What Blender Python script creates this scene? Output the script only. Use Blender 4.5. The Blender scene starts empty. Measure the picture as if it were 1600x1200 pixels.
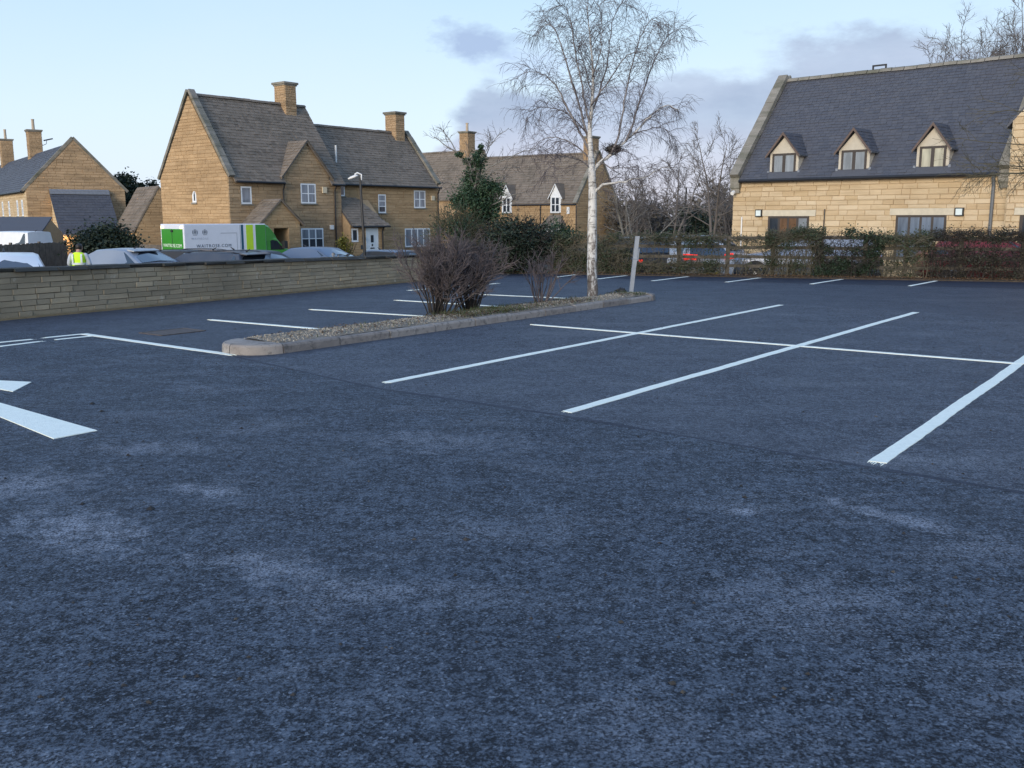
import bpy, bmesh, math, random
from mathutils import Vector, Matrix, noise as mnoise
R = math.radians
S = bpy.context.scene
COL = S.collection

# ------------------------------------------------------------------ camera, sky, sun, exposure
F_PX, CAM_H, PITCH = 1480.0, 1.65, math.atan(260 / 1480.0)
cam_data = bpy.data.cameras.new('camera')
cam_data.sensor_width = 36.0
cam_data.lens = 36.0 * F_PX / 1600.0
cam_data.clip_start = 0.05
cam_data.clip_end = 3000.0
cam = bpy.data.objects.new('camera', cam_data)
COL.objects.link(cam)
cam.location = (0, 0, CAM_H)
cam.rotation_euler = (math.pi / 2 - PITCH, 0, 0)
S.camera = cam

SUN_AZ = Vector((-0.48, -0.88, 0)).normalized()      # horizontal direction towards the sun, behind left of the camera
SUN_EL = R(9.0)
SKY_STRENGTH = 0.10
S.view_settings.view_transform = 'Standard'
S.view_settings.look = 'None'
S.view_settings.exposure = 1.2
S.view_settings.gamma = 1.0
S.view_settings.use_curve_mapping = False

world = bpy.data.worlds.new('World')
S.world = world
world.use_nodes = True


def build_world():
    nt = world.node_tree
    N, L = nt.nodes, nt.links
    N.clear()
    out = N.new('ShaderNodeOutputWorld')
    bg = N.new('ShaderNodeBackground')
    bg.inputs['Strength'].default_value = SKY_STRENGTH
    L.new(bg.outputs[0], out.inputs[0])
    sky = N.new('ShaderNodeTexSky')
    sky.sky_type = 'NISHITA'
    sky.sun_disc = False
    sky.sun_elevation = SUN_EL
    sky.sun_rotation = math.atan2(SUN_AZ.x, SUN_AZ.y)
    sky.air_density = 1.0
    sky.dust_density = 1.0
    sky.ozone_density = 1.5
    geo = N.new('ShaderNodeTexCoord')
    sep = N.new('ShaderNodeSeparateXYZ')
    L.new(geo.outputs['Generated'], sep.inputs[0])

    def math_(op, a, b=None, c=None, clamp=False):
        n = N.new('ShaderNodeMath')
        n.operation = op
        n.use_clamp = clamp
        for i, x in enumerate((a, b, c)):
            if x is None:
                continue
            if isinstance(x, (int, float)):
                n.inputs[i].default_value = x
            else:
                L.new(x, n.inputs[i])
        return n.outputs[0]

    def ramp(x, stops, mode='LINEAR'):
        n = N.new('ShaderNodeValToRGB')
        n.color_ramp.interpolation = mode
        e = n.color_ramp.elements
        while len(e) < len(stops):
            e.new(0.5)
        for el, (p, c) in zip(e, stops):
            el.position = p
            el.color = (c, c, c, 1) if isinstance(c, (int, float)) else (*c, 1)
        L.new(x, n.inputs[0])
        return n.outputs[0]

    def mix(fac, a, b):
        n = N.new('ShaderNodeMix')
        n.data_type = 'RGBA'
        if isinstance(fac, (int, float)):
            n.inputs[0].default_value = fac
        else:
            L.new(fac, n.inputs[0])
        for i, x in ((6, a), (7, b)):
            if isinstance(x, tuple):
                n.inputs[i].default_value = (*x, 1)
            else:
                L.new(x, n.inputs[i])
        return n.outputs[2]

    def noise(scale, detail, rough, zst=2.5, off=(0, 0, 0)):
        mp = N.new('ShaderNodeMapping')
        mp.inputs['Scale'].default_value = (1, 1, zst)
        mp.inputs['Location'].default_value = off
        L.new(geo.outputs['Generated'], mp.inputs[0])
        n = N.new('ShaderNodeTexNoise')
        n.inputs['Scale'].default_value = scale
        n.inputs['Detail'].default_value = detail
        n.inputs['Roughness'].default_value = rough
        L.new(mp.outputs[0], n.inputs['Vector'])
        return n.outputs['Fac']

    x, y, z = sep.outputs[0], sep.outputs[1], sep.outputs[2]
    k = 1.0 / SKY_STRENGTH
    # thin high veil: pale near the horizon, bluer towards the zenith
    el = math_('MAXIMUM', z, 0.0)
    veil = ramp(el, [(0.0, (0.37, 0.42, 0.49)), (0.10, (0.335, 0.41, 0.49)), (0.25, (0.25, 0.352, 0.46)), (0.50, (0.17, 0.28, 0.46)), (1.0, (0.125, 0.22, 0.43))])
    vs = N.new('ShaderNodeVectorMath')
    vs.operation = 'SCALE'
    vs.inputs['Scale'].default_value = k
    L.new(veil, vs.inputs[0])
    base = mix(0.85, sky.outputs[0], vs.outputs[0])
    thin = ramp(noise(2.2, 5, 0.55, 3.0, (3.1, 0.4, 0)), [(0.42, 0.0), (0.75, 0.28)])
    base = mix(thin, base, (0.34 * k, 0.39 * k, 0.50 * k))
    # cloud bank low over the trees
    top = ramp(math_('MULTIPLY_ADD', x, 0.5, 0.5), [(0.440, 0.0), (0.462, 0.34), (0.487, 0.57), (0.52, 0.56), (0.60, 0.67), (0.685, 0.74), (0.85, 0.70), (0.98, 0.3)])
    topz = math_('MULTIPLY_ADD', top, 0.25, -0.012)
    nz = noise(7.0, 8, 0.60, 2.2, (0.7, 0.2, 0.0))
    nb = math_('MULTIPLY_ADD', nz, 0.13, -0.065)
    d = math_('SUBTRACT', math_('ADD', topz, nb), z)
    bank = ramp(math_('MULTIPLY_ADD', d, 12.0, 0.5, clamp=True), [(0.40, 0.0), (0.72, 1.0)], 'EASE')
    soft = ramp(noise(5.0, 6, 0.6, 3.2, (1.9, 0, 0.4)), [(0.28, 0.70), (0.60, 1.0)])
    bank = math_('MULTIPLY', bank, soft)
    low = ramp(el, [(0.0, 1.0), (0.045, 0.75), (0.10, 0.0)])
    ccol = mix(low, mix(ramp(noise(4.0, 6, 0.6, 3.0, (0.2, 2.0, 0.4)), [(0.35, 0.0), (0.65, 1.0)]), (0.18, 0.225, 0.305), (0.245, 0.29, 0.37)), (0.34, 0.335, 0.385))
    cs = N.new('ShaderNodeVectorMath')
    cs.operation = 'SCALE'
    cs.inputs['Scale'].default_value = k
    L.new(ccol, cs.inputs[0])
    ccol = cs.outputs[0]
    base = mix(bank, base, ccol)
    # small wisp high above the houses
    def puff(cx, cz, rx, rz, amt, off):
        dx = math_('DIVIDE', math_('SUBTRACT', x, cx), rx)
        dz = math_('DIVIDE', math_('SUBTRACT', z, cz), rz)
        rr = math_('SQRT', math_('ADD', math_('MULTIPLY', dx, dx), math_('MULTIPLY', dz, dz)))
        n2 = noise(22.0, 7, 0.62, 2.0, off)
        m = math_('SUBTRACT', math_('MULTIPLY_ADD', n2, 1.8, 0.1), rr)
        m = math_('MULTIPLY', m, math_('GREATER_THAN', y, 0.0))
        return ramp(math_('MULTIPLY', m, 1.0, clamp=True), [(0.12, 0.0), (0.65, amt)])
    base = mix(puff(-0.040, 0.172, 0.060, 0.022, 0.85, (0.3, 0.9, 0.1)), base, (0.18 * k, 0.235 * k, 0.345 * k))
    base = mix(puff(0.015, 0.150, 0.060, 0.025, 0.35, (1.3, 0.2, 0.5)), base, (0.21 * k, 0.26 * k, 0.40 * k))
    L.new(base, bg.inputs[0])


build_world()
sun_data = bpy.data.lights.new('sun', 'SUN')
sun_data.energy = 1.65
sun_data.angle = R(35)
sun_data.color = (1.0, 0.89, 0.76)
sun = bpy.data.objects.new('sun', sun_data)
COL.objects.link(sun)
sd = (SUN_AZ * math.cos(SUN_EL) + Vector((0, 0, math.sin(SUN_EL))))
sun.rotation_euler = sd.to_track_quat('Z', 'Y').to_euler()
sun.location = sd * 60


# ------------------------------------------------------------------ picture point -> place helpers
CT, ST = math.cos(PITCH), math.sin(PITCH)


def ray(u, v):
    a, b = (u - 800) / F_PX, (600 - v) / F_PX
    return Vector((a, CT + b * ST, -ST + b * CT))


def G(u, v, z=0.0):
    d = ray(u, v)
    t = (z - CAM_H) / d.z
    return Vector((d.x * t, d.y * t, z))


def P(u, v, Y):
    d = ray(u, v)
    t = Y / d.y
    return Vector((d.x * t, Y, CAM_H + d.z * t))


def sstep(a, b, x):
    t = min(1, max(0, (x - a) / (b - a)))
    return t * t * (3 - 2 * t)


def ground_z(x, y):
    left = -0.5 - 0.35 * sstep(18, 30, y) - 0.20 * sstep(33, 42, y)
    right = -0.42
    return left + (right - left) * sstep(-3, 6, x)


# ------------------------------------------------------------------ mesh builder
class MB:
    def __init__(s):
        s.v, s.f, s.m = [], [], []

    def add(s, vs, fs, m=0):
        o = len(s.v)
        s.v.extend([tuple(p) for p in vs])
        s.f.extend([tuple(i + o for i in f) for f in fs])
        s.m.extend([m] * len(fs))

    def box(s, x0, x1, y0, y1, z0, z1, m=0):
        s.add([(x0, y0, z0), (x1, y0, z0), (x1, y1, z0), (x0, y1, z0), (x0, y0, z1), (x1, y0, z1), (x1, y1, z1), (x0, y1, z1)],
              [(0, 3, 2, 1), (4, 5, 6, 7), (0, 1, 5, 4), (1, 2, 6, 5), (2, 3, 7, 6), (3, 0, 4, 7)], m)

    def obox(s, c, ax, ay, az, m=0):
        c, ax, ay, az = Vector(c), Vector(ax), Vector(ay), Vector(az)
        vs = [c + ax * i + ay * j + az * k for k in (-1, 1) for i, j in ((-1, -1), (1, -1), (1, 1), (-1, 1))]
        s.add(vs, [(0, 3, 2, 1), (4, 5, 6, 7), (0, 1, 5, 4), (1, 2, 6, 5), (2, 3, 7, 6), (3, 0, 4, 7)], m)

    def ext(s, pts, vec, m=0):
        n = len(pts)
        pts = [Vector(p) for p in pts]
        vec = Vector(vec)
        vs = pts + [p + vec for p in pts]
        fs = [tuple(range(n))[::-1], tuple(range(n, 2 * n))] + [(i, (i + 1) % n, n + (i + 1) % n, n + i) for i in range(n)]
        s.add(vs, fs, m)

    def tube(s, pts, rad, n=6, m=0, cap=True):
        pts = [Vector(p) for p in pts]
        k = len(pts)
        if not hasattr(rad, '__len__'):
            rad = [rad] * k
        vs = []
        d0 = (pts[1] - pts[0]).normalized()
        ref = Vector((1, 0, 0)) if abs(d0.x) < 0.8 else Vector((0, 1, 0))
        for i in range(k):
            d = (pts[min(i + 1, k - 1)] - pts[max(i - 1, 0)])
            d = d.normalized() if d.length > 1e-9 else d0
            a = ref - d * ref.dot(d)
            a.normalize()
            b = d.cross(a)
            for j in range(n):
                t = 2 * math.pi * j / n
                vs.append(pts[i] + (a * math.cos(t) + b * math.sin(t)) * rad[i])
            ref = a
        fs = []
        for i in range(k - 1):
            for j in range(n):
                fs.append((i * n + j, i * n + (j + 1) % n, (i + 1) * n + (j + 1) % n, (i + 1) * n + j))
        if cap and n > 3:
            fs.append(tuple(range(n))[::-1])
            fs.append(tuple((k - 1) * n + j for j in range(n)))
        s.add(vs, fs, m)

    def loft(s, rings, m=0, cap=True, closed=True):
        n = len(rings[0])
        vs = [p for r in rings for p in r]
        fs = []
        for i in range(len(rings) - 1):
            for j in range(n if closed else n - 1):
                fs.append((i * n + j, i * n + (j + 1) % n, (i + 1) * n + (j + 1) % n, (i + 1) * n + j))
        if cap:
            fs.append(tuple(range(n))[::-1])
            fs.append(tuple((len(rings) - 1) * n + j for j in range(n)))
        s.add(vs, fs, m)

    def mesh(s, name, mats, xf=None, smooth=False):
        me = bpy.data.meshes.new(name)
        vs = s.v if xf is None else [tuple(xf @ Vector(p)) for p in s.v]
        me.from_pydata(vs, [], s.f)
        if not isinstance(mats, (list, tuple)):
            mats = [mats]
        for a in mats:
            me.materials.append(a)
        if len(mats) > 1:
            me.polygons.foreach_set('material_index', s.m)
        if smooth:
            me.polygons.foreach_set('use_smooth', [True] * len(me.polygons))
        me.update()
        return me

    def build(s, name, mats, parent=None, xf=None, smooth=False, kind=None, label=None):
        o = bpy.data.objects.new(name, s.mesh(name, mats, xf, smooth))
        COL.objects.link(o)
        if parent:
            o.parent = parent
        if kind:
            o['kind'] = kind
        if label:
            o['label'] = label
        return o


def thing(name, label, cat, loc=(0, 0, 0), rz=0.0, group=None):
    o = bpy.data.objects.new(name, None)
    o.empty_display_size = 0.3
    COL.objects.link(o)
    o.location = loc
    o.rotation_euler = (0, 0, rz)
    o['label'], o['category'] = label, cat
    if group:
        o['group'] = group
    return o


def part(name, me, parent, mat4=None, label=None):
    o = bpy.data.objects.new(name, me)
    COL.objects.link(o)
    o.parent = parent
    if mat4 is not None:
        o.matrix_local = mat4
    if label:
        o['label'] = label
    return o


# ------------------------------------------------------------------ materials
MATS = {}


class NT:
    """small node-graph helper"""
    def __init__(s, name):
        s.mat = bpy.data.materials.new(name)
        s.mat.use_nodes = True
        s.nt = s.mat.node_tree
        s.N, s.L = s.nt.nodes, s.nt.links
        s.N.clear()
        s.out = s.N.new('ShaderNodeOutputMaterial')
        s.b = s.N.new('ShaderNodeBsdfPrincipled')
        s.L.new(s.b.outputs[0], s.out.inputs[0])

    def put(s, sock, x):
        if isinstance(x, (int, float)):
            sock.default_value = x
        elif isinstance(x, tuple):
            sock.default_value = (*x, 1) if len(x) == 3 and sock.type == 'RGBA' else x
        else:
            s.L.new(x, sock)

    def set(s, **kw):
        names = dict(color='Base Color', rough='Roughness', metal='Metallic', spec='Specular IOR Level', coat='Coat Weight', coatr='Coat Roughness',
                     emit='Emission Color', emits='Emission Strength', normal='Normal', sheen='Sheen Weight', trans='Transmission Weight', ior='IOR')
        for k, v in kw.items():
            s.put(s.b.inputs[names[k]], v)
        return s

    def pos(s):
        return s.N.new('ShaderNodeNewGeometry').outputs['Position']

    def island(s):
        return s.N.new('ShaderNodeNewGeometry').outputs['Random Per Island']

    def orand(s):
        return s.N.new('ShaderNodeObjectInfo').outputs['Random']

    def mapping(s, vec, scale=(1, 1, 1), rot=(0, 0, 0), loc=(0, 0, 0)):
        m = s.N.new('ShaderNodeMapping')
        m.inputs['Scale'].default_value = scale
        m.inputs['Rotation'].default_value = rot
        m.inputs['Location'].default_value = loc
        s.L.new(vec, m.inputs[0])
        return m.outputs[0]

    def noise(s, vec, scale, detail=4, rough=0.55, dist=0.0):
        n = s.N.new('ShaderNodeTexNoise')
        n.inputs['Scale'].default_value = scale
        n.inputs['Detail'].default_value = detail
        n.inputs['Roughness'].default_value = rough
        n.inputs['Distortion'].default_value = dist
        s.L.new(vec, n.inputs['Vector'])
        return n.outputs['Fac']

    def voro(s, vec, scale, feature='F1', out='Distance'):
        n = s.N.new('ShaderNodeTexVoronoi')
        n.feature = feature
        n.inputs['Scale'].default_value = scale
        s.L.new(vec, n.inputs['Vector'])
        return n.outputs[out]

    def math(s, op, a, b=None, c=None, clamp=False):
        n = s.N.new('ShaderNodeMath')
        n.operation = op
        n.use_clamp = clamp
        for i, x in enumerate((a, b, c)):
            if x is not None:
                s.put(n.inputs[i], x)
        return n.outputs[0]

    def ramp(s, x, stops, mode='LINEAR'):
        n = s.N.new('ShaderNodeValToRGB')
        n.color_ramp.interpolation = mode
        e = n.color_ramp.elements
        while len(e) < len(stops):
            e.new(0.5)
        for el, (p, c) in zip(e, stops):
            el.position = p
            el.color = (c, c, c, 1) if isinstance(c, (int, float)) else (*c, 1)
        s.L.new(x, n.inputs[0])
        return n.outputs[0]

    def mix(s, fac, a, b, blend='MIX'):
        n = s.N.new('ShaderNodeMix')
        n.data_type = 'RGBA'
        n.blend_type = blend
        s.put(n.inputs[0], fac)
        s.put(n.inputs[6], a)
        s.put(n.inputs[7], b)
        return n.outputs[2]

    def bump(s, h, strength=0.3, dist=0.02):
        n = s.N.new('ShaderNodeBump')
        n.inputs['Strength'].default_value = strength
        n.inputs['Distance'].default_value = dist
        s.L.new(h, n.inputs['Height'])
        s.L.new(n.outputs[0], s.b.inputs['Normal'])
        return s


def plain(name, color, rough=0.6, metal=0.0, var=0.12, scale=6.0, spec=0.5, coat=0.0, bump=0.0):
    m = NT(name)
    n = m.noise(m.pos(), scale, 5, 0.6)
    c = m.mix(m.ramp(n, [(0.3, 0.0), (0.7, 1.0)]), tuple(x * (1 - var) for x in color), tuple(min(1, x * (1 + var)) for x in color))
    m.set(color=c, rough=rough, metal=metal, spec=spec, coat=coat)
    if coat:
        m.set(coatr=0.08)
    if bump:
        m.bump(n, bump, 0.02)
    MATS[name] = m.mat
    return m.mat


def stone_mat(name, cols, src, rough=0.9, stain=(0.10, 0.085, 0.06), stain_amt=0.55, lichen=None, big=0.35):
    m = NT(name)
    r = m.island() if src == 'island' else m.orand()
    n = len(cols)
    base = m.ramp(r, [(i / (n - 1), c) for i, c in enumerate(cols)])
    p = m.pos()
    fine = m.noise(p, 22.0, 6, 0.65)
    base = m.mix(m.ramp(fine, [(0.3, 0.0), (0.75, 0.55)]), base, tuple(min(1, c * 1.25) for c in cols[n // 2]))
    band = m.noise(m.mapping(p, (0.35, 0.35, 3.2)), 1.6, 4, 0.6)
    base = m.mix(m.ramp(band, [(0.42, 0.0), (0.66, 0.45)]), base, stain)
    bigv = m.noise(p, big, 5, 0.6)
    base = m.mix(m.ramp(bigv, [(0.48, 0.0), (0.75, stain_amt)]), base, stain)
    if lichen:
        li = m.noise(p, 5.0, 6, 0.7)
        base = m.mix(m.ramp(li, [(0.60, 0.0), (0.70, 0.6)]), base, lichen)
    m.set(color=base, rough=rough, spec=0.25)
    m.bump(m.noise(p, 40.0, 6, 0.7), 0.5, 0.012)
    MATS[name] = m.mat
    return m.mat


stone_gold = stone_mat('honey_stone', [(0.37, 0.245, 0.13), (0.42, 0.285, 0.155), (0.46, 0.315, 0.175), (0.40, 0.27, 0.145), (0.47, 0.33, 0.19)], 'island', stain=(0.20, 0.13, 0.07), stain_amt=0.45)
stone_brown = stone_mat('brown_stone', [(0.355, 0.245, 0.14), (0.41, 0.285, 0.165), (0.445, 0.31, 0.185), (0.375, 0.26, 0.15)], 'island', stain=(0.13, 0.095, 0.06))
stone_pale = stone_mat('pale_stone', [(0.47, 0.35, 0.205), (0.55, 0.43, 0.27), (0.60, 0.48, 0.32), (0.50, 0.37, 0.22), (0.64, 0.53, 0.37), (0.52, 0.40, 0.25)], 'object', stain=(0.34, 0.24, 0.13), stain_amt=0.35)
stone_pale_i = stone_mat('pale_stone_joined', [(0.47, 0.35, 0.205), (0.55, 0.43, 0.27), (0.60, 0.48, 0.32), (0.50, 0.37, 0.22), (0.52, 0.40, 0.25)], 'island', stain=(0.34, 0.24, 0.13), stain_amt=0.35)
stone_grey = stone_mat('weathered_wall_stone', [(0.26, 0.22, 0.15), (0.33, 0.28, 0.195), (0.42, 0.345, 0.23), (0.28, 0.24, 0.17), (0.37, 0.32, 0.235), (0.45, 0.37, 0.25)], 'object', stain=(0.17, 0.15, 0.11), stain_amt=0.6, lichen=(0.50, 0.47, 0.40), big=0.8)
coping_dark = stone_mat('mossy_coping', [(0.035, 0.035, 0.034), (0.055, 0.052, 0.047), (0.045, 0.045, 0.042)], 'object', stain=(0.03, 0.033, 0.024), lichen=(0.13, 0.13, 0.11))
coping_grey = stone_mat('grey_coping', [(0.19, 0.175, 0.15), (0.25, 0.23, 0.195), (0.215, 0.20, 0.17)], 'object', stain=(0.07, 0.075, 0.045), stain_amt=0.8, lichen=(0.08, 0.10, 0.035), big=1.2)
mortar_gold = plain('golden_mortar', (0.40, 0.275, 0.155), 0.95, bump=0.3)
mortar_pale = plain('pale_mortar', (0.40, 0.30, 0.18), 0.95, bump=0.3)
mortar_grey = plain('grey_mortar', (0.21, 0.185, 0.14), 0.95, bump=0.3)
tile_stone = stone_mat('stone_roof_tile', [(0.185, 0.152, 0.12), (0.215, 0.178, 0.142), (0.235, 0.196, 0.158), (0.195, 0.16, 0.127), (0.225, 0.187, 0.148), (0.11, 0.09, 0.073)], 'island', stain=(0.10, 0.088, 0.07), stain_amt=0.6, lichen=(0.23, 0.21, 0.17), big=0.5)
slate = stone_mat('blue_grey_slate', [(0.055, 0.061, 0.078), (0.070, 0.076, 0.093), (0.086, 0.091, 0.106), (0.062, 0.068, 0.085)], 'island', 0.6, stain=(0.085, 0.085, 0.095), stain_amt=0.5, big=0.5)
white_paint = plain('white_window_paint', (0.76, 0.78, 0.79), 0.4, var=0.04)
cream_render = plain('cream_render', (0.50, 0.455, 0.37), 0.85, var=0.07)
cream_stone = plain('cream_lintel_stone', (0.56, 0.50, 0.38), 0.85, var=0.1)
dark_wood = plain('dark_brown_timber', (0.045, 0.035, 0.03), 0.55)
barge_wood = plain('brown_barge_board', (0.11, 0.075, 0.06), 0.6)
black_metal = plain('black_gutter', (0.015, 0.015, 0.017), 0.45)
grey_pipe = plain('grey_pipe', (0.11, 0.12, 0.13), 0.5)
lead_grey = plain('lead_sheet', (0.18, 0.20, 0.235), 0.5)
door_paint = plain('pale_door_paint', (0.60, 0.66, 0.70), 0.45, var=0.05)
white_plastic = plain('white_plastic', (0.72, 0.72, 0.70), 0.45, var=0.05)
fence_wood = plain('weathered_rail_timber', (0.085, 0.075, 0.06), 0.85, var=0.35, scale=9)
board_wood = plain('grey_fence_board', (0.15, 0.125, 0.10), 0.85, var=0.3, scale=5)
steel_grey = plain('galvanised_steel', (0.27, 0.29, 0.315), 0.6, 0.1, var=0.1)
clay_pot = plain('clay_chimney_pot', (0.42, 0.34, 0.25), 0.85)
soil = plain('brown_soil', (0.055, 0.042, 0.03), 0.95, var=0.4, scale=14, bump=0.6)


def glass_mat(name, color, rough=0.06):
    m = NT(name)
    n = m.noise(m.mapping(m.pos(), (3.0, 3.0, 0.5)), 2.0, 3, 0.5)
    c = m.mix(m.ramp(n, [(0.35, 0.0), (0.65, 1.0)]), tuple(x * 0.6 for x in color), color)
    m.set(color=c, rough=rough, spec=0.8)
    MATS[name] = m.mat
    return m.mat


pane_dark = glass_mat('dark_window_glass', (0.035, 0.045, 0.06))
pane_curtain = glass_mat('curtained_window_glass', (0.24, 0.27, 0.31))
pane_blind = glass_mat('pale_blind_glass', (0.25, 0.275, 0.30))
pane_warm_glow = glass_mat('warm_blind_painted_glow', (0.50, 0.47, 0.35))  # room light behind the blind is put into the base colour, nothing emits
pane_slate = glass_mat('blue_grey_window_glass', (0.15, 0.19, 0.25))
pane_brown_glow = glass_mat('brown_interior_painted_glow', (0.17, 0.10, 0.06))  # orange-lit interior painted as base colour, no lamp behind the pane
car_glass = glass_mat('car_glass', (0.014, 0.02, 0.03), 0.03)
cg = car_glass.node_tree.nodes['Principled BSDF']
cg.inputs['Specular IOR Level'].default_value = 1.0
cg.inputs['Coat Weight'].default_value = 1.0
cg.inputs['Coat Roughness'].default_value = 0.03


def asphalt(name, dark, light, patch, speck=1.0, rough=0.62, dusty=0.5, seed=0.0, scuffs=()):
    m = NT(name)
    p = m.mapping(m.pos(), loc=(seed, seed * 0.7, 0))
    big = m.noise(p, 0.45, 6, 0.62, 0.4)
    mid = m.noise(p, 3.2, 5, 0.6)
    clus = m.noise(p, 75.0, 5, 0.82)
    soft = m.noise(p, 17.0, 4, 0.6)
    grit = m.voro(p, 95.0)
    base = m.mix(m.ramp(m.math('ADD', m.math('MULTIPLY_ADD', clus, 0.62, m.math('MULTIPLY', mid, 0.12)), m.math('MULTIPLY', soft, 0.26)), [(0.452, 0.0), (0.50, 0.36), (0.552, 1.0)]), dark, light)
    # dusty, drier patches left by rollers and tyres
    streak = m.noise(m.mapping(p, (0.55, 1.6, 1.0), (0, 0, R(38))), 1.3, 7, 0.66, 0.6)
    pf = m.math('MULTIPLY', m.ramp(streak, [(0.53, 0.0), (0.70, dusty)]), m.ramp(clus, [(0.44, 0.05), (0.56, 1.0)]))
    base = m.mix(pf, base, patch)
    chalk = m.noise(p, 6.5, 9, 0.72, 0.3)
    # chalky scuffs that lie at places of their own
    for (cx, cy, rx, ry, rot, amt) in scuffs:
        v = m.N.new('ShaderNodeMapping')
        v.vector_type = 'TEXTURE'
        v.inputs['Location'].default_value = (cx, cy, 0)
        v.inputs['Rotation'].default_value = (0, 0, rot)
        v.inputs['Scale'].default_value = (rx, ry, 1)
        m.L.new(m.pos(), v.inputs[0])
        ln = m.N.new('ShaderNodeVectorMath')
        ln.operation = 'LENGTH'
        m.L.new(v.outputs[0], ln.inputs[0])
        e = m.math('SUBTRACT', m.math('MULTIPLY_ADD', chalk, 3.4, -0.95), ln.outputs['Value'])
        e = m.math('MULTIPLY', m.ramp(e, [(0.02, 0.0), (0.75, amt)]), m.ramp(clus, [(0.42, 0.0), (0.56, 1.0)]))
        base = m.mix(e, base, patch)
    base = m.mix(m.ramp(big, [(0.40, 0.0), (0.68, 0.3)]), base, tuple(0.55 * a + 0.45 * b for a, b in zip(dark, light)))
    gr = m.voro(p, 95.0, 'F1', 'Color')
    base = m.mix(m.math('MULTIPLY', m.ramp(gr, [(0.74, 0.0), (0.95, 1.0)]), 0.42 * speck), base, tuple(min(1, x * 2.9) for x in (light[0] * 1.08, light[1], light[2] * .92)))
    rr = m.math('MULTIPLY_ADD', m.noise(p, 1.1, 4, 0.6), 0.30, rough - 0.16)
    m.set(color=base, rough=rr, spec=0.28)
    h = m.math('ADD', m.math('MULTIPLY', grit, 0.5 * speck), m.math('MULTIPLY', clus, 0.5 * speck))
    m.bump(h, 0.4, 0.010)
    MATS[name] = m.mat
    return m.mat


asphalt_aisle = asphalt('aisle_asphalt', (0.012, 0.017, 0.028), (0.086, 0.102, 0.132), (0.11, 0.128, 0.165), 0.6, 0.68, 0.55, 3.0)
asphalt_bay = asphalt('bay_asphalt', (0.012, 0.017, 0.027), (0.108, 0.126, 0.158), (0.20, 0.22, 0.25), 1.0, 0.70, 0.6, 11.0, scuffs=[(*G(1425, 718).xy, .42, .14, R(-8), .8), (*G(1560, 730).xy, .6, .3, 0, .5)])
asphalt_dark = asphalt('fresh_dark_asphalt', (0.012, 0.017, 0.030), (0.034, 0.043, 0.066), (0.06, 0.07, 0.095), 0.6, 0.68, 0.4, 7.0)
asphalt_lane = asphalt('coarse_lane_asphalt', (0.001, 0.0025, 0.006), (0.090, 0.114, 0.150), (0.36, 0.39, 0.45), 1.2, 0.74, 0.38, 0.0, scuffs=[(*G(*c).xy, rx, ry, R(a), q) for c, rx, ry, a, q in (((20, 760), .75, .55, 20, .75), ((130, 830), .75, .40, -35, .85), ((325, 768), .45, .20, -25, .9), ((240, 700), .8, .35, 0, .45), ((430, 890), .55, .25, -20, .6), ((560, 930), .45, .25, 0, .5), ((1160, 800), .16, .10, 0, .8), ((1420, 815), .85, .16, -50, .75), ((1270, 940), .7, .5, 0, .35), ((700, 690), 1.2, .5, -10, .4), ((1000, 1120), .5, .35, 0, .25))])


def line_mat():
    m = NT('white_road_paint')
    p = m.pos()
    n = m.noise(p, 18.0, 6, 0.7)
    c = m.mix(m.ramp(n, [(0.35, 0.0), (0.7, 1.0)]), (0.80, 0.84, 0.75), (0.90, 0.94, 0.84))
    wear = m.noise(p, 55.0, 6, 0.75)
    c = m.mix(m.ramp(wear, [(0.59, 0.0), (0.70, 0.55)]), c, (0.22, 0.23, 0.24))
    m.set(color=c, rough=0.65, spec=0.3)
    m.bump(m.voro(p, 95.0), 0.4, 0.006)
    return m.mat


road_paint = line_mat()


def kerb_mat():
    m = NT('pinkish_kerb_concrete')
    p = m.pos()
    n = m.noise(p, 5.0, 7, 0.65)
    c = m.ramp(m.math('MULTIPLY_ADD', m.orand(), 0.35, m.math('MULTIPLY', n, 0.75)), [(0.2, (0.15, 0.135, 0.125)), (0.5, (0.235, 0.21, 0.19)), (0.8, (0.31, 0.285, 0.26))])
    c = m.mix(m.ramp(m.noise(p, 11.0, 6, 0.7), [(0.52, 0.0), (0.66, 0.75)]), c, (0.085, 0.08, 0.075))
    m.set(color=c, rough=0.85, spec=0.3)
    m.bump(m.noise(p, 60.0, 5, 0.7), 0.4, 0.008)
    return m.mat


kerb_concrete = kerb_mat()


def gravel_mat(name, cols):
    m = NT(name)
    r = m.island()
    c = m.ramp(r, [(i / (len(cols) - 1), x) for i, x in enumerate(cols)])
    m.set(color=c, rough=0.9, spec=0.25)
    return m.mat


gravel_m = gravel_mat('buff_gravel', [(0.27, 0.235, 0.185), (0.36, 0.325, 0.265), (0.14, 0.12, 0.095), (0.43, 0.395, 0.33), (0.22, 0.19, 0.15), (0.31, 0.265, 0.205)])
gravel_bed = plain('buff_gravel_bed', (0.21, 0.18, 0.14), 0.95, var=0.35, scale=30, bump=0.8)


def leaf_mat(name, cols, rough=0.6, src='island'):
    m = NT(name)
    r = m.island()
    c = m.ramp(r, [(i / (len(cols) - 1), x) for i, x in enumerate(cols)])
    n = m.noise(m.pos(), 2.2, 4, 0.6)
    c = m.mix(m.ramp(n, [(0.35, 0.0), (0.7, 0.5)]), c, cols[0])
    m.set(color=c, rough=rough, spec=0.35)
    return m.mat


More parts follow.
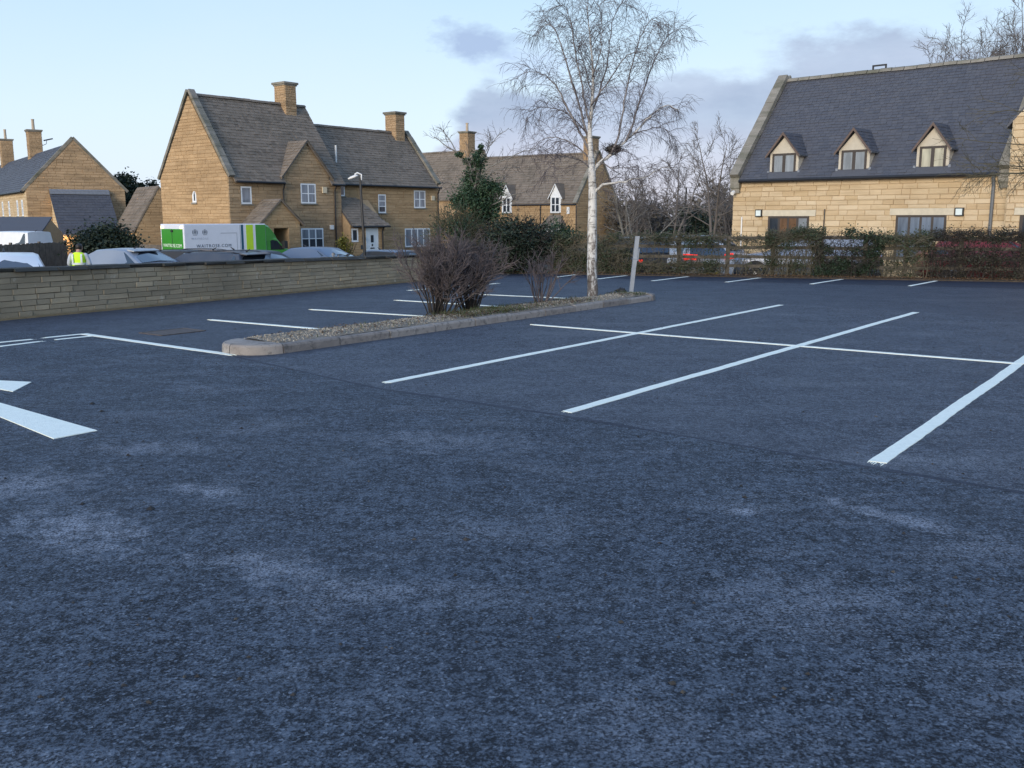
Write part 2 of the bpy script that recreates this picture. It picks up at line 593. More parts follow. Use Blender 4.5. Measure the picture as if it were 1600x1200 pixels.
leaf_ivy = leaf_mat('ivy_leaf', [(0.020, 0.046, 0.024), (0.032, 0.068, 0.034), (0.055, 0.098, 0.05), (0.026, 0.055, 0.029)])
leaf_dark = leaf_mat('dark_evergreen_leaf', [(0.012, 0.022, 0.014), (0.018, 0.032, 0.02), (0.028, 0.044, 0.026)])
leaf_hedge = leaf_mat('hedge_leaf', [(0.028, 0.045, 0.022), (0.04, 0.06, 0.03), (0.06, 0.078, 0.04), (0.05, 0.05, 0.03)])
leaf_hedge_dark = leaf_mat('dark_hedge_leaf', [(0.016, 0.032, 0.018), (0.024, 0.045, 0.025), (0.038, 0.06, 0.033)])
leaf_russet = leaf_mat('russet_hedge_leaf', [(0.032, 0.040, 0.024), (0.062, 0.040, 0.034), (0.030, 0.045, 0.026), (0.05, 0.036, 0.03)])
leaf_gold = leaf_mat('yellow_green_leaf', [(0.10, 0.11, 0.02), (0.20, 0.18, 0.03), (0.05, 0.07, 0.02)])
leaf_litter = leaf_mat('brown_leaf_litter', [(0.09, 0.055, 0.03), (0.14, 0.085, 0.045), (0.06, 0.04, 0.025)])
grass_m = leaf_mat('short_grass', [(0.035, 0.06, 0.018), (0.055, 0.08, 0.028), (0.09, 0.09, 0.045)])


def twig_mat(name, cols):
    m = NT(name)
    n = m.noise(m.pos(), 4.0, 4, 0.6)
    c = m.ramp(n, [(0.3, cols[0]), (0.7, cols[1])])
    m.set(color=c, rough=0.8, spec=0.3)
    return m.mat


twig_purple = twig_mat('purple_brown_twig', ((0.068, 0.056, 0.056), (0.145, 0.12, 0.12)))
twig_grey = twig_mat('grey_brown_twig', ((0.085, 0.074, 0.068), (0.16, 0.142, 0.13)))
twig_pale = twig_mat('pale_grey_twig', ((0.14, 0.135, 0.12), (0.25, 0.24, 0.22)))
twig_birch = twig_mat('dark_birch_twig', ((0.055, 0.045, 0.048), (0.125, 0.104, 0.108)))
twig_dark = twig_mat('dark_twig', ((0.022, 0.019, 0.017), (0.045, 0.04, 0.036)))
twig_olive = twig_mat('olive_mossy_twig', ((0.06, 0.055, 0.035), (0.11, 0.10, 0.065)))
twig_stem = twig_mat('hedge_stem', ((0.058, 0.054, 0.038), (0.12, 0.11, 0.08)))


def birch_bark():
    m = NT('birch_bark')
    p = m.pos()
    sep = m.N.new('ShaderNodeSeparateXYZ')
    m.L.new(p, sep.inputs[0])
    band = m.noise(m.mapping(p, (3.0, 3.0, 17.0)), 1.6, 5, 0.6, 0.5)
    c = m.mix(m.ramp(m.noise(p, 5.0, 4, 0.6), [(0.3, 0.0), (0.7, 1.0)]), (0.46, 0.44, 0.40), (0.66, 0.65, 0.62))
    c = m.mix(m.ramp(band, [(0.55, 0.0), (0.66, 0.85)]), c, (0.075, 0.065, 0.058))
    # rough dark plates low on the stem
    lowf = m.ramp(m.math('MULTIPLY', sep.outputs[2], 0.5), [(0.05, 1.0), (0.45, 0.45), (0.9, 0.12)])
    fis = m.noise(m.mapping(p, (9.0, 9.0, 3.2)), 1.5, 6, 0.7, 0.8)
    f2 = m.ramp(m.math('ADD', fis, m.math('MULTIPLY', lowf, 0.22)), [(0.58, 0.0), (0.68, 0.9)])
    c = m.mix(f2, c, (0.10, 0.075, 0.06))
    m.set(color=c, rough=0.75, spec=0.3)
    m.bump(fis, 0.6, 0.015)
    return m.mat


bark_birch = birch_bark()
limb_grey = twig_mat('grey_birch_limb', ((0.10, 0.085, 0.085), (0.26, 0.24, 0.235)))


def ground_mat():
    m = NT('rough_ground')
    p = m.pos()
    n = m.noise(p, 0.25, 6, 0.6)
    n2 = m.noise(p, 9.0, 5, 0.7)
    c = m.mix(m.ramp(n, [(0.35, 0.0), (0.65, 1.0)]), (0.052, 0.053, 0.055), (0.055, 0.065, 0.032))
    c = m.mix(m.ramp(n2, [(0.35, 0.0), (0.7, 0.4)]), c, (0.09, 0.085, 0.07))
    m.set(color=c, rough=0.95, spec=0.2)
    return m.mat


def car_paint(name, col, metal=0.0):
    m = NT(name)
    n = m.noise(m.pos(), 3.0, 4, 0.6)
    c = m.mix(m.ramp(n, [(0.35, 0.0), (0.75, 0.12)]), col, (0.2, 0.19, 0.17))
    m.set(color=c, rough=0.42, metal=metal, coat=0.35, coatr=0.08)
    MATS[name] = m.mat
    return m.mat


paint_silver = car_paint('silver_car_paint', (0.30, 0.33, 0.38), 0.5)
paint_white = car_paint('white_car_paint', (0.74, 0.76, 0.78))
paint_dark = car_paint('dark_car_paint', (0.03, 0.036, 0.05), 0.3)
paint_grey = car_paint('grey_car_paint', (0.075, 0.09, 0.12), 0.4)
paint_blue = car_paint('blue_grey_car_paint', (0.11, 0.15, 0.22), 0.4)
paint_red = car_paint('red_car_paint', (0.20, 0.010, 0.014))
paint_navy = car_paint('navy_car_paint', (0.05, 0.06, 0.085), 0.4)
rubber = plain('tyre_rubber', (0.02, 0.02, 0.021), 0.85)
rim_m = plain('alloy_rim', (0.5, 0.51, 0.53), 0.35, 0.7)
black_plastic = plain('black_plastic', (0.018, 0.018, 0.02), 0.55)
lamp_red = plain('red_lamp_lens', (0.55, 0.012, 0.012), 0.2, var=0.05)
lamp_clear = plain('clear_lamp_lens', (0.62, 0.64, 0.66), 0.15, var=0.05)
plate_yellow = plain('yellow_number_plate', (0.70, 0.52, 0.05), 0.5, var=0.04)
plate_white = plain('white_number_plate', (0.75, 0.75, 0.73), 0.5, var=0.04)
van_green = plain('van_green', (0.045, 0.26, 0.032), 0.35, var=0.05, coat=0.5)
van_lime = plain('van_lime', (0.46, 0.68, 0.03), 0.35, var=0.04, coat=0.4)
van_teal = plain('van_dark_teal', (0.012, 0.085, 0.14), 0.35, var=0.04)
van_white = plain('van_white', (0.66, 0.69, 0.76), 0.4, var=0.03, coat=0.4)
print_grey = plain('dark_grey_print', (0.055, 0.075, 0.105), 0.5, var=0.05)
print_pale = plain('pale_print', (0.74, 0.80, 0.74), 0.5, var=0.03)
vest_yellow = plain('hi_vis_yellow', (0.62, 0.95, 0.02), 0.7, var=0.06)
vest_strip = plain('reflective_strip', (0.55, 0.60, 0.62), 0.4, var=0.05)
shirt_m = plain('pale_grey_sleeve', (0.42, 0.46, 0.52), 0.85)
trouser_m = plain('dark_trouser_cloth', (0.02, 0.023, 0.03), 0.9)
skin_m = plain('skin', (0.45, 0.26, 0.19), 0.55, var=0.06)
hair_m = plain('dark_hair', (0.018, 0.014, 0.012), 0.6)


def emit_mat(name, col, strength):
    m = NT(name)
    m.set(color=col, emit=col, emits=strength)
    return m.mat


lamp_glow = emit_mat('lit_lamp', (1.0, 0.72, 0.42), 9.0)
marker_glow = emit_mat('lit_marker_lamp', (1.0, 0.55, 0.22), 2.2)
tail_glow = emit_mat('lit_tail_lamp', (0.9, 0.03, 0.02), 0.45)
rng = random.Random(7)
# ------------------------------------------------------------------ ground and car park
def build_ground():
    xs = [-900, -400, -200, -120] + list(range(-80, 81, 4)) + [120, 200, 400, 900]
    ys = [-300, -150, -80, -40, -20, -10] + list(range(-4, 121, 4)) + [160, 240, 400, 900, 1600]
    vs, fs = [], []
    for y in ys:
        for x in xs:
            z = ground_z(x, y)
            vs.append((x, y, z))
    n = len(xs)
    for j in range(len(ys) - 1):
        for i in range(n - 1):
            fs.append((j * n + i, j * n + i + 1, (j + 1) * n + i + 1, (j + 1) * n + i))
    b = MB()
    b.add(vs, fs)
    b.build('ground', ground_mat(), kind='structure', smooth=True)


build_ground()
WD = Vector((0.517, 0.856, 0)).normalized()           # along the boundary wall, away from the camera
W0 = Vector((-8.38, 15.44, 0))
WALL_A, WALL_B = W0 - WD * 4.6, W0 + WD * 14.6
HEDGE_A, HEDGE_B = Vector((-0.75, 29.4, 0)), Vector((20.5, 23.2, 0))


def flat_sheet(name, pts, z, mat, depth, parent=None, jitter=0.0, kind='structure'):
    """one sheet with real thickness; long edges get a slightly ragged outline"""
    r = random.Random(len(pts) * 13 + int(z * 1e4))
    out = []
    n = len(pts)
    for i in range(n):
        a, b = Vector(pts[i]), Vector(pts[(i + 1) % n])
        out.append(a)
        if jitter:
            k = int((b - a).length / 0.18)
            nn = Vector((-(b - a).y, (b - a).x, 0)).normalized()
            for q in range(1, k):
                p = a.lerp(b, q / k)
                out.append(p + nn * ((mnoise.noise(p * 0.8) * 0.8 + mnoise.noise(p * 4)) * jitter))
    b = MB()
    top = [(p[0], p[1], z) for p in out]
    b.ext(top, (0, 0, -depth))
    o = b.build(name, mat, parent, kind=kind)
    return o


car_park = flat_sheet('car_park', [(-33, -25), WALL_A.xy, WALL_B.xy, HEDGE_A.xy, HEDGE_B.xy, (26, 20), (42, -25)], 0.0, asphalt_aisle, 1.6)
car_park['label'] = 'freshly laid dark car park surface with white bay lines'

J1 = [Vector((-6.3, 13.75, 0)), Vector((-3.3, 11.25, 0)), G(590, 607), G(885, 651), G(1355, 730), Vector((8.5, 1.0, 0)), Vector((14, -4, 0))]
J2 = [G(1000, 478), G(1220, 475.5), G(1430, 486.5), G(1640, 506)]
lane_pts = [(-33, -24.9), (WALL_A + WD * 3.2 + Vector((1.0, -0.6, 0))).xy, *[p.xy for p in J1], (20, -24.9)]
flat_sheet('access_lane', [Vector((p[0], p[1], 0)) for p in lane_pts], 0.004, asphalt_lane, 0.003, jitter=0.05)
isl_front = Vector((2.95, 19.55, 0))
flat_sheet('bay_surface', [J1[2] + Vector((-1.75, 1.6, 0)), J1[2], J1[3], J1[4], Vector((8.4, 1.1, 0)), Vector((13.9, -3.8, 0)), Vector((21, 5.0, 0)), G(1640, 506), J2[2], J2[1], isl_front], 0.0035, asphalt_bay, 0.003, jitter=0.04)
sw = [p + Vector((0, 0, 0)) for p in J1[1:6]]
flat_sheet('seam_strip', [p + Vector((-.018, -.02, 0)) for p in sw] + [p + Vector((.01, .012, 0)) for p in sw[::-1]], 0.0055, asphalt_dark, 0.003, jitter=0.03)
f0, f1 = Vector((-0.2, 27.3, 0)), Vector((17.5, 20.05, 0))
flat_sheet('hedge_bay_surface', [f0, f1, HEDGE_B + Vector((-.2, -.1, 0)), HEDGE_A + Vector((.1, -.1, 0))], 0.004, asphalt_dark, 0.003, jitter=0.05)
flat_sheet('hedge_bank', [HEDGE_A + Vector((0.1, -0.75, 0)), HEDGE_B + Vector((0, -0.75, 0)), HEDGE_B + Vector((0, -0.05, 0)), HEDGE_A + Vector((0.1, -0.05, 0))], 0.035, soil, 0.05, jitter=0.05)
# pale edging strip at the foot of the wall
nw = Vector((WD.y, -WD.x, 0))
flat_sheet('wall_edging', [WALL_A + nw * 0.16, WALL_A + nw * 0.03, WALL_B + nw * 0.03, WALL_B + nw * 0.16][::-1], 0.03, plain('buff_edging', (0.20, 0.155, 0.09), 0.9, var=0.25), 0.05)


def bay_line(a, b, w=0.1, label=None, zt=0.0082):
    a, b = Vector(a), Vector(b)
    d = (b - a).normalized()
    n = Vector((-d.y, d.x, 0))
    r = random.Random(int(a.x * 1000) + int(b.y * 100))
    k = max(4, int((b - a).length / 0.12))
    left, right = [], []
    for i in range(k + 1):
        p = a.lerp(b, i / k)
        j1, j2 = r.uniform(-0.004, 0.004), r.uniform(-0.004, 0.004)
        wob = mnoise.noise(p * 0.5) * 0.012
        left.append(p + n * (w / 2 + j1 + wob) + d * (0 if 0 < i < k else r.uniform(-0.03, 0.03)))
        right.append(p + n * (-w / 2 + j2 + wob) + d * (0 if 0 < i < k else r.uniform(-0.03, 0.03)))
    m = MB()
    zt, zb = zt, 0.001
    vs, fs = [], []
    for l, q in zip(left, right):
        vs += [(l.x, l.y, zb), (l.x, l.y, zt), (q.x, q.y, zt), (q.x, q.y, zb)]
    for i in range(k):
        o = i * 4
        for j in range(3):
            fs.append((o + j, o + j + 4, o + j + 5, o + j + 1))
    fs += [(0, 1, 2, 3), (k * 4 + 3, k * 4 + 2, k * 4 + 1, k * 4)]
    m.add(vs, fs)
    for p, s_ in ((a, -1), (b, 1)):                     # ragged brush-off of the applicator at both ends
        for q in range(7):
            o = p + n * (w * (-.5 + (q + .15) / 7))
            e = p + n * (w * (-.5 + (q + .85) / 7))
            l = abs(r.gauss(0, .035))
            if l > .008:
                c = [(o.x, o.y, zt - .0012), (e.x, e.y, zt - .0012), ((o + e).x / 2 + d.x * s_ * (l + .02), (o + e).y / 2 + d.y * s_ * (l + .02), zt - .0012)]
                m.ext(c if s_ < 0 else c[::-1], (0, 0, -.004))
    m.build('bay_line', road_paint, car_park, label=label)


bay_line(G(605, 598), G(1220, 477), 0.10)
bay_line(G(888, 644), G(1430, 488.5), 0.105)
bay_line(G(1369, 724), G(1369, 724) + (G(1600, 563) - G(1369, 724)).normalized() * 10.6, 0.115)
c0, c1 = G(835, 508), G(1592, 569)
bay_line(c0, c1, 0.095, 'cross line that divides the double row of bays', .0098)
for a, b in (((330, 500), (548, 518.5)), ((488, 484), (690, 496)), ((622, 469.5), (835, 482.5)), ((735, 459.5), (955, 469.5))):
    bay_line(G(*a), G(*b), 0.095)
bay_line(G(640, 454), G(778, 443), 0.095)
def to_hedge(a, b):
    a, b = G(*a), G(*b)
    hd = (HEDGE_B - HEDGE_A).normalized()
    hn = Vector((hd.y, -hd.x, 0))
    da, db = (a - HEDGE_A).dot(hn) - .80, (b - HEDGE_A).dot(hn) - .80
    return (a, b) if db >= 0 or da <= 0 else (a, a.lerp(b, da / (da - db)))


for a, b in (((872, 433), (918, 427)), ((935, 436), (1030, 425)), ((1020, 439), (1122, 427)), ((1135, 441), (1238, 428)), ((1268, 444), (1355, 430.5)), ((1422, 447), (1490, 434))):
    bay_line(*to_hedge(a, b), 0.095)
# left: corner line and the dashes across the mouth of the bay row
bay_line(G(131, 522.5), G(362, 555), 0.11, 'line that runs to the nose of the island')
for a, b in (((-60, 541.5), (48, 531)), ((73, 528), (133, 522)), ((3, 541.5), (64, 534)), ((90, 531), (143, 525.5)), ((-75, 549), (-28, 545))):
    bay_line(G(*a), G(*b), 0.085, 'short give way dash', .0068)
m = MB()
for poly in (((-98, 591), (49, 598), (20, 613)), ((-177, 580), (152, 674), (84, 687))):
    q = [G(*p) for p in poly]
    m.ext([(p.x, p.y, 0.0095) for p in q], (0, 0, -0.006))
m.build('painted_arrow', road_paint, car_park, label='white painted arrow head running out of the frame')
# bits of grit and leaf blown over the new surface
rg = random.Random(91)
m = MB()
for i in range(420):
    y = 3 + 23 * rg.random() ** 1.4
    x = rg.uniform(-.62, .62) * y
    s_ = rg.uniform(.004, .016) * (1.8 if rg.random() < .08 else 1)
    a = rg.uniform(0, 6.28)
    pts = [(x + s_ * math.cos(a + q * 1.57) * rg.uniform(.5, 1.4), y + s_ * math.sin(a + q * 1.57) * rg.uniform(.5, 1.4), .0065) for q in range(4)]
    m.add(pts + [(x, y, .0065 + s_ * .6)], [(0, 1, 4), (1, 2, 4), (2, 3, 4), (3, 0, 4)])
o = m.build('grit', leaf_mat('scattered_grit', [(.012, .011, .01), (.05, .04, .03), (.02, .018, .016), (.12, .10, .075)]), None, kind='stuff')
o['label'], o['category'] = 'scattered grit and leaf fragments lying on the dark tarmac', 'grit'
# drain cover between the bays
pc = G(270, 519)
m = MB()
m.box(-0.55, 0.55, -0.40, 0.40, -0.02, 0.008)
m.box(-0.60, -0.565, -0.45, 0.45, -0.02, 0.012)
m.box(0.565, 0.60, -0.45, 0.45, -0.02, 0.012)
m.box(-0.565, 0.565, 0.41, 0.45, -0.02, 0.0118)
m.box(-0.565, 0.565, -0.45, -0.41, -0.02, 0.0118)
dc = m.build('drain_cover', plain('drain_concrete', (0.085, 0.072, 0.068), 0.9, var=0.25, scale=12), car_park, label='pinkish square drain cover between the bays')
dc.location = (pc.x, pc.y, 0)
dc.rotation_euler = (0, 0, R(54))
dc.scale = (.62, .62, 1)

# ------------------------------------------------------------------ kerbed island
ID = Vector((0.602, 0.799, 0)).normalized()
IN = Vector((-ID.y, ID.x, 0))                        # towards the wall
front_pts = [G(*p) for p in ((470, 557), (560, 541), (660, 526), (800, 508), (905, 492), (1000, 476))]
nose = G(368, 552)
ISL = Vector((-3.02, 11.30, 0))                       # front edge near the nose
ISL_LEN = (Vector((2.95, 19.55, 0)) - ISL).length
ISL_W = 0.92
island = thing('traffic_island', 'long kerbed island with buff gravel, rounded near nose and shrubs on it', 'traffic island', ISL, math.atan2(ID.y, ID.x))


def kerb_unit(l, chips=0):
    b = MB()
    h, w = 0.115, 0.125
    prof = [(0.0, -0.05), (0.006, h - 0.03), (0.02, h - 0.008), (0.04, h), (w, h), (w, -0.05)]
    g = 0.008
    b.loft([[(g, y, z) for y, z in prof], [(l - g, y, z) for y, z in prof]])
    return b


def build_island():
    L, W = ISL_LEN, ISL_W
    # curved nose pieces at both ends
    def arc_pieces(cx, r_out, a0, a1, n, big):
        for i in range(n):
            t0, t1 = a0 + (a1 - a0) * i / n, a0 + (a1 - a0) * (i + 1) / n
            b = MB()
            rings = []
            for q in range(6):
                t = t0 + (t1 - t0) * (0.01 + 0.98 * q / 5)
                c, s_ = math.cos(t), math.sin(t)
                prof = [(r_out, -0.05), (r_out - 0.008, 0.095), (r_out - 0.025, 0.118), (r_out - 0.05, 0.125), (max(0.02, r_out - big), 0.126), (max(0.02, r_out - big), -0.05)]
                rings.append([(cx + r * c, W / 2 + r * s_, z) for r, z in prof])
            b.loft(rings)
            o = b.build('kerb_stone', kerb_concrete, island, smooth=True)
            o.data.set_sharp_from_angle(angle=R(30))
    arc_pieces(W / 2 - 0.12, W / 2, R(90), R(270), 2, 0.44)
    arc_pieces(L - W / 2, W / 2, R(-90), R(90), 3, 0.125)
    units = {}
    x = W / 2 - 0.12
    end = L - W / 2
    n = int((end - x) / 0.915)
    l = (end - x) / n
    me = kerb_unit(l).mesh('kerb_stone', kerb_concrete)
    r = random.Random(3)
    for i in range(n):
        part('kerb_stone', me, island, Matrix.Translation((x + i * l, r.uniform(-0.006, 0.006), r.uniform(-0.008, 0.004))))
        part('kerb_stone', me, island, Matrix.Translation((x + i * l + l, W + r.uniform(-0.006, 0.006), r.uniform(-0.008, 0.004))) @ Matrix.Rotation(math.pi, 4, 'Z'))
    # gravel bed with a gently uneven top
    b = MB()
    nx, ny = 90, 8
    vs, fs = [], []
    for i in range(nx + 1):
        for j in range(ny + 1):
            px = 0.30 + (L - 0.30 - 0.18) * i / nx
            py = 0.10 + (W - 0.20) * j / ny
            if i > nx - 6:
                py = W / 2 + (py - W / 2) * (1 - 0.12 * (i - nx + 6))
            if i < 4:
                py = W / 2 + (py - W / 2) * (0.72 + 0.07 * i)
            e = 1 - abs(2 * j / ny - 1) ** 3
            z = 0.112 + 0.035 * e + 0.018 * mnoise.noise(Vector((px * 2.2, py * 2.2, 1))) + 0.008 * mnoise.noise(Vector((px * 9, py * 9, 4)))
            vs.append((px, py, z))
    for i in range(nx):
        for j in range(ny):
            a = i * (ny + 1) + j
            fs.append((a, a + ny + 1, a + ny + 2, a + 1))
    b.add(vs, fs)
    b.build('gravel_bed', gravel_bed, island, smooth=True)
    g = MB()
    for i in range(5200):
        px, py = r.uniform(0.34, L - 0.3), r.uniform(0.13, W - 0.13)
        s_ = r.uniform(0.006, 0.018) * (1.6 if r.random() < 0.06 else 1)
        e = 1 - abs(2 * (py - .1) / (W - .2) - 1) ** 3
        z = 0.114 + 0.035 * e + 0.018 * mnoise.noise(Vector((px * 2.2, py * 2.2, 1))) + 0.008 * mnoise.noise(Vector((px * 9, py * 9, 4)))
        a = r.uniform(0, 6.28)
        vs = [(px + s_ * math.cos(a + q * 2.094) * r.uniform(.7, 1.3), py + s_ * math.sin(a + q * 2.094) * r.uniform(.7, 1.3), z - s_ * 0.3) for q in range(3)] + [(px, py, z + s_ * 0.7)]
        g.add(vs, [(0, 1, 3), (1, 2, 3), (2, 0, 3)])
    g.build('gravel', gravel_m, island, kind='stuff')
    # leaf litter and short grass round the shrubs
    lt, gs = MB(), MB()
    for cx, sx, n1, n2 in ((5.0, 1.0, 800, 1000), (4.1, 0.6, 420, 300), (7.3, 0.7, 420, 160), (9.3, 0.40, 140, 300), (2.0, 1.6, 420, 90), (6.2, .8, 260, 120)):
        for i in range(n1):
            px, py = r.gauss(cx, sx * 0.5), r.uniform(0.12, W - 0.12)
            if not 0.4 < px < L - 0.4:
                continue
            s_ = r.uniform(0.012, 0.03)
            z = 0.145 + r.uniform(0, 0.02)
            u = Vector((r.uniform(-1, 1), r.uniform(-1, 1), r.uniform(-.4, .4))).normalized() * s_
            w = Vector((-u.y, u.x, r.uniform(-.01, .01))) * 0.6
            c = Vector((px, py, z))
            lt.add([c - u, c + w, c + u, c - w], [(0, 1, 2, 3)])
        for i in range(n2):
            px, py = r.gauss(cx + 0.15, sx * 0.45), r.uniform(0.11, W - 0.11)
            if not 0.4 < px < L - 0.4:
                continue
            h = r.uniform(0.03, 0.09)
            c = Vector((px, py, 0.13))
            tip = c + Vector((r.gauss(0, .025), r.gauss(0, .025), h))
            w = Vector((r.uniform(-1, 1), r.uniform(-1, 1), 0)).normalized() * 0.005
            gs.add([c - w, c + w, tip], [(0, 1, 2)])
    lt.build('leaf_litter', leaf_litter, island, kind='stuff')
    gs.build('grass', grass_m, island, kind='stuff')


build_island()


# ------------------------------------------------------------------ stones
def unit_stones(mat, seed, n=7, cx=0.035, cz=0.085):
    """irregular hewn blocks 1 x 1 x 1 (x along, -y out, z up) shared by all stones of a wall"""
    out = []
    r = random.Random(seed)
    for k in range(n):
        j = lambda a: r.uniform(-a, a)
        ring = [(0, 0), (1, 0), (1, 1), (0, 1)]
        back = [(x, 0.0, z) for x, z in ring]
        mid = [(x + (1 if x == 0 else -1) * (0.004 + abs(j(0.012))), -0.72, z + (1 if z == 0 else -1) * (0.01 + abs(j(0.03)))) for x, z in ring]
        fr = [(x + (1 if x == 0 else -1) * (cx + j(0.02)), -1.0 + j(0.14), z + (1 if z == 0 else -1) * (cz + j(0.04))) for x, z in ring]
        b = MB()
        b.loft([back, mid, fr])
        out.append(b.mesh('stone', mat))
    return out


def course_rows(z0, z1, hmin, hmax, r):
    rows, z = [], z0
    while z < z1 - hmin * 0.5:
        h = r.uniform(hmin, hmax)
        if z + h > z1 - hmin * 0.5:
            h = z1 - z
        rows.append((z, z + h))
        z += h
    return rows


def sub_rects(rect, openings):
    todo = [rect]
    for (a0, a1, b0, b1) in openings:
        nxt = []
        for (x0, x1, z0, z1) in todo:
            if x1 <= a0 or x0 >= a1 or z1 <= b0 or z0 >= b1:
                nxt.append((x0, x1, z0, z1))
                continue
            if x0 < a0:
                nxt.append((x0, a0, z0, z1))
            if x1 > a1:
                nxt.append((a1, x1, z0, z1))
            m0, m1 = max(x0, a0), min(x1, a1)
            if z0 < b0:
                nxt.append((m0, m1, z0, b0))
            if z1 > b1:
                nxt.append((m0, m1, b1, z1))
        todo = nxt
    return [q for q in todo if q[1] - q[0] > 0.03 and q[3] - q[2] > 0.02]


def clip_poly(poly, clip):
    """convex clip, both counter-clockwise lists of (x, z)"""
    out = poly
    n = len(clip)
    for i in range(n):
        (ax, az), (bx, bz) = clip[i], clip[(i + 1) % n]
        inp, out = out, []
        if not inp:
            break
        side = lambda p: (bx - ax) * (p[1] - az) - (bz - az) * (p[0] - ax)
        for j in range(len(inp)):
            p, q = inp[j], inp[(j + 1) % len(inp)]
            sp, sq = side(p), side(q)
            if sp >= 0:
                out.append(p)
            if (sp >= 0) != (sq >= 0):
                t = sp / (sp - sq)
                out.append((p[0] + (q[0] - p[0]) * t, p[1] + (q[1] - p[1]) * t))
    return out


def stone_rects(a0, a1, z0, z1, hmin, hmax, lmin, lmax, openings, r):
    res = []
    for (za, zb) in course_rows(z0, z1, hmin, hmax, r):
        x = a0 - r.uniform(0, lmin)
        while x < a1:
            l = r.uniform(lmin, lmax)
            e = x + l
            if e > a1 - lmin * 0.4:
                e = a1
            s_ = max(x, a0)
            if e - s_ > 0.04:
                res += sub_rects((s_, e, za, zb), openings)
            x = e
    return res


def joined_stones(rects, poly, depth, gap, r):
    """one mesh of separate blocks, cut to the wall outline; wall-local x, z with -y outwards"""
    b = MB()
    for (x0, x1, z0, z1) in rects:
        q = [(x0 + gap, z0 + gap), (x1 - gap, z0 + gap), (x1 - gap, z1 - gap), (x0 + gap, z1 - gap)]
        if poly:
            q = clip_poly(q, poly)
        if len(q) < 3:
            continue
        area = abs(sum(q[i][0] * q[(i + 1) % len(q)][1] - q[(i + 1) % len(q)][0] * q[i][1] for i in range(len(q)))) / 2
        if area < 0.002:
            continue
        d = depth * r.uniform(0.7, 1.25)
        n = len(q)
        cx, cz = sum(p[0] for p in q) / n, sum(p[1] for p in q) / n
        ring0 = [(x, 0.0, z) for x, z in q]
        ring1 = [(x + max(-.012, min(.012, (cx - x) * .2)), -d, z + max(-.012, min(.012, (cz - z) * .2))) for x, z in q]
        vs = ring0 + ring1
        fs = [tuple(range(n, 2 * n))] + [(i, (i + 1) % n, n + (i + 1) % n, n + i) for i in range(n)]
        b.add(vs, fs)
    return b


def roof_slope_tiles(origin, ax, up, length, slope, row_h, tile_w, thick, r, skip=None, jig=0.35):
    """overlapping slabs laid in courses; ax along the eaves, up the slope (unit vectors)"""
    origin, ax, up = Vector(origin), Vector(ax), Vector(up)
    nor = ax.cross(up).normalized()
    if nor.z < 0:
        nor = -nor
    b = MB()
    rows = int(slope / row_h)
    for i in range(rows):
        rh = slope / rows
        s0 = i * rh - 0.02
        s1 = min(slope, s0 + rh * 1.45)
        tw = tile_w * (1.0 - 0.35 * i / rows)
        x = -r.uniform(0, tw)
        while x < length:
            w = tw * r.uniform(1 - jig, 1 + jig)
            x0, x1 = max(0, x + 0.004), min(length, x + w - 0.004)
            x += w
            if x1 - x0 < 0.03:
                continue
            if skip and skip((x0 + x1) / 2, s0 + rh / 2):
                continue
            t = thick * r.uniform(0.7, 1.4)
            lift = r.uniform(0, thick * 0.5)
            js = r.uniform(-0.012, 0.012)
            p = [origin + ax * x0 + up * (s0 + js), origin + ax * x1 + up * (s0 + js), origin + ax * x1 + up * s1, origin + ax * x0 + up * s1]
            top = [p[0] + nor * (t * 1.6 + lift), p[1] + nor * (t * 1.6 + lift), p[2] + nor * t * .3, p[3] + nor * t * .3]
            bot = [p[0] + nor * (t * .5 + lift), p[1] + nor * (t * .5 + lift)]
            b.add(top + bot, [(0, 1, 2, 3), (4, 5, 1, 0), (4, 0, 3), (5, 2, 1)])
    return b


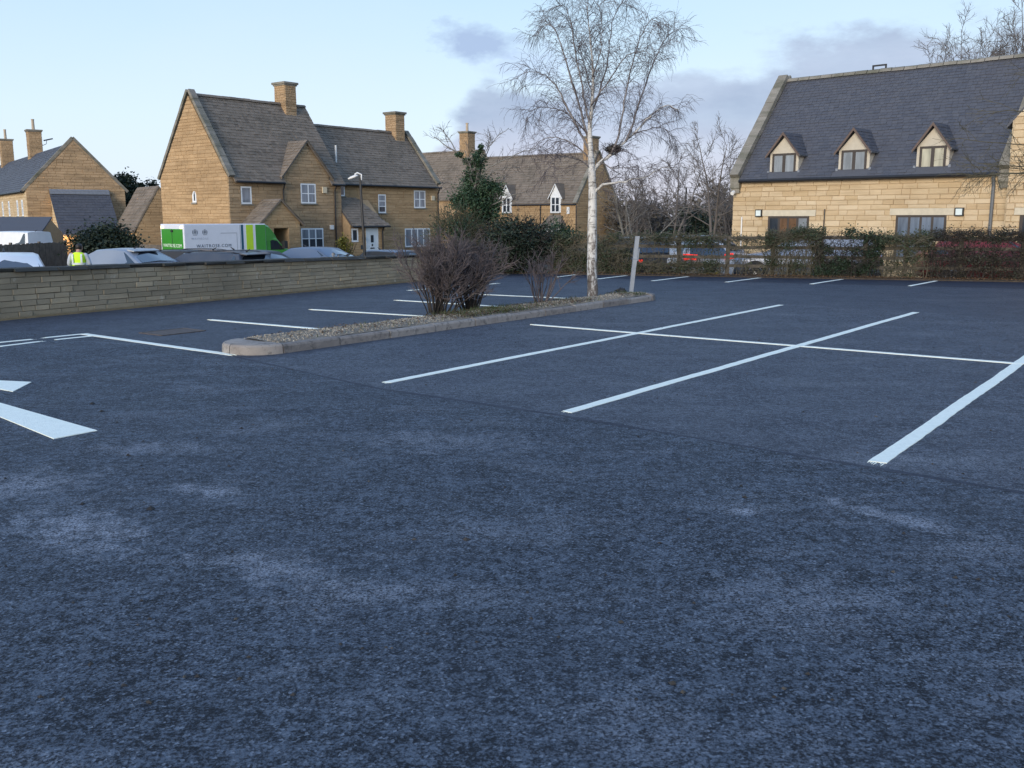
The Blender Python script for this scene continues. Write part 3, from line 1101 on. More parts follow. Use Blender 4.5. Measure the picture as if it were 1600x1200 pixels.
# ------------------------------------------------------------------ stone boundary wall
def build_boundary_wall():
    L = (WALL_B - WALL_A).length
    ang = math.atan2(WD.y, WD.x)
    w = thing('stone_wall', 'long low weathered stone boundary wall with dark mossy coping', 'wall', WALL_A, ang)
    # in wall space: x along, -y faces the car park
    def top(x):
        t = x / L
        return 0.83 - 0.25 * t
    core = MB()
    n = 20
    vs = []
    for i in range(n + 1):
        x = L * i / n
        z = top(x)
        vs += [(x, 0.0, -1.2), (x, 0.0, z), (x, 0.26, z), (x, 0.26, -1.2)]
    fs = []
    for i in range(n):
        for j in range(4):
            fs.append((i * 4 + j, i * 4 + (j + 1) % 4, i * 4 + 4 + (j + 1) % 4, i * 4 + 4 + j))
    fs += [(0, 3, 2, 1), (n * 4, n * 4 + 1, n * 4 + 2, n * 4 + 3)]
    core.add(vs, fs)
    core.build('wall_core', mortar_grey, w)
    r = random.Random(21)
    meshes = unit_stones(stone_grey, 5, 9, 0.02, 0.07)
    rects = []
    rows = 8
    for i in range(rows):
        x = -r.uniform(0, .3)
        while x < L:
            l = r.uniform(0.22, 0.62)
            e = min(L, x + l)
            s_ = max(0, x)
            if e - s_ > 0.06:
                zt = top((s_ + e) / 2)
                f0 = 0
                ed = [0, .135, .25, .38, .50, .635, .75, .88, 1.0]
                z0, z1 = zt * ed[i], zt * ed[i + 1]
                if l > 9:     # two thin stones in one course
                    zm = z0 + (z1 - z0) * r.uniform(.4, .6)
                    rects.append((s_, e, z0, zm))
                    rects.append((s_, e, zm, z1))
                else:
                    rects.append((s_, e, z0, z1))
            x = e
    # the 290 stones that show largest (nearest the camera) stay parts; the far end is joined
    vis = sorted(rects, key=lambda q: (q[0] < 3.3, q[0]))
    single, rest = vis[:292], vis[292:]
    for (x0, x1, z0, z1) in single:
        part('stone', r.choice(meshes), w, Matrix.Translation((x0 + .004, 0, z0 + .003)) @ Matrix.Diagonal((x1 - x0 - .008, r.uniform(.010, .027), z1 - z0 - .006, 1)))
    stone_grey_i = stone_mat('weathered_wall_stone_joined', [(0.29, 0.255, 0.19), (0.33, 0.29, 0.215), (0.40, 0.34, 0.24), (0.30, 0.27, 0.205), (0.36, 0.325, 0.255)], 'island', stain=(0.17, 0.15, 0.11), stain_amt=0.6, lichen=(0.50, 0.47, 0.40), big=0.8)
    joined_stones(rest, None, 0.028, 0.004, r).build('stones_at_the_ends', stone_grey_i, w, kind='stuff')
    cm = unit_stones(coping_dark, 9, 5, 0.008, 0.12)
    x = 0.0
    while x < L:
        l = r.uniform(0.45, 0.95)
        e = min(L, x + l)
        za, zb = top(x), top(e)
        mm = Matrix.Translation((x + .003, 0.31, za + .002)) @ Matrix.Rotation(math.atan2(za - zb, e - x), 4, 'Y') @ Matrix.Diagonal((e - x - .006, r.uniform(.355, .375), r.uniform(.055, .068), 1))
        part('coping_stone', r.choice(cm), w, mm)
        x = e
    g = MB()
    for i in range(700):
        px = r.uniform(0, L)
        c = Vector((px, -0.02 - abs(r.gauss(0, .03)), 0.0))
        tip = c + Vector((r.gauss(0, .02), r.gauss(0, .02), r.uniform(.02, .07)))
        wv = Vector((r.uniform(-1, 1), r.uniform(-1, 1), 0)).normalized() * .004
        g.add([c - wv, c + wv, tip], [(0, 1, 2)])
    g.build('weeds', grass_m, w, kind='stuff')


build_boundary_wall()


# ------------------------------------------------------------------ house kit
def wall_xf(kind, D=0.0, L=0.0):
    """wall-local (x along seen from outside, -y outwards) to house-local"""
    if kind == 'front':
        return Matrix.Identity(4)
    if kind == 'left':
        return Matrix.Translation((0, D, 0)) @ Matrix.Rotation(-math.pi / 2, 4, 'Z')
    if kind == 'right':
        return Matrix.Translation((L, 0, 0)) @ Matrix.Rotation(math.pi / 2, 4, 'Z')
    if kind == 'back':
        return Matrix.Translation((L, D, 0)) @ Matrix.Rotation(math.pi, 4, 'Z')


def window(parent, xf, x0, x1, z0, z1, cols, rows, frame, glass, sill=None, fw=0.055, out=0.02, deep=0.05, lintel=None, panes=True, rowsplit=None, label=None):
    """casement: frame and bars are the part, each pane and the sill a sub-part"""
    b = MB()
    y0, y1 = -out, deep
    b.box(x0, x1, y0, y1, z0, z0 + fw)
    b.box(x0, x1, y0, y1, z1 - fw, z1)
    b.box(x0, x0 + fw, y0, y1, z0 + fw, z1 - fw)
    b.box(x1 - fw, x1, y0, y1, z0 + fw, z1 - fw)
    cw = (x1 - x0 - 2 * fw) / cols
    for i in range(1, cols):
        xm = x0 + fw + cw * i
        b.box(xm - fw * .55, xm + fw * .55, y0 + .004, y1, z0 + fw, z1 - fw)
    rs = rowsplit or [i / rows for i in range(1, rows)]
    zs = [0] + rs + [1]
    hz = z1 - z0 - 2 * fw
    for q in rs:
        zm = z0 + fw + hz * q
        for i in range(cols):
            b.box(x0 + fw + cw * i + (fw * .55 if i else 0), x0 + fw + cw * (i + 1) - (fw * .55 if i < cols - 1 else 0), y0 + .008, y1, zm - fw * .3, zm + fw * .3)
    w = b.build('window', frame, parent, xf, label=label)
    gl = glass if isinstance(glass, (list, tuple)) else [glass]
    for i in range(cols):
        for j in range(len(zs) - 1):
            p = MB()
            xa, xb = x0 + fw + cw * i + (fw * .55 if i else 0), x0 + fw + cw * (i + 1) - (fw * .55 if i < cols - 1 else 0)
            za, zb = z0 + fw + hz * zs[j], z0 + fw + hz * zs[j + 1]
            za += fw * .3 if j else 0
            zb -= fw * .3 if j < len(zs) - 2 else 0
            p.box(xa, xb, y0 + 0.010, y0 + 0.017, za, zb)
            p.build('pane', gl[(i * (len(zs) - 1) + j) % len(gl)], w, xf)
    if sill:
        p = MB()
        p.box(x0 - .05, x1 + .05, -out - .07, deep, z0 - .075, z0 - .002)
        p.build('sill', sill, w, xf)
    return w


def chimney(parent, x, y, z0, z1, w, d, mat, mort, seed, pots=0, pot_h=0.5, cap_mat=None):
    """stack of coursed stone with a projecting cap (part) and pots (sub-parts)"""
    r = random.Random(seed)
    b = MB()
    b.box(x - w / 2, x + w / 2, y - d / 2, y + d / 2, z0, z1)
    ch = b.build('chimney', mort, parent)
    st = MB()
    for kind, ln, xf in (('f', w, Matrix.Translation((x - w / 2, y - d / 2, 0))), ('l', d, Matrix.Translation((x - w / 2, y + d / 2, 0)) @ Matrix.Rotation(-math.pi / 2, 4, 'Z')),
                         ('r', d, Matrix.Translation((x + w / 2, y - d / 2, 0)) @ Matrix.Rotation(math.pi / 2, 4, 'Z')), ('b', w, Matrix.Translation((x + w / 2, y + d / 2, 0)) @ Matrix.Rotation(math.pi, 4, 'Z'))):
        j = joined_stones(stone_rects(0, ln, z0, z1 - .1, .10, .16, .22, .42, [], r), None, .03, .006, r)
        st.add([tuple(xf @ Vector(p)) for p in j.v], j.f)
    st.build('chimney_stones', mat, ch, kind='stuff')
    c = MB()
    c.box(x - w / 2 - .06, x + w / 2 + .06, y - d / 2 - .06, y + d / 2 + .06, z1 - .16, z1 - .08)
    c.box(x - w / 2 - .12, x + w / 2 + .12, y - d / 2 - .12, y + d / 2 + .12, z1 - .078, z1 + .04)
    c.build('chimney_cap', cap_mat or coping_grey, ch)
    fl = MB()
    fl.box(x - w / 2 - .07, x + w / 2 + .07, y - d / 2 - .07, y + d / 2 + .07, z0 + .5, z0 + .78)
    for i in range(pots):
        p = MB()
        px = x + (i - (pots - 1) / 2) * 0.35
        p.tube([(px, y, z1 + .03), (px, y, z1 + .1), (px, y, z1 + pot_h - .08), (px, y, z1 + pot_h - .07), (px, y, z1 + pot_h)], [.15, .13, .115, .14, .14], 12)
        p.build('chimney_pot', clay_pot, ch)
    return ch


def pipe(parent, name, pts, rad, mat):
    b = MB()
    b.tube(pts, rad, 8)
    return b.build(name, mat, parent)


def gable_block(h, x0, x1, y0, y1, ze, zr, mort, over=0.22, name='wall', base=0.0):
    """solid body with gables on the x ends"""
    ym = (y0 + y1) / 2
    b = MB()
    prof = [(y0, base), (y1, base), (y1, ze), (ym, zr), (y0, ze)]
    b.ext([(x0, y, z) for y, z in prof][::-1], (x1 - x0, 0, 0))
    return b.build(name, mort, h)


def roof_slab(h, x0, x1, y0, y1, ze, zr, mat, over=0.22, t=0.09, name='roof'):
    ym = (y0 + y1) / 2
    sl = (zr - ze) / (ym - y0)
    b = MB()
    e = over
    pr = [(y0 - e, ze - e * sl), (ym, zr), (y1 + e, ze - e * sl), (y1 + e, ze - e * sl + t), (ym, zr + t * 1.2), (y0 - e, ze - e * sl + t)]
    b.ext([(x0, y, z) for y, z in pr][::-1], (x1 - x0, 0, 0))
    o = b.build(name, mat, h)
    return o, (Vector((x0, y0 - e, ze - e * sl + t)), Vector((0, ym - y0 + e, zr + t * .2 - (ze - e * sl))).normalized(), math.hypot(ym - y0 + e, zr - ze + e * sl))


def ridge_tiles(parent, x0, x1, y, z, mat, r, w=0.16, l=0.45):
    b = MB()
    x = x0
    while x < x1 - .05:
        e = min(x1, x + l)
        dz = r.uniform(-.01, .012)
        b.loft([[(q, y - w, z - .08 + dz), (q, y - w * .5, z + .03 + dz), (q, y, z + .06 + dz), (q, y + w * .5, z + .03 + dz), (q, y + w, z - .08 + dz)] for q in (x + .006, e - .006)])
        x = e
    return b


def verge_copings(parent, x, wdt, y_e, z_e, y_r, z_r, thick, mat, r, n, kneeler=True):
    """coping stones up one slope of a gable; x is the outer face, wdt its width"""
    a, b_ = Vector((0, y_e, z_e)), Vector((0, y_r, z_r))
    d = (b_ - a)
    L = d.length
    d.normalize()
    nor = Vector((0, -d.z, d.y))
    if nor.z < 0:
        nor = -nor
    for i in range(n):
        s0, s1 = L * i / n, L * (i + 1) / n
        c = a + d * ((s0 + s1) / 2) + nor * (thick / 2 + r.uniform(-.008, .012))
        m = MB()
        m.obox(Vector((x + wdt / 2, c.y, c.z)), (wdt / 2, 0, 0), d * ((s1 - s0) / 2 - .006), nor * (thick / 2))
        m.build('coping_stone', mat, parent)


def tile_roof(parent_roof, info, length, mat, r, row_h=.2, tile_w=.26, thick=.022, skip=None, nm='roof_tiles'):
    o, up, sl = info
    return roof_slope_tiles(o, (1, 0, 0), up, length, sl, row_h, tile_w, thick, r, skip).build(nm, mat, parent_roof, kind='stuff')
# ------------------------------------------------------------------ centre house, taller half
HG = -1.02                                             # ground level at the houses beyond the wall


def build_house_a():
    rz = math.atan2(.777, .63)
    h = thing('stone_house', 'tall honey stone house with plain gable end towards the wall and gabled porch', 'house', (-14.67, 50.0, HG), rz)
    Z = lambda z: z - HG
    L, D, ze, zr = 7.58, 6.34, Z(3.73), Z(8.0)
    r = random.Random(31)
    gable_block(h, 0, L, 0, D, ze, zr, mortar_gold)
    ym = D / 2
    # gable end stones (faces left and towards us)
    slit = (3.05, 3.42, Z(2.45), Z(3.05))
    pent = [(0, 0), (D, 0), (D, ze), (ym, zr), (0, ze)]
    j = joined_stones(stone_rects(0, D, 0, zr, .13, .21, .28, .75, [slit], r), pent, .026, .0035, r)
    j.build('gable_stones', stone_gold, h, wall_xf('left', D), kind='stuff')
    # arched slit window in the gable
    b = MB()
    x0, x1, z0, z1 = slit
    arc = [(x0, z0), (x1, z0), (x1, z1 - .2), ((x0 + x1) / 2 + .1, z1 - .05), ((x0 + x1) / 2, z1), ((x0 + x1) / 2 - .1, z1 - .05), (x0, z1 - .2)]
    b.ext([(x, .0, z) for x, z in arc], (0, -.025, 0))
    w = b.build('window', white_paint, h, wall_xf('left', D), label='small arched white window in the gable')
    b = MB()
    b.ext([(x0 + .14 + (x - x0) * .35, -.026, z0 + .09 + (z - z0) * .8) for x, z in arc], (0, -.006, 0))
    b.build('pane', pane_dark, w, wall_xf('left', D))
    b = MB()
    b.box(x0 - .06, x1 + .06, -.09, .0, z0 - .09, z0 - .003)
    b.build('sill', coping_grey, w, wall_xf('left', D))
    # front wall stones with openings
    W = [(0.74, 1.40, Z(2.36), Z(3.26), 1, 1), (4.66, 5.72, Z(2.43), Z(3.52), 2, 2), (4.58, 6.16, Z(-.10), Z(1.06), 3, 2)]
    ops = [q[:4] for q in W]
    j = joined_stones(stone_rects(0, L, 0, ze, .13, .21, .28, .7, ops, r), None, .026, .0035, r)
    j.build('front_stones', stone_brown, h, kind='stuff')
    for (x0, x1, z0, z1, c, rw) in W:
        window(h, None, x0, x1, z0, z1, c, rw, white_paint, [pane_curtain, pane_curtain] if rw == 2 and c == 2 else [pane_dark, pane_curtain] if rw == 2 else pane_curtain, sill=coping_grey, fw=.075, out=.022, deep=.0)
    # cross gable over the middle of the front
    gx0, gx1, gzt = 3.55, 6.70, Z(5.75)
    gm = (gx0 + gx1) / 2
    gz0 = Z(3.98)
    b = MB()
    b.ext([(x, .002, z) for x, z in ((gx0, Z(3.5)), (gx1, Z(3.5)), (gx1, gz0), (gm, gzt), (gx0, gz0))], (0, 1.5, 0))
    cg = b.build('cross_gable', mortar_gold, h)
    j = joined_stones(stone_rects(gx0, gx1, Z(3.73), gzt, .13, .2, .28, .6, [], r), [(gx0, Z(3.7)), (gx1, Z(3.7)), (gx1, gz0), (gm, gzt), (gx0, gz0)], .026, .0035, r)
    j.build('gable_stones', stone_brown, cg, kind='stuff')
    sg = (gzt - gz0) / (gm - gx0)
    for s_ in (-1, 1):
        ex = gx0 - .25 if s_ < 0 else gx1 + .25
        ez = gz0 - .25 * sg
        b = MB()
        b.ext([(ex, -.16, ez), (gm, -.16, gzt), (gm, -.16, gzt + .12), (ex, -.16, ez + .12)], (0, 1.9, 0))
        o = b.build('cross_gable_roof', tile_stone, cg)
        up = Vector((gm - ex, 0, gzt - ez)).normalized()
        sl = Vector((gm - ex, 0, gzt - ez)).length
        roof_slope_tiles(Vector((ex, 1.7 if s_ < 0 else -.19, ez + .12)), (0, -1 if s_ < 0 else 1, 0), up, 1.9, sl, .2, .26, .022, r).build('cross_gable_tiles', tile_stone, cg, kind='stuff')
    # main roof
    rf, info = roof_slab(h, 0.28, gx0 - .02, 0, D, ze, zr, tile_stone)
    roof_slab(h, gx1 + .02, L + .15, 0, D, ze, zr, tile_stone)
    slm = (zr - ze) / ym
    b = MB()
    pr = [(.12, ze + .12 * slm), (ym, zr), (D + .22, ze - .22 * slm), (D + .22, ze - .22 * slm + .09), (ym, zr + .108), (.12, ze + .12 * slm + .09)]
    b.ext([(gx0 - .019, y, z) for y, z in pr][::-1], (gx1 - gx0 + .038, 0, 0))
    b.build('roof', tile_stone, h)

    def skip(x, s_):
        # under the cross gable roof
        xx = x + .28
        y = -.22 + s_ * info[1].y
        z = info[0].z + s_ * info[1].z
        return (abs(xx - gm) < (gzt - z) / sg - .05 and z < gzt) or (gx0 - .1 < xx < gx1 + .1 and y < .14)
    tile_roof(rf, info, L - .13, tile_stone, r, thick=.016, skip=skip)
    ridge_tiles(rf, .28, L + .15, ym, zr + .13, tile_stone, r).build('ridge_tiles', tile_stone, rf, kind='stuff')
    # raised coping up the gable
    verge_copings(h, -.06, .36, -.12, ze - .02, ym, zr + .25, .16, coping_grey, r, 9)
    verge_copings(h, -.06, .36, D + .12, ze - .02, ym + .002, zr + .252, .16, coping_grey, r, 9)
    chimney(h, 6.35, ym, zr - .9, Z(9.28), .78, .95, stone_brown, mortar_gold, 5)
    # gutters and pipes
    g = MB()
    g.tube([(.35, -.30, ze - .24), (3.4, -.30, ze - .24)], .06, 8)
    g.build('gutter', black_metal, h)
    g = MB()
    g.tube([(gx1 + .05, -.30, ze - .24), (L + .1, -.30, ze - .24)], .06, 8)
    g.build('gutter', black_metal, h)
    pipe(h, 'downpipe', [(3.42, -.25, ze - .26), (3.42, -.09, ze - .6), (3.42, -.09, 0)], .045, black_metal)
    pipe(h, 'downpipe', [(7.05, -.25, ze - .26), (7.05, -.09, ze - .6), (7.05, -.09, 0)], .045, black_metal)
    b = MB()
    b.box(6.15, 6.45, -.12, -.04, Z(3.02), Z(3.36))
    b.build('alarm_box', plain('cream_plastic', (.62, .52, .36), .5), h)
    b = MB()
    b.box(6.62, 6.86, -.14, -.04, Z(.98), Z(1.22))
    b.build('meter_box', white_plastic, h)
    # end wall facing right (above the lower half)
    j = joined_stones(stone_rects(0, D, 0, zr, .14, .21, .3, .7, [], r), pent, .025, .0035, r)
    j.build('end_stones', stone_brown, h, wall_xf('right', D, L), kind='stuff')
    # gabled porch
    px0, px1, pd = 0.86, 3.32, 1.5
    pm = (px0 + px1) / 2
    pe, pt = Z(1.40), Z(2.52)
    pb = MB()
    ow0, ow1, oz = 1.62, 2.56, Z(1.1)
    for (a, b_) in ((px0, ow0), (ow1, px1)):
        pb.box(a, b_, -pd, -.04, 0, oz)
    pb.box(px0, px1, -pd, -.04, oz + .001, pe)
    pb.ext([(px0, -pd, pe), (px1, -pd, pe), (pm, -pd, pt)], (0, pd - .04, 0))
    porch = pb.build('porch', mortar_gold, h)
    xfp = Matrix.Translation((0, -pd, 0))
    j = joined_stones(stone_rects(px0, px1, 0, pt, .12, .19, .25, .55, [(ow0, ow1, -1, oz)], r), [(px0, 0), (px1, 0), (px1, pe), (pm, pt), (px0, pe)], .024, .0035, r)
    j.build('porch_stones', stone_gold, porch, xfp, kind='stuff')
    j = joined_stones(stone_rects(0, pd, 0, pe, .12, .19, .25, .55, [], r), None, .024, .0035, r)
    j.build('porch_stones', stone_gold, porch, Matrix.Translation((px0, -.04, 0)) @ Matrix.Rotation(-math.pi / 2, 4, 'Z'), kind='stuff')
    sp = (pt - pe) / (pm - px0)
    for s_ in (-1, 1):
        ex = px0 - .2 if s_ < 0 else px1 + .2
        ez = pe - .2 * sp
        b = MB()
        b.ext([(ex, -pd - .12, ez), (pm, -pd - .12, pt), (pm, -pd - .12, pt + .1), (ex, -pd - .12, ez + .1)], (0, pd + .1, 0))
        b.build('porch_roof', tile_stone, porch)
        up = Vector((pm - ex, 0, pt - ez)).normalized()
        sl = Vector((pm - ex, 0, pt - ez)).length
        roof_slope_tiles(Vector((ex, -.02 if s_ < 0 else -pd - .14, ez + .1)), (0, -1 if s_ < 0 else 1, 0), up, pd + .1, sl, .18, .24, .02, r).build('porch_tiles', tile_stone, porch, kind='stuff')
    b = MB()
    b.box(ow0 - .1, ow1 + .1, -.10, -.06, 0, oz + .1)
    b.build('front_door', dark_wood, h, label='dark door inside the gabled porch')
    return h


build_house_a()


def build_house_b():
    """lower half, set back a little and running away to the right"""
    rz = math.atan2(.777, .63)
    d, g = Vector((.63, .777, 0)), Vector((-.777, .63, 0))
    o = Vector((-14.67, 50.0, HG)) + d * 7.60 + g * .8
    h = thing('stone_house', 'lower honey stone house with pale front door, under a long stone tiled roof', 'house', o, rz)
    Z = lambda z: z - HG
    X = lambda s_: s_ - 7.60
    L, D, ze, zr = 9.0, 5.7, Z(3.78), Z(7.05)
    ym = D / 2
    r = random.Random(41)
    gable_block(h, 0.004, L, 0, D, ze, zr, mortar_gold)
    W = [(X(8.0), X(8.55), Z(2.90), Z(3.60), 1, 1, [pane_dark]), (X(11.22), X(11.86), Z(1.93), Z(3.06), 1, 3, [pane_dark, pane_curtain, pane_curtain]), (X(14.32), X(15.36), Z(2.26), Z(3.36), 2, 2, [pane_curtain]),
         (X(13.45), X(15.75), Z(-.20), Z(.97), 4, 1, [pane_curtain])]
    j = joined_stones(stone_rects(0, L, 0, ze, .13, .21, .28, .7, [q[:4] for q in W], r), None, .026, .0035, r)
    j.build('front_stones', stone_gold, h, kind='stuff')
    for (x0, x1, z0, z1, c, rw, gl) in W:
        window(h, None, x0, x1, z0, z1, c, rw, white_paint, gl, sill=coping_grey, fw=.075, out=.022, deep=.0)
    pent = [(0, 0), (D, 0), (D, ze), (ym, zr), (0, ze)]
    j = joined_stones(stone_rects(0, D, 0, zr, .14, .21, .3, .7, [], r), pent, .025, .0035, r)
    j.build('end_stones', stone_brown, h, wall_xf('right', D, L), kind='stuff')
    rf, info = roof_slab(h, .02, L - .28, 0, D, ze, zr, tile_stone)
    tile_roof(rf, info, L - .3, tile_stone, r, thick=.016)
    ridge_tiles(rf, 0.02, L - .3, ym, zr + .13, tile_stone, r).build('ridge_tiles', tile_stone, rf, kind='stuff')
    verge_copings(h, L - .29, .36, -.12, ze - .02, ym, zr + .22, .15, coping_grey, r, 8)
    verge_copings(h, L - .29, .36, D + .12, ze - .02, ym + .002, zr + .222, .15, coping_grey, r, 8)
    chimney(h, L - 1.05, ym, zr - .9, Z(8.42), .80, .95, stone_brown, mortar_gold, 6)
    gu = MB()
    gu.tube([(.2, -.30, ze - .22), (L, -.30, ze - .22)], .06, 8)
    gu.build('gutter', black_metal, h)
    pipe(h, 'downpipe', [(L - .12, -.25, ze - .24), (L - .12, -.09, ze - .6), (L - .12, -.09, 0)], .045, black_metal)
    # vent pipe on the roof
    pipe(h, 'vent_pipe', [(1.15, .9, ze + .9), (1.15, .9, ze + 2.1)], .06, white_plastic)
    b = MB()
    b.box(X(15.85), X(16.12), -.12, -.04, Z(2.75), Z(3.05))
    b.build('alarm_box', plain('cream_plastic', (.62, .52, .36), .5), h)
    # lean-to entrance with front door
    lx0, lx1, ld = X(7.62), X(10.35), 1.45
    le, lt = Z(1.22), Z(2.72)
    dx0, dx1, dz = X(8.82), X(9.80), Z(1.05)
    wx0, wx1, wz0, wz1 = X(7.70), X(8.22), Z(.25), Z(1.03)
    b = MB()
    b.ext([(lx0, -.04, 0), (lx0, -.04, lt), (lx0, -ld, le), (lx0, -ld, 0)], (lx1 - lx0, 0, 0))
    pc = b.build('entrance', mortar_gold, h)
    xf = Matrix.Translation((0, -ld, 0))
    j = joined_stones(stone_rects(lx0, lx1, 0, le, .12, .19, .25, .55, [(dx0, dx1, -1, dz), (wx0, wx1, wz0, wz1)], r), None, .024, .0035, r)
    j.build('entrance_stones', stone_gold, pc, xf, kind='stuff')
    j = joined_stones(stone_rects(0, ld, 0, lt, .12, .19, .25, .55, [], r), [(0, 0), (ld, 0), (ld, lt), (0, le)], .024, .0035, r)
    j.build('entrance_stones', stone_gold, pc, Matrix.Translation((lx1, -ld, 0)) @ Matrix.Rotation(math.pi / 2, 4, 'Z'), kind='stuff')
    # hipped lean-to roof
    e = .22
    A = [(lx0 + .0, -ld - e, le - .05), (lx1 + e, -ld - e, le - .05), (lx1 - .95, -.03, lt + .1), (lx0 + .0, -.03, lt + .1), (lx1 + e, -.03, le - .05)]
    b = MB()
    b.add([Vector(p) for p in A] + [Vector(p) - Vector((0, 0, .09)) for p in A], [(0, 1, 2, 3), (1, 4, 2), (5, 6, 1, 0), (6, 9, 4, 1), (5, 8, 7, 6), (6, 7, 9), (0, 3, 8, 5)])
    ro = b.build('entrance_roof', slate, pc)
    up = Vector((0, ld + e - .03, lt + .15 - le)).normalized()
    sl = Vector((0, ld + e - .03, lt + .15 - le)).length
    rr = random.Random(3)
    roof_slope_tiles(Vector((lx0, -ld - e, le - .045)), (1, 0, 0), up, lx1 + e - lx0, sl, .18, .24, .018, rr, skip=lambda x, s_: x > lx1 + e - lx0 - (.95 + e) * s_ / sl).build('entrance_tiles', tile_stone, pc, kind='stuff')
    gu = MB()
    gu.tube([(lx0, -ld - e - .05, le - .09), (lx1 + e, -ld - e - .05, le - .09)], .055, 8)
    gu.build('entrance_gutter', black_metal, pc)
    pipe(pc, 'entrance_downpipe', [(lx1 - .25, -ld - .2, le - .1), (lx1 - .25, -ld - .07, le - .35), (lx1 - .25, -ld - .07, 0)], .045, black_metal)
    # door
    b = MB()
    b.box(dx0, dx0 + .09, -.02, .0, 0, dz)
    b.box(dx1 - .09, dx1, -.02, .0, 0, dz)
    b.box(dx0 + .09, dx1 - .09, -.02, .0, dz - .09, dz)
    b.box(dx0 + .09, dx1 - .09, -.008, .0, .02, dz - .09)
    dr = b.build('front_door', door_paint, h, xf, label='pale blue-grey front door with dark letter box')
    b = MB()
    b.box(dx0 + .38, dx1 - .38, -.02, -.008, dz - .85, dz - .42)
    b.build('pane', pane_dark, dr, xf)
    b = MB()
    b.box(dx0 + .33, dx1 - .33, -.022, -.008, dz - 1.22, dz - 1.15)
    b.box(dx0 + .44, dx0 + .54, -.022, -.008, dz - 1.06, dz - .94)
    b.build('letter_box', black_metal, dr, xf)
    window(h, xf, wx0, wx1, wz0, wz1, 1, 1, white_paint, pane_dark, sill=None, fw=.1, out=.022, deep=.0)
    b = MB()
    b.box(X(8.38), X(8.70), -.045, -.02, Z(-.18), Z(.06))
    b.build('house_sign', plain('dark_slate_sign', (.05, .055, .06), .6), h, xf)
    b = MB()
    b.box(X(8.50), X(8.62), -.16, -.02, Z(.38), Z(.55))
    b.build('door_lamp', black_metal, h, xf)
    return h


build_house_b()


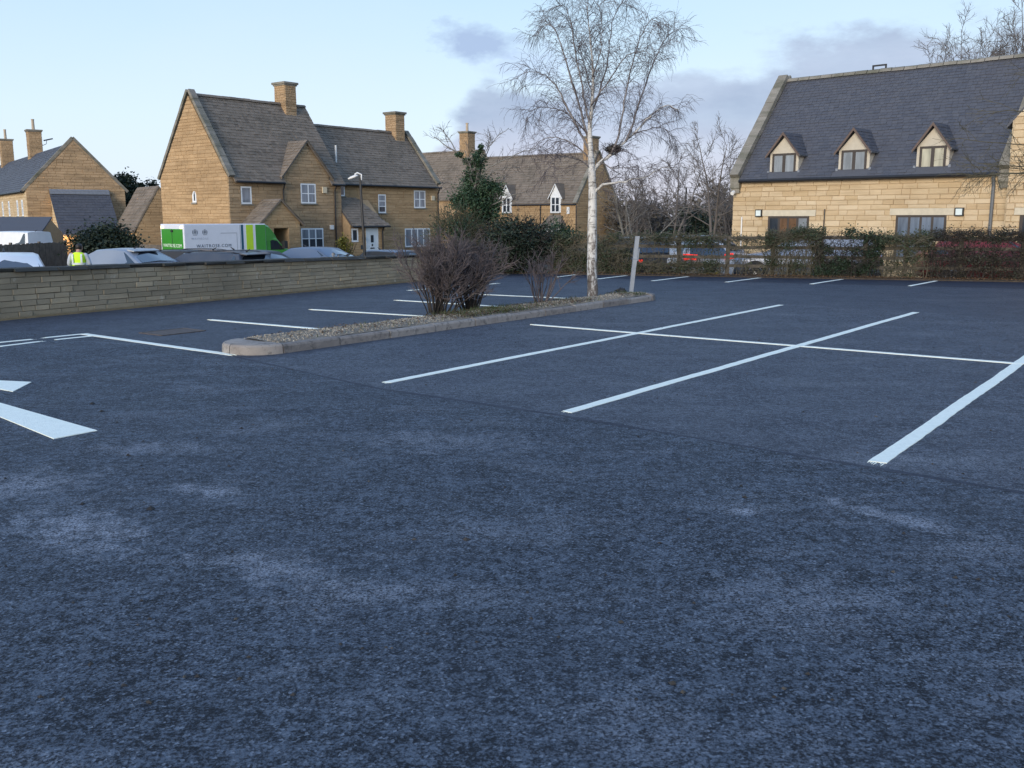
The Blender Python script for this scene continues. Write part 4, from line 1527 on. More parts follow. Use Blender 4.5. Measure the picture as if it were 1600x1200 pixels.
# ------------------------------------------------------------------ left house (gable with slate lean-to)
def build_left_house():
    gz = -1.05
    h = thing('stone_house', 'brown stone house at far left with slate roof, blank gable and two chimneys', 'house', (-35.22, 70.0, gz), math.atan2(.575, .818))
    Z = lambda z: z - gz
    L, D, ze, zr = 6.84, 40.0, Z(3.70), Z(7.05)
    xm = L / 2
    r = random.Random(51)
    # ridge along y: body profile in x
    b = MB()
    b.ext([(0, 0, 0), (L, 0, 0), (L, 0, ze), (xm, 0, zr), (0, 0, ze)], (0, D, 0))
    b.build('wall', mortar_gold, h)
    pent = [(0, 0), (L, 0), (L, ze), (xm, zr), (0, ze)]
    j = joined_stones(stone_rects(0, L, 0, zr, .15, .23, .35, .8, [], r), pent, .03, .004, r)
    j.build('gable_stones', stone_brown, h, kind='stuff')
    wins = [(q - .38, q + .38, Z(1.75), Z(2.95)) for q in (2.0, 4.35, 8.7, 12.3)]
    ops = [(D - b_, D - a, c, e) for a, b_, c, e in wins]
    j = joined_stones(stone_rects(0, D, 0, ze, .15, .23, .35, .8, ops, r), None, .03, .004, r)
    xl = wall_xf('left', D)
    j.build('side_stones', stone_pale_i, h, xl, kind='stuff')
    for (a, b_, c, e) in ops:
        window(h, xl, a, b_, c, e, 1, 2, white_paint, pane_curtain, sill=coping_grey, fw=.12, out=.03, deep=0.0)
    sl = (zr - ze) / xm
    e = .22
    for s_ in (-1, 1):
        ex = -e if s_ < 0 else L + e
        ez = ze - e * sl
        b = MB()
        b.ext([(ex, .3, ez), (xm, .3, zr), (xm, .3, zr + .1), (ex, .3, ez + .1)], (0, D - .3, 0))
        rf = b.build('roof', slate, h)
        if s_ < 0:
            up = Vector((xm + e, 0, zr - ez)).normalized()
            roof_slope_tiles(Vector((ex, D, ez + .1)), (0, -1, 0), up, D - .3, math.hypot(xm + e, zr - ez), .28, .36, .016, r).build('roof_slates', slate, rf, kind='stuff')
        # raised parapet on the gable
        a, c = Vector((ex + s_ * -.0, 0, ez + .1)), Vector((xm, 0, zr + .42))
        dd = (c - a)
        Lc = dd.length
        dd.normalize()
        nn = Vector((-dd.z, 0, dd.x)) if s_ < 0 else Vector((dd.z, 0, -dd.x))
        for i in range(8):
            cc = a + dd * (Lc * (i + .5) / 8)
            m = MB()
            m.obox((cc.x, .15, cc.z), dd * (Lc / 16 - .006), (0, .19, 0), nn * .1)
            m.build('coping_stone', coping_grey, h)
        m = MB()
        m.ext([(ex + e * -s_, 0.001, ze - .02), (xm, 0.001, zr - .02), (xm, 0.001, zr + .40), (ex + e * -s_, .001, ze + .28)], (0, .29, 0))
        m.build('parapet', stone_brown, h)
    chimney(h, xm, 16.3, zr - .8, Z(9.15), 1.05, 1.0, stone_brown, mortar_gold, 7, 1, .95)
    chimney(h, xm, 33.0, zr - .8, Z(9.45), 1.1, 1.0, stone_brown, mortar_gold, 8, 1, 1.0)
    g = MB()
    g.tube([(-.30, .3, ze - .2), (-.30, D, ze - .2)], .07, 8)
    g.build('gutter', black_metal, h)
    # aerial on the chimney
    m = MB()
    m.tube([(xm + .45, 16.3, Z(7.8)), (xm + .95, 16.3, Z(8.05)), (xm + 1.0, 16.3, Z(8.35))], .025, 5)
    m.tube([(xm + .75, 16.3, Z(8.32)), (xm + 1.5, 16.3, Z(8.52))], .06, 5)
    m.tube([(xm + 1.15, 16.0, Z(8.42)), (xm + 1.15, 16.6, Z(8.42))], .03, 5)
    m.build('aerial', grey_pipe, h)
    # slate lean-to against the gable
    x0, x1, dp = 1.65, 5.55, 2.75
    zt, zb = Z(3.55), Z(.72)
    b = MB()
    b.ext([(x0, -.05, 0), (x0, -.05, zt - .1), (x0, -dp, zb - .1), (x0, -dp, 0)], (x1 - x0, 0, 0))
    lt = b.build('lean_to', mortar_gold, h)
    j = joined_stones(stone_rects(0, dp, 0, zt - .1, .15, .23, .35, .8, [], r), [(0, 0), (dp, 0), (dp, zb - .1), (0, zt - .1)][::1], .03, .008, r)
    # the side seen from the left: x runs from the house wall outwards
    j.build('lean_to_stones', stone_pale_i, lt, Matrix.Translation((x0, -.05, 0)) @ Matrix.Rotation(-math.pi / 2, 4, 'Z'), kind='stuff')
    b = MB()
    b.ext([(x0 - .12, -.04, zt - .1), (x0 - .12, -.04, zt), (x0 - .12, -dp - .25, zb - .25), (x0 - .12, -dp - .25, zb - .35)], (x1 - x0 + .24, 0, 0))
    rf = b.build('lean_to_roof', slate, lt)
    up = Vector((0, dp + .2, zt - zb + .25)).normalized()
    roof_slope_tiles(Vector((x0 - .12, -dp - .25, zb - .25)), (1, 0, 0), up, x1 - x0 + .24, math.hypot(dp + .2, zt - zb + .25), .26, .34, .016, r).build('lean_to_slates', slate, lt, kind='stuff')
    m = MB()
    m.box(x0 - .1, x1 + .1, -.32, -.05, zt - .2, zt + .06)
    m.ext([(x0 - .1, -.04, zt + .06), (x0 - .1, -.04, zt + .16), (x0 - .1, -.36, zt - .10), (x0 - .1, -.36, zt - .2)], (x1 - x0 + .2, 0, 0))
    m.build('lead_flashing', lead_grey, lt)
    # lit lamp by the corner
    m = MB()
    m.box(1.25, 1.62, -dp - .30, -dp - .05, Z(-.05), Z(.38))
    lp = m.build('wall_lamp', lamp_glow, lt, label='lit orange-white lamp at the corner of the lean-to')
    m = MB()
    m.box(1.18, 1.69, -dp - .36, -dp - .0, Z(.385), Z(.44))
    m.build('lamp_hood', black_metal, lp)
    ld = bpy.data.lights.new('wall_lamp_light', 'POINT')
    ld.energy = 45
    ld.color = (1.0, .66, .36)
    ld.shadow_soft_size = .15
    lo = bpy.data.objects.new('wall_lamp_light', ld)
    COL.objects.link(lo)
    lo.parent = lt
    lo.location = (1.42, -dp - .55, Z(.2))


build_left_house()


def small_house(label, loc, rz, L, D, ze, zr, wallm, mort, roofm, seed, x_over=.2):
    """plain gabled outbuilding, gable on the front"""
    h = thing('outbuilding', label, 'outbuilding', loc, rz)
    r = random.Random(seed)
    xm = L / 2
    b = MB()
    b.ext([(0, 0, 0), (L, 0, 0), (L, 0, ze), (xm, 0, zr), (0, 0, ze)], (0, D, 0))
    b.build('wall', mort, h)
    j = joined_stones(stone_rects(0, L, 0, zr, .15, .23, .35, .8, [], r), [(0, 0), (L, 0), (L, ze), (xm, zr), (0, ze)], .03, .004, r)
    j.build('gable_stones', wallm, h, kind='stuff')
    sl = (zr - ze) / xm
    for s_ in (-1, 1):
        ex = -x_over if s_ < 0 else L + x_over
        ez = ze - x_over * sl
        b = MB()
        b.ext([(ex, -.06, ez), (xm, -.06, zr), (xm, -.06, zr + .12), (ex, -.06, ez + .12)], (0, D, 0))
        rf = b.build('roof', roofm, h)
        up = Vector((xm - ex, 0, zr - ez)).normalized()
        roof_slope_tiles(Vector((ex, D if s_ < 0 else -.08, ez + .12)), (0, -1 if s_ < 0 else 1, 0), up, D, math.hypot(xm - ex, zr - ez), .25, .3, .02, r).build('roof_tiles', roofm, rf, kind='stuff')
    return h


q = P(213, 352, 66)
small_house('small stone outbuilding with steep gable squeezed between two houses', (q.x, q.y, -1.05), math.atan2(.6, .8), 3.3, 5.0, 2.0, 4.75, stone_gold, mortar_gold, tile_stone, 61)


# dark roofed garage at the far left edge
def build_garage():
    a = P(-40, 372, 60)
    h = thing('garage', 'low garage with dark slate roof and white doors at the left edge', 'garage', (a.x, a.y, -1.05), R(8))
    L, D, ze, zt = 3.75, 5.0, 1.62, 2.65
    b = MB()
    b.ext([(0, 0, 0), (0, 0, ze), (0, D * .5, zt), (0, D, ze), (0, D, 0)], (L, 0, 0))
    b.build('wall', mortar_gold, h)
    b = MB()
    b.ext([(-.15, -.3, ze - .15), (-.15, D * .5, zt), (-.15, D * .5, zt + .1), (-.15, -.3, ze - .05)], (L + .3, 0, 0))
    b.build('roof', slate, h)
    b = MB()
    b.box(-.2, L + .2, -.36, -.28, ze - .22, ze - .04)
    b.build('fascia', white_paint, h)
    b = MB()
    b.box(.3, L - .3, -.03, .0, 0, ze - .35)
    b.build('garage_door', white_paint, h)


build_garage()


# ------------------------------------------------------------------ far terrace behind the ivy tree
def build_terrace():
    gz = -1.1
    Z = lambda z: z - gz
    d, g = Vector((.8, -.6, 0)), Vector((.6, .8, 0))
    corner = Vector((5.26, 78.0, gz))
    rz = math.atan2(-.6, .8)
    # right part: two dormers breaking the eaves
    LA = 12.2
    h = thing('stone_cottage', 'stone cottage with two white gabled dormers behind the birch trunk', 'cottage', corner - d * LA, rz)
    D, ze, zr = 6.4, Z(2.77), Z(6.85)
    ym = D / 2
    r = random.Random(71)
    gable_block(h, 0, LA, 0, D, ze, zr, mortar_gold)
    X = lambda u: LA + (P(u, 330, 78).x - corner.x) / .8 * 1.07
    dz0, dz1 = Z(2.05), Z(3.35)
    dorm = []
    for u in (867.5, 792.5):
        s_ = None
        # where the ray through u meets the front line
        k = (u - 800) / F_PX
        t = (corner.x - k * corner.y) / (d.x - k * d.y)
        dorm.append(LA - t)
    ops = [(x - .46, x + .46, dz0, dz1) for x in dorm]
    bay = dorm[0]
    j = joined_stones(stone_rects(0, LA, 0, ze, .15, .22, .35, .8, ops + [(bay - .95, bay + .95, 0, Z(.85))], r), None, .03, .004, r)
    j.build('front_stones', stone_gold, h, kind='stuff')
    pent = [(0, 0), (D, 0), (D, ze), (ym, zr), (0, ze)]
    j = joined_stones(stone_rects(0, D, 0, zr, .15, .22, .35, .8, [], r), pent, .03, .004, r)
    j.build('gable_stones', stone_gold, h, wall_xf('right', D, LA), kind='stuff')
    rf, info = roof_slab(h, 0, LA - .25, 0, D, ze, zr, tile_stone, over=.04)
    tile_roof(rf, info, LA - .25, tile_stone, r, row_h=.26, tile_w=.32, skip=lambda x, s_: any(abs(x - q) < .55 and s_ < 1.6 for q in dorm))
    ridge_tiles(rf, 0, LA - .3, ym, zr + .13, tile_stone, r).build('ridge_tiles', tile_stone, rf, kind='stuff')
    verge_copings(h, LA - .3, .36, -.12, ze - .02, ym, zr + .2, .15, coping_grey, r, 7)
    verge_copings(h, LA - .3, .36, D + .12, ze - .02, ym + .002, zr + .202, .15, coping_grey, r, 7)
    chimney(h, LA - .75, ym, zr - .8, Z(8.25), .85, 1.0, stone_brown, mortar_gold, 15)
    for x in dorm:
        m = MB()
        m.ext([(x - .52, -.06, dz0), (x + .52, -.06, dz0), (x + .52, -.06, dz1 + .05), (x, -.06, dz1 + .95), (x - .52, -.06, dz1 + .05)], (0, 1.3, 0))
        dm = m.build('dormer', white_paint, h)
        window(h, Matrix.Translation((0, -.07, 0)), x - .44, x + .44, dz0, dz1, 2, 2, white_paint, pane_dark, sill=coping_grey, fw=.09, out=.03, deep=0.)
        for s_ in (-1, 1):
            m = MB()
            m.ext([(x + s_ * .72, -.16, dz1 - .22), (x, -.16, dz1 + .98), (x, -.16, dz1 + 1.08), (x + s_ * .72, -.16, dz1 - .12)], (0, 1.9, 0))
            m.build('dormer_roof', tile_stone, dm)
            m = MB()
            m.ext([(x + s_ * .70, -.20, dz1 - .24), (x, -.20, dz1 + .93), (x, -.20, dz1 + 1.04), (x + s_ * .70, -.20, dz1 - .13)], (0, .035, 0))
            m.build('barge_board', white_paint, dm)
    # bay window with hipped tile roof
    m = MB()
    x0, x1 = bay - .95, bay + .95
    A = [(x0 - .2, -.85, Z(.92)), (x1 + .2, -.85, Z(.92)), (x1 + .2, -.05, Z(.92)), (x0 - .2, -.05, Z(.92)), (x0 + .45, -.05, Z(1.92)), (x1 - .45, -.05, Z(1.92))]
    m.add(A + [(p[0], p[1], p[2] - .1) for p in A[:4]], [(0, 1, 5, 4), (1, 2, 5), (3, 0, 4), (6, 7, 1, 0), (7, 8, 2, 1), (9, 6, 0, 3), (6, 9, 8, 7), (2, 3, 4, 5)])
    br = m.build('bay_roof', tile_stone, h)
    m = MB()
    m.box(x0, x1, -.62, -.05, 0, Z(-.25))
    m.build('bay_base', stone_gold, h)
    window(h, Matrix.Translation((0, -.62, 0)), x0, x1, Z(-.25), Z(.80), 4, 1, white_paint, pane_curtain, sill=None, fw=.1, out=.0, deep=.5)
    ed = [0] + [q for x in sorted(dorm) for q in (x - .56, x + .56)] + [LA]
    for a, b_ in zip(ed[::2], ed[1::2]):
        gu = MB()
        gu.tube([(a, -.13, ze - .08), (b_, -.13, ze - .08)], .06, 8)
        gu.build('gutter', black_metal, h)
    for x in (bay - 1.5, bay + 2.05):
        pipe(h, 'downpipe', [(x, -.1, ze - .12), (x, -.1, 0)], .05, black_metal)
    m = MB()
    m.box(bay + 1.15, bay + 1.4, -.14, -.04, Z(1.95), Z(2.5))
    m.build('alarm_box', white_plastic, h)
    # left part, taller ridge
    LB = 17.0
    h2 = thing('stone_cottage', 'taller stone cottage with potted chimney rising behind the ivy covered tree', 'cottage', corner - d * (LA + .01 + LB) + g * .15, rz)
    ze2, zr2 = Z(3.4), Z(7.55)
    gable_block(h2, 0, LB, 0, D, ze2, zr2, mortar_gold)
    r2 = random.Random(72)
    j = joined_stones(stone_rects(0, LB, 0, ze2, .15, .22, .35, .8, [], r2), None, .04, .008, r2)
    j.build('front_stones', stone_brown, h2, kind='stuff')
    rf, info = roof_slab(h2, 0, LB, 0, D, ze2, zr2, tile_stone)
    tile_roof(rf, info, LB, tile_stone, r2, row_h=.27, tile_w=.34)
    ridge_tiles(rf, 0, LB, ym, zr2 + .13, tile_stone, r2).build('ridge_tiles', tile_stone, rf, kind='stuff')
    chimney(h2, LB - 2.0, ym, zr2 - .8, Z(9.35), .95, 1.05, stone_brown, mortar_gold, 17, 1, .8)


build_terrace()


# ------------------------------------------------------------------ right house: pale coursed stone, slate roof, dormers
def build_right_house():
    gz = -.42
    Z = lambda z: z - gz
    rz = math.atan2(-.684, .73)
    h = thing('stone_building', 'pale coursed stone building with slate roof and three gabled dormers', 'building', (8.50, 37.0, gz), rz)
    L, D, ze, zr = 9.75, 6.7, Z(3.17), Z(6.92)
    ym = D / 2
    r = random.Random(81)
    gable_block(h, 0, L, 0, D, ze, zr, mortar_pale)
    W = [(1.50, 3.12, Z(-.38), Z(1.70), 4), (6.27, 7.92, Z(.25), Z(1.73), 4)]
    lint = [(1.25, 3.38, Z(1.70), Z(1.93)), (6.05, 8.15, Z(1.73), Z(1.96))]
    ops = [q[:4] for q in W] + lint
    rects = stone_rects(0, L, 0, ze - .03, .155, .23, .30, .72, ops, r)
    meshes = unit_stones(stone_pale, 12, 9, 0.025, 0.07)
    # the stones that show (above the hedge, then those seen through the fence) are parts, the rest is joined
    rects.sort(key=lambda q: (-(q[2] > Z(.9)), -(q[0] < 1.5), -q[2]))
    single, rest = rects[:290], rects[290:]
    for (x0, x1, z0, z1) in single:
        part('stone', r.choice(meshes), h, Matrix.Translation((x0 + .004, 0, z0 + .004)) @ Matrix.Diagonal((x1 - x0 - .008, r.uniform(.018, .038), z1 - z0 - .008, 1)))
    joined_stones(rest, None, .03, .004, r).build('lower_stones', stone_pale_i, h, kind='stuff')
    pent = [(0, 0), (D, 0), (D, ze), (ym, zr), (0, ze)]
    j = joined_stones(stone_rects(0, D, 0, zr, .155, .23, .30, .72, [], r), pent, .03, .004, r)
    j.build('gable_stones', stone_pale_i, h, wall_xf('left', D), kind='stuff')
    for (x0, x1, z0, z1) in lint:
        m = MB()
        m.box(x0 + .004, x1 - .004, -.055, 0, z0 + .004, z1 - .004)
        m.build('lintel', cream_stone, h)
    window(h, None, *W[0][:4], 4, 1, dark_wood, [pane_dark, pane_brown_glow, pane_brown_glow, pane_blind], fw=.075, out=.03, deep=0., label='glazed dark framed door with warm inside light painted into its panes')
    window(h, None, *W[1][:4], 4, 1, dark_wood, [pane_slate], sill=cream_stone, fw=.07, out=.03, deep=0., label='dark framed window with blue-grey blinds')
    # roof of slates
    rf, info = roof_slab(h, .30, L - .25, 0, D, ze, zr, slate, over=.2)
    o, up, sl = info
    ddx = [(1.53, 2.46), (4.18, 5.09), (6.88, 7.73)]
    roof_slope_tiles(o, (1, 0, 0), up, L - .55, sl, .145, .25, .011, r, skip=lambda x, s_: any(a - .15 < x + .30 < b_ + .15 and s_ < .95 for a, b_ in ddx), jig=.18).build('roof_slates', slate, rf, kind='stuff')
    for i in range(int((L - .55) / .46)):
        m = MB()
        x = .32 + i * .46
        dz = r.uniform(-.008, .01)
        m.loft([[(q_, ym - .15, zr + .04 + dz), (q_, ym - .08, zr + .15 + dz), (q_, ym, zr + .185 + dz), (q_, ym + .08, zr + .15 + dz), (q_, ym + .15, zr + .04 + dz)] for q_ in (x, x + .435)])
        m.build('ridge_tile', coping_grey, rf)
    # small ridge frame
    m = MB()
    xr = 3.95
    for a in (xr - .24, xr + .24):
        m.box(a - .025, a + .025, ym - .03, ym + .03, zr + .15, zr + .33)
    m.box(xr - .265, xr + .265, ym - .031, ym + .031, zr + .28, zr + .335)
    m.build('ridge_vent', black_metal, rf)
    for xx in (-.06, L - .30):
        verge_copings(h, xx, .38, -.16, ze - .05, ym, zr + .20, .19, coping_grey, r, 7)
        verge_copings(h, xx, .38, D + .16, ze - .05, ym + .002, zr + .202, .19, coping_grey, r, 7)
        m = MB()
        m.box(xx, xx + .38, -.20, .02, ze - .42, ze - .04)
        m.box(xx + .02, xx + .36, -.15, .02, ze - .60, ze - .425)
        m.build('kneeler', coping_grey, h)
    # eaves gutter and pipe
    gu = MB()
    gu.tube([(.34, -.24, ze - .17), (L - .35, -.24, ze - .17)], .065, 8)
    gu.build('gutter', black_metal, h)
    pipe(h, 'downpipe', [(9.30, -.22, ze - .2), (9.30, -.10, ze - .55), (9.30, -.10, 0)], .055, grey_pipe)
    pipe(h, 'flue_pipe', [(3.72, -.06, Z(.35)), (3.72, -.06, Z(1.95))], .022, black_metal)
    pipe(h, 'waste_pipe', [(.42, -.06, 0), (.42, -.06, Z(1.68))], .028, white_plastic)
    # bulkhead lights
    for x0, z0 in ((1.00, Z(1.68)), (8.19, Z(1.70))):
        m = MB()
        m.box(x0, x0 + .27, -.12, -.03, z0, z0 + .27)
        lg = m.build('bulkhead_light', black_metal, h)
        m = MB()
        m.box(x0 + .035, x0 + .235, -.135, -.121, z0 + .035, z0 + .235)
        m.build('lens', plain('milky_lens', (.66, .74, .72), .4, var=.04), lg)
    # camera under the kneeler
    m = MB()
    m.tube([(.12, -.06, Z(2.62)), (.12, -.20, Z(2.60)), (.12, -.21, Z(2.60)), (.12, -.34, Z(2.55))], [.03, .03, .075, .075], 10)
    m.build('security_camera', white_plastic, h)
    # dormers
    zb, zt = Z(3.20), Z(4.67)
    for i, (a, b_) in enumerate(ddx):
        xm = (a + b_) / 2
        hw = (b_ - a) / 2
        zsh = Z(3.97)
        yf = .06
        m = MB()
        m.ext([(a - .10, yf, zb - .1), (b_ + .10, yf, zb - .1), (b_ + .10, yf, zsh), (xm, yf, zt - .10), (a - .10, yf, zsh)], (0, 1.35, 0))
        dm = m.build('dormer', cream_render, h, label=('dormer nearest the left gable', 'middle dormer', 'dormer with lit blinds painted as pane colour')[i])
        gl = (pane_blind, pane_blind, pane_warm_glow)[i]
        # frame and panes
        m = MB()
        fw = .075
        m.box(a, b_, yf - .03, yf - .002, zb, zb + fw)
        m.box(a, b_, yf - .03, yf - .002, zsh - fw, zsh)
        m.box(a, a + fw, yf - .03, yf - .002, zb + fw, zsh - fw)
        m.box(b_ - fw, b_, yf - .03, yf - .002, zb + fw, zsh - fw)
        m.box(xm - .055, xm + .055, yf - .032, yf - .002, zb + fw, zsh - fw)
        m.build('window_frame', dark_wood, dm)
        for (p0, p1) in ((a + fw, xm - .055), (xm + .055, b_ - fw)):
            m = MB()
            m.box(p0, p1, yf - .014, yf - .003, zb + fw, zsh - fw)
            m.build('pane', gl, dm)
        ew = hw + .20
        slp = (zt - zsh) / hw * .82
        for s_ in (-1, 1):
            ex = xm + s_ * ew
            ez = zt - ew * slp
            m = MB()
            m.ext([(ex, yf - .16, ez), (xm, yf - .16, zt), (xm, yf - .16, zt + .05), (ex, yf - .16, ez + .05)], (0, 1.9, 0))
            m.build('dormer_roof', slate, dm)
            u2 = Vector((xm - ex, 0, zt - ez)).normalized()
            roof_slope_tiles(Vector((ex, 1.7 if s_ < 0 else yf - .16, ez + .05)), (0, -1 if s_ < 0 else 1, 0), u2, 1.75, math.hypot(xm - ex, zt - ez), .14, .22, .01, r).build('dormer_slates', slate, dm, kind='stuff')
            m = MB()
            m.ext([(ex, yf - .20, ez - .06), (xm, yf - .20, zt - .05), (xm, yf - .20, zt + .055), (ex, yf - .20, ez + .045)], (0, .035, 0))
            m.build('barge_board', barge_wood, dm)
            m = MB()
            m.box(min(xm + s_ * (hw + .10), xm + s_ * (hw + .18)), max(xm + s_ * (hw + .10), xm + s_ * (hw + .18)), yf - .05, yf + .35, zb - .12, zb + .16)
            m.build('flashing', lead_grey, dm)
            m = MB()
            m.tube([(ex, yf - .18, ez + .02), (ex, yf + .9, ez + .02)], .03, 6)
            m.build('dormer_gutter', grey_pipe, dm)


build_right_house()


def build_wing():
    """cross wing at the right edge of the frame, gable towards the car park"""
    gz = -.42
    Z = lambda z: z - gz
    d, g = Vector((.73, -.684, 0)), Vector((.684, .73, 0))
    o = Vector((8.50, 37.0, gz)) + d * 9.80 - g * .35
    h = thing('stone_building', 'stone cross wing with taller gable at the right edge of the picture', 'building', o, math.atan2(-.684, .73))
    L, D, ze, zr = 6.4, 8.0, Z(4.6), Z(8.4)
    xm = L / 2
    r = random.Random(91)
    b = MB()
    b.ext([(0, 0, 0), (L, 0, 0), (L, 0, ze), (xm, 0, zr), (0, 0, ze)], (0, D, 0))
    b.build('wall', mortar_pale, h)
    op = (.42, 1.5, 0, Z(1.73))
    lt = (.25, 1.7, Z(1.73), Z(1.96))
    j = joined_stones(stone_rects(0, L, 0, zr, .155, .23, .3, .72, [op, lt], r), [(0, 0), (L, 0), (L, ze), (xm, zr), (0, ze)], .032, .004, r)
    j.build('gable_stones', stone_pale_i, h, kind='stuff')
    j = joined_stones(stone_rects(0, D, 0, ze, .155, .23, .3, .72, [], r), None, .032, .004, r)
    j.build('side_stones', stone_pale_i, h, wall_xf('left', D), kind='stuff')
    m = MB()
    m.box(lt[0] + .004, lt[1] - .004, -.06, 0, lt[2] + .004, lt[3] - .004)
    m.build('lintel', cream_stone, h)
    window(h, None, *op, 2, 1, dark_wood, pane_dark, fw=.09, out=.03, deep=0., label='dark framed door under a pale lintel')
    sl = (zr - ze) / xm
    for s_ in (-1, 1):
        ex = -.2 if s_ < 0 else L + .2
        ez = ze - .2 * sl
        b = MB()
        b.ext([(ex, .02, ez), (xm, .02, zr), (xm, .02, zr + .1), (ex, .02, ez + .1)], (0, D, 0))
        b.build('roof', slate, h)


build_wing()
# ------------------------------------------------------------------ growth of twigs, stems and leaves
def sweep(p, d, L, n, wob, trop, r, bend=None):
    """a wandering shoot: returns its points"""
    pts = [Vector(p)]
    d = Vector(d).normalized()
    st = L / n
    for i in range(n):
        d = d + Vector((r.gauss(0, wob), r.gauss(0, wob), r.gauss(0, wob) + trop))
        if bend:
            d += bend
        d.normalize()
        pts.append(pts[-1] + d * st)
    return pts


def along(pts, t):
    k = t * (len(pts) - 1)
    i = min(int(k), len(pts) - 2)
    return pts[i].lerp(pts[i + 1], k - i), (pts[i + 1] - pts[i]).normalized()


def side_dir(d, r, ang):
    ref = Vector((r.gauss(0, 1), r.gauss(0, 1), r.gauss(0, 1)))
    a = (ref - d * ref.dot(d)).normalized()
    return (d * math.cos(ang) + a * math.sin(ang)).normalized()


def taper(r0, r1, n):
    return [r0 + (r1 - r0) * i / (n - 1) for i in range(n)]


def leaf(b, c, s_, r, up=0.3):
    u = Vector((r.gauss(0, 1), r.gauss(0, 1), r.gauss(0, 1) * .6)).normalized()
    w = u.cross(Vector((r.gauss(0, 1), r.gauss(0, 1), r.gauss(0, 1) + up))).normalized()
    n = u.cross(w)
    b.add([c - u * s_, c + w * s_ * .55 + n * s_ * .15, c + u * s_, c - w * s_ * .55 + n * s_ * .15], [(0, 1, 2), (0, 2, 3)])


def leaf_cloud(b, c, rad, n, size, r, clumps=14, clump_r=.38, hollow=.35):
    """leaves gathered in uneven clumps through an ellipsoid"""
    c = Vector(c)
    cl = []
    for i in range(clumps):
        v = Vector((r.gauss(0, 1), r.gauss(0, 1), r.gauss(0, 1))).normalized() * (hollow + (1 - hollow) * r.random() ** .5)
        cl.append((Vector((v.x * rad[0], v.y * rad[1], v.z * rad[2])) * .80, r.uniform(.55, 1.3)))
    rm = sum(rad) / 3 * clump_r
    for i in range(n):
        k, q = r.choice(cl)
        v = Vector((r.gauss(0, .55), r.gauss(0, .55), r.gauss(0, .5))) * rm * q
        leaf(b, c + k + v, size * r.uniform(.6, 1.4), r)


def bare_tree(name, label, base, H, spread, seed, mat, r0=.16, stems=1, lean=(0, 0), first=.25, dens=1.0, group=None, twigmat=None, lv3=8, cat='tree', fan=.5, tw=.007):
    """leafless deciduous tree: trunk, limbs and fine twigs"""
    r = random.Random(seed)
    t = thing(name, label, cat, base, 0, group)
    tr, tb = MB(), MB()
    limbs = []
    for s_ in range(stems):
        a = r.uniform(0, 6.28)
        d = Vector((lean[0] + (math.cos(a) * fan if stems > 1 else 0), lean[1] + (math.sin(a) * fan if stems > 1 else 0), 1))
        n = 9
        pts = sweep((0, 0, -.1), d, H * r.uniform(.82, 1.0), n, .07, .03, r)
        rr = r0 * (1 if stems == 1 else .6)
        rad = [rr * (1 - .92 * (i / n)) ** 1.0 + .004 for i in range(n + 1)]
        rad[0] *= 1.3
        tr.tube(pts, rad, 7)
        limbs.append((pts, rr))
    tr.build('trunk', mat, t, smooth=True)
    lb = MB()
    for pts, rr in limbs:
        nl = int((15 if stems == 1 else 9) * dens)
        for i in range(nl):
            u = first + (1 - first) * (i + r.random()) / nl
            p, d = along(pts, min(.98, u))
            L1 = spread * (1.15 - .75 * u) * r.uniform(.7, 1.15)
            dd = side_dir(d, r, R(r.uniform(38, 68)))
            l1 = sweep(p, dd, L1, 7, .12, .06, r)
            q0 = max(.012, rr * .45 * (1.1 - u))
            lb.tube(l1, taper(q0, tw * 1.2, 8), 5)
            for j in range(int(7 * dens)):
                v = .2 + .8 * (j + r.random()) / (7 * dens)
                p2, d2 = along(l1, min(.98, v))
                l2 = sweep(p2, side_dir(d2, r, R(r.uniform(25, 60))), L1 * r.uniform(.3, .55), 5, .14, .05, r)
                tb.tube(l2, taper(max(tw * 1.3, q0 * .4), tw * .8, 6), 4)
                for k in range(lv3):
                    w = .15 + .85 * (k + r.random()) / lv3
                    p3, d3 = along(l2, min(.98, w))
                    l3 = sweep(p3, side_dir(d3, r, R(r.uniform(20, 60))), L1 * r.uniform(.12, .28), 3, .16, .04, r)
                    tb.tube(l3, taper(tw * .95, tw * .45, 4), 3, cap=False)
    lb.build('limbs', mat, t, kind='stuff')
    tb.build('twigs', twigmat or mat, t, kind='stuff')
    return t


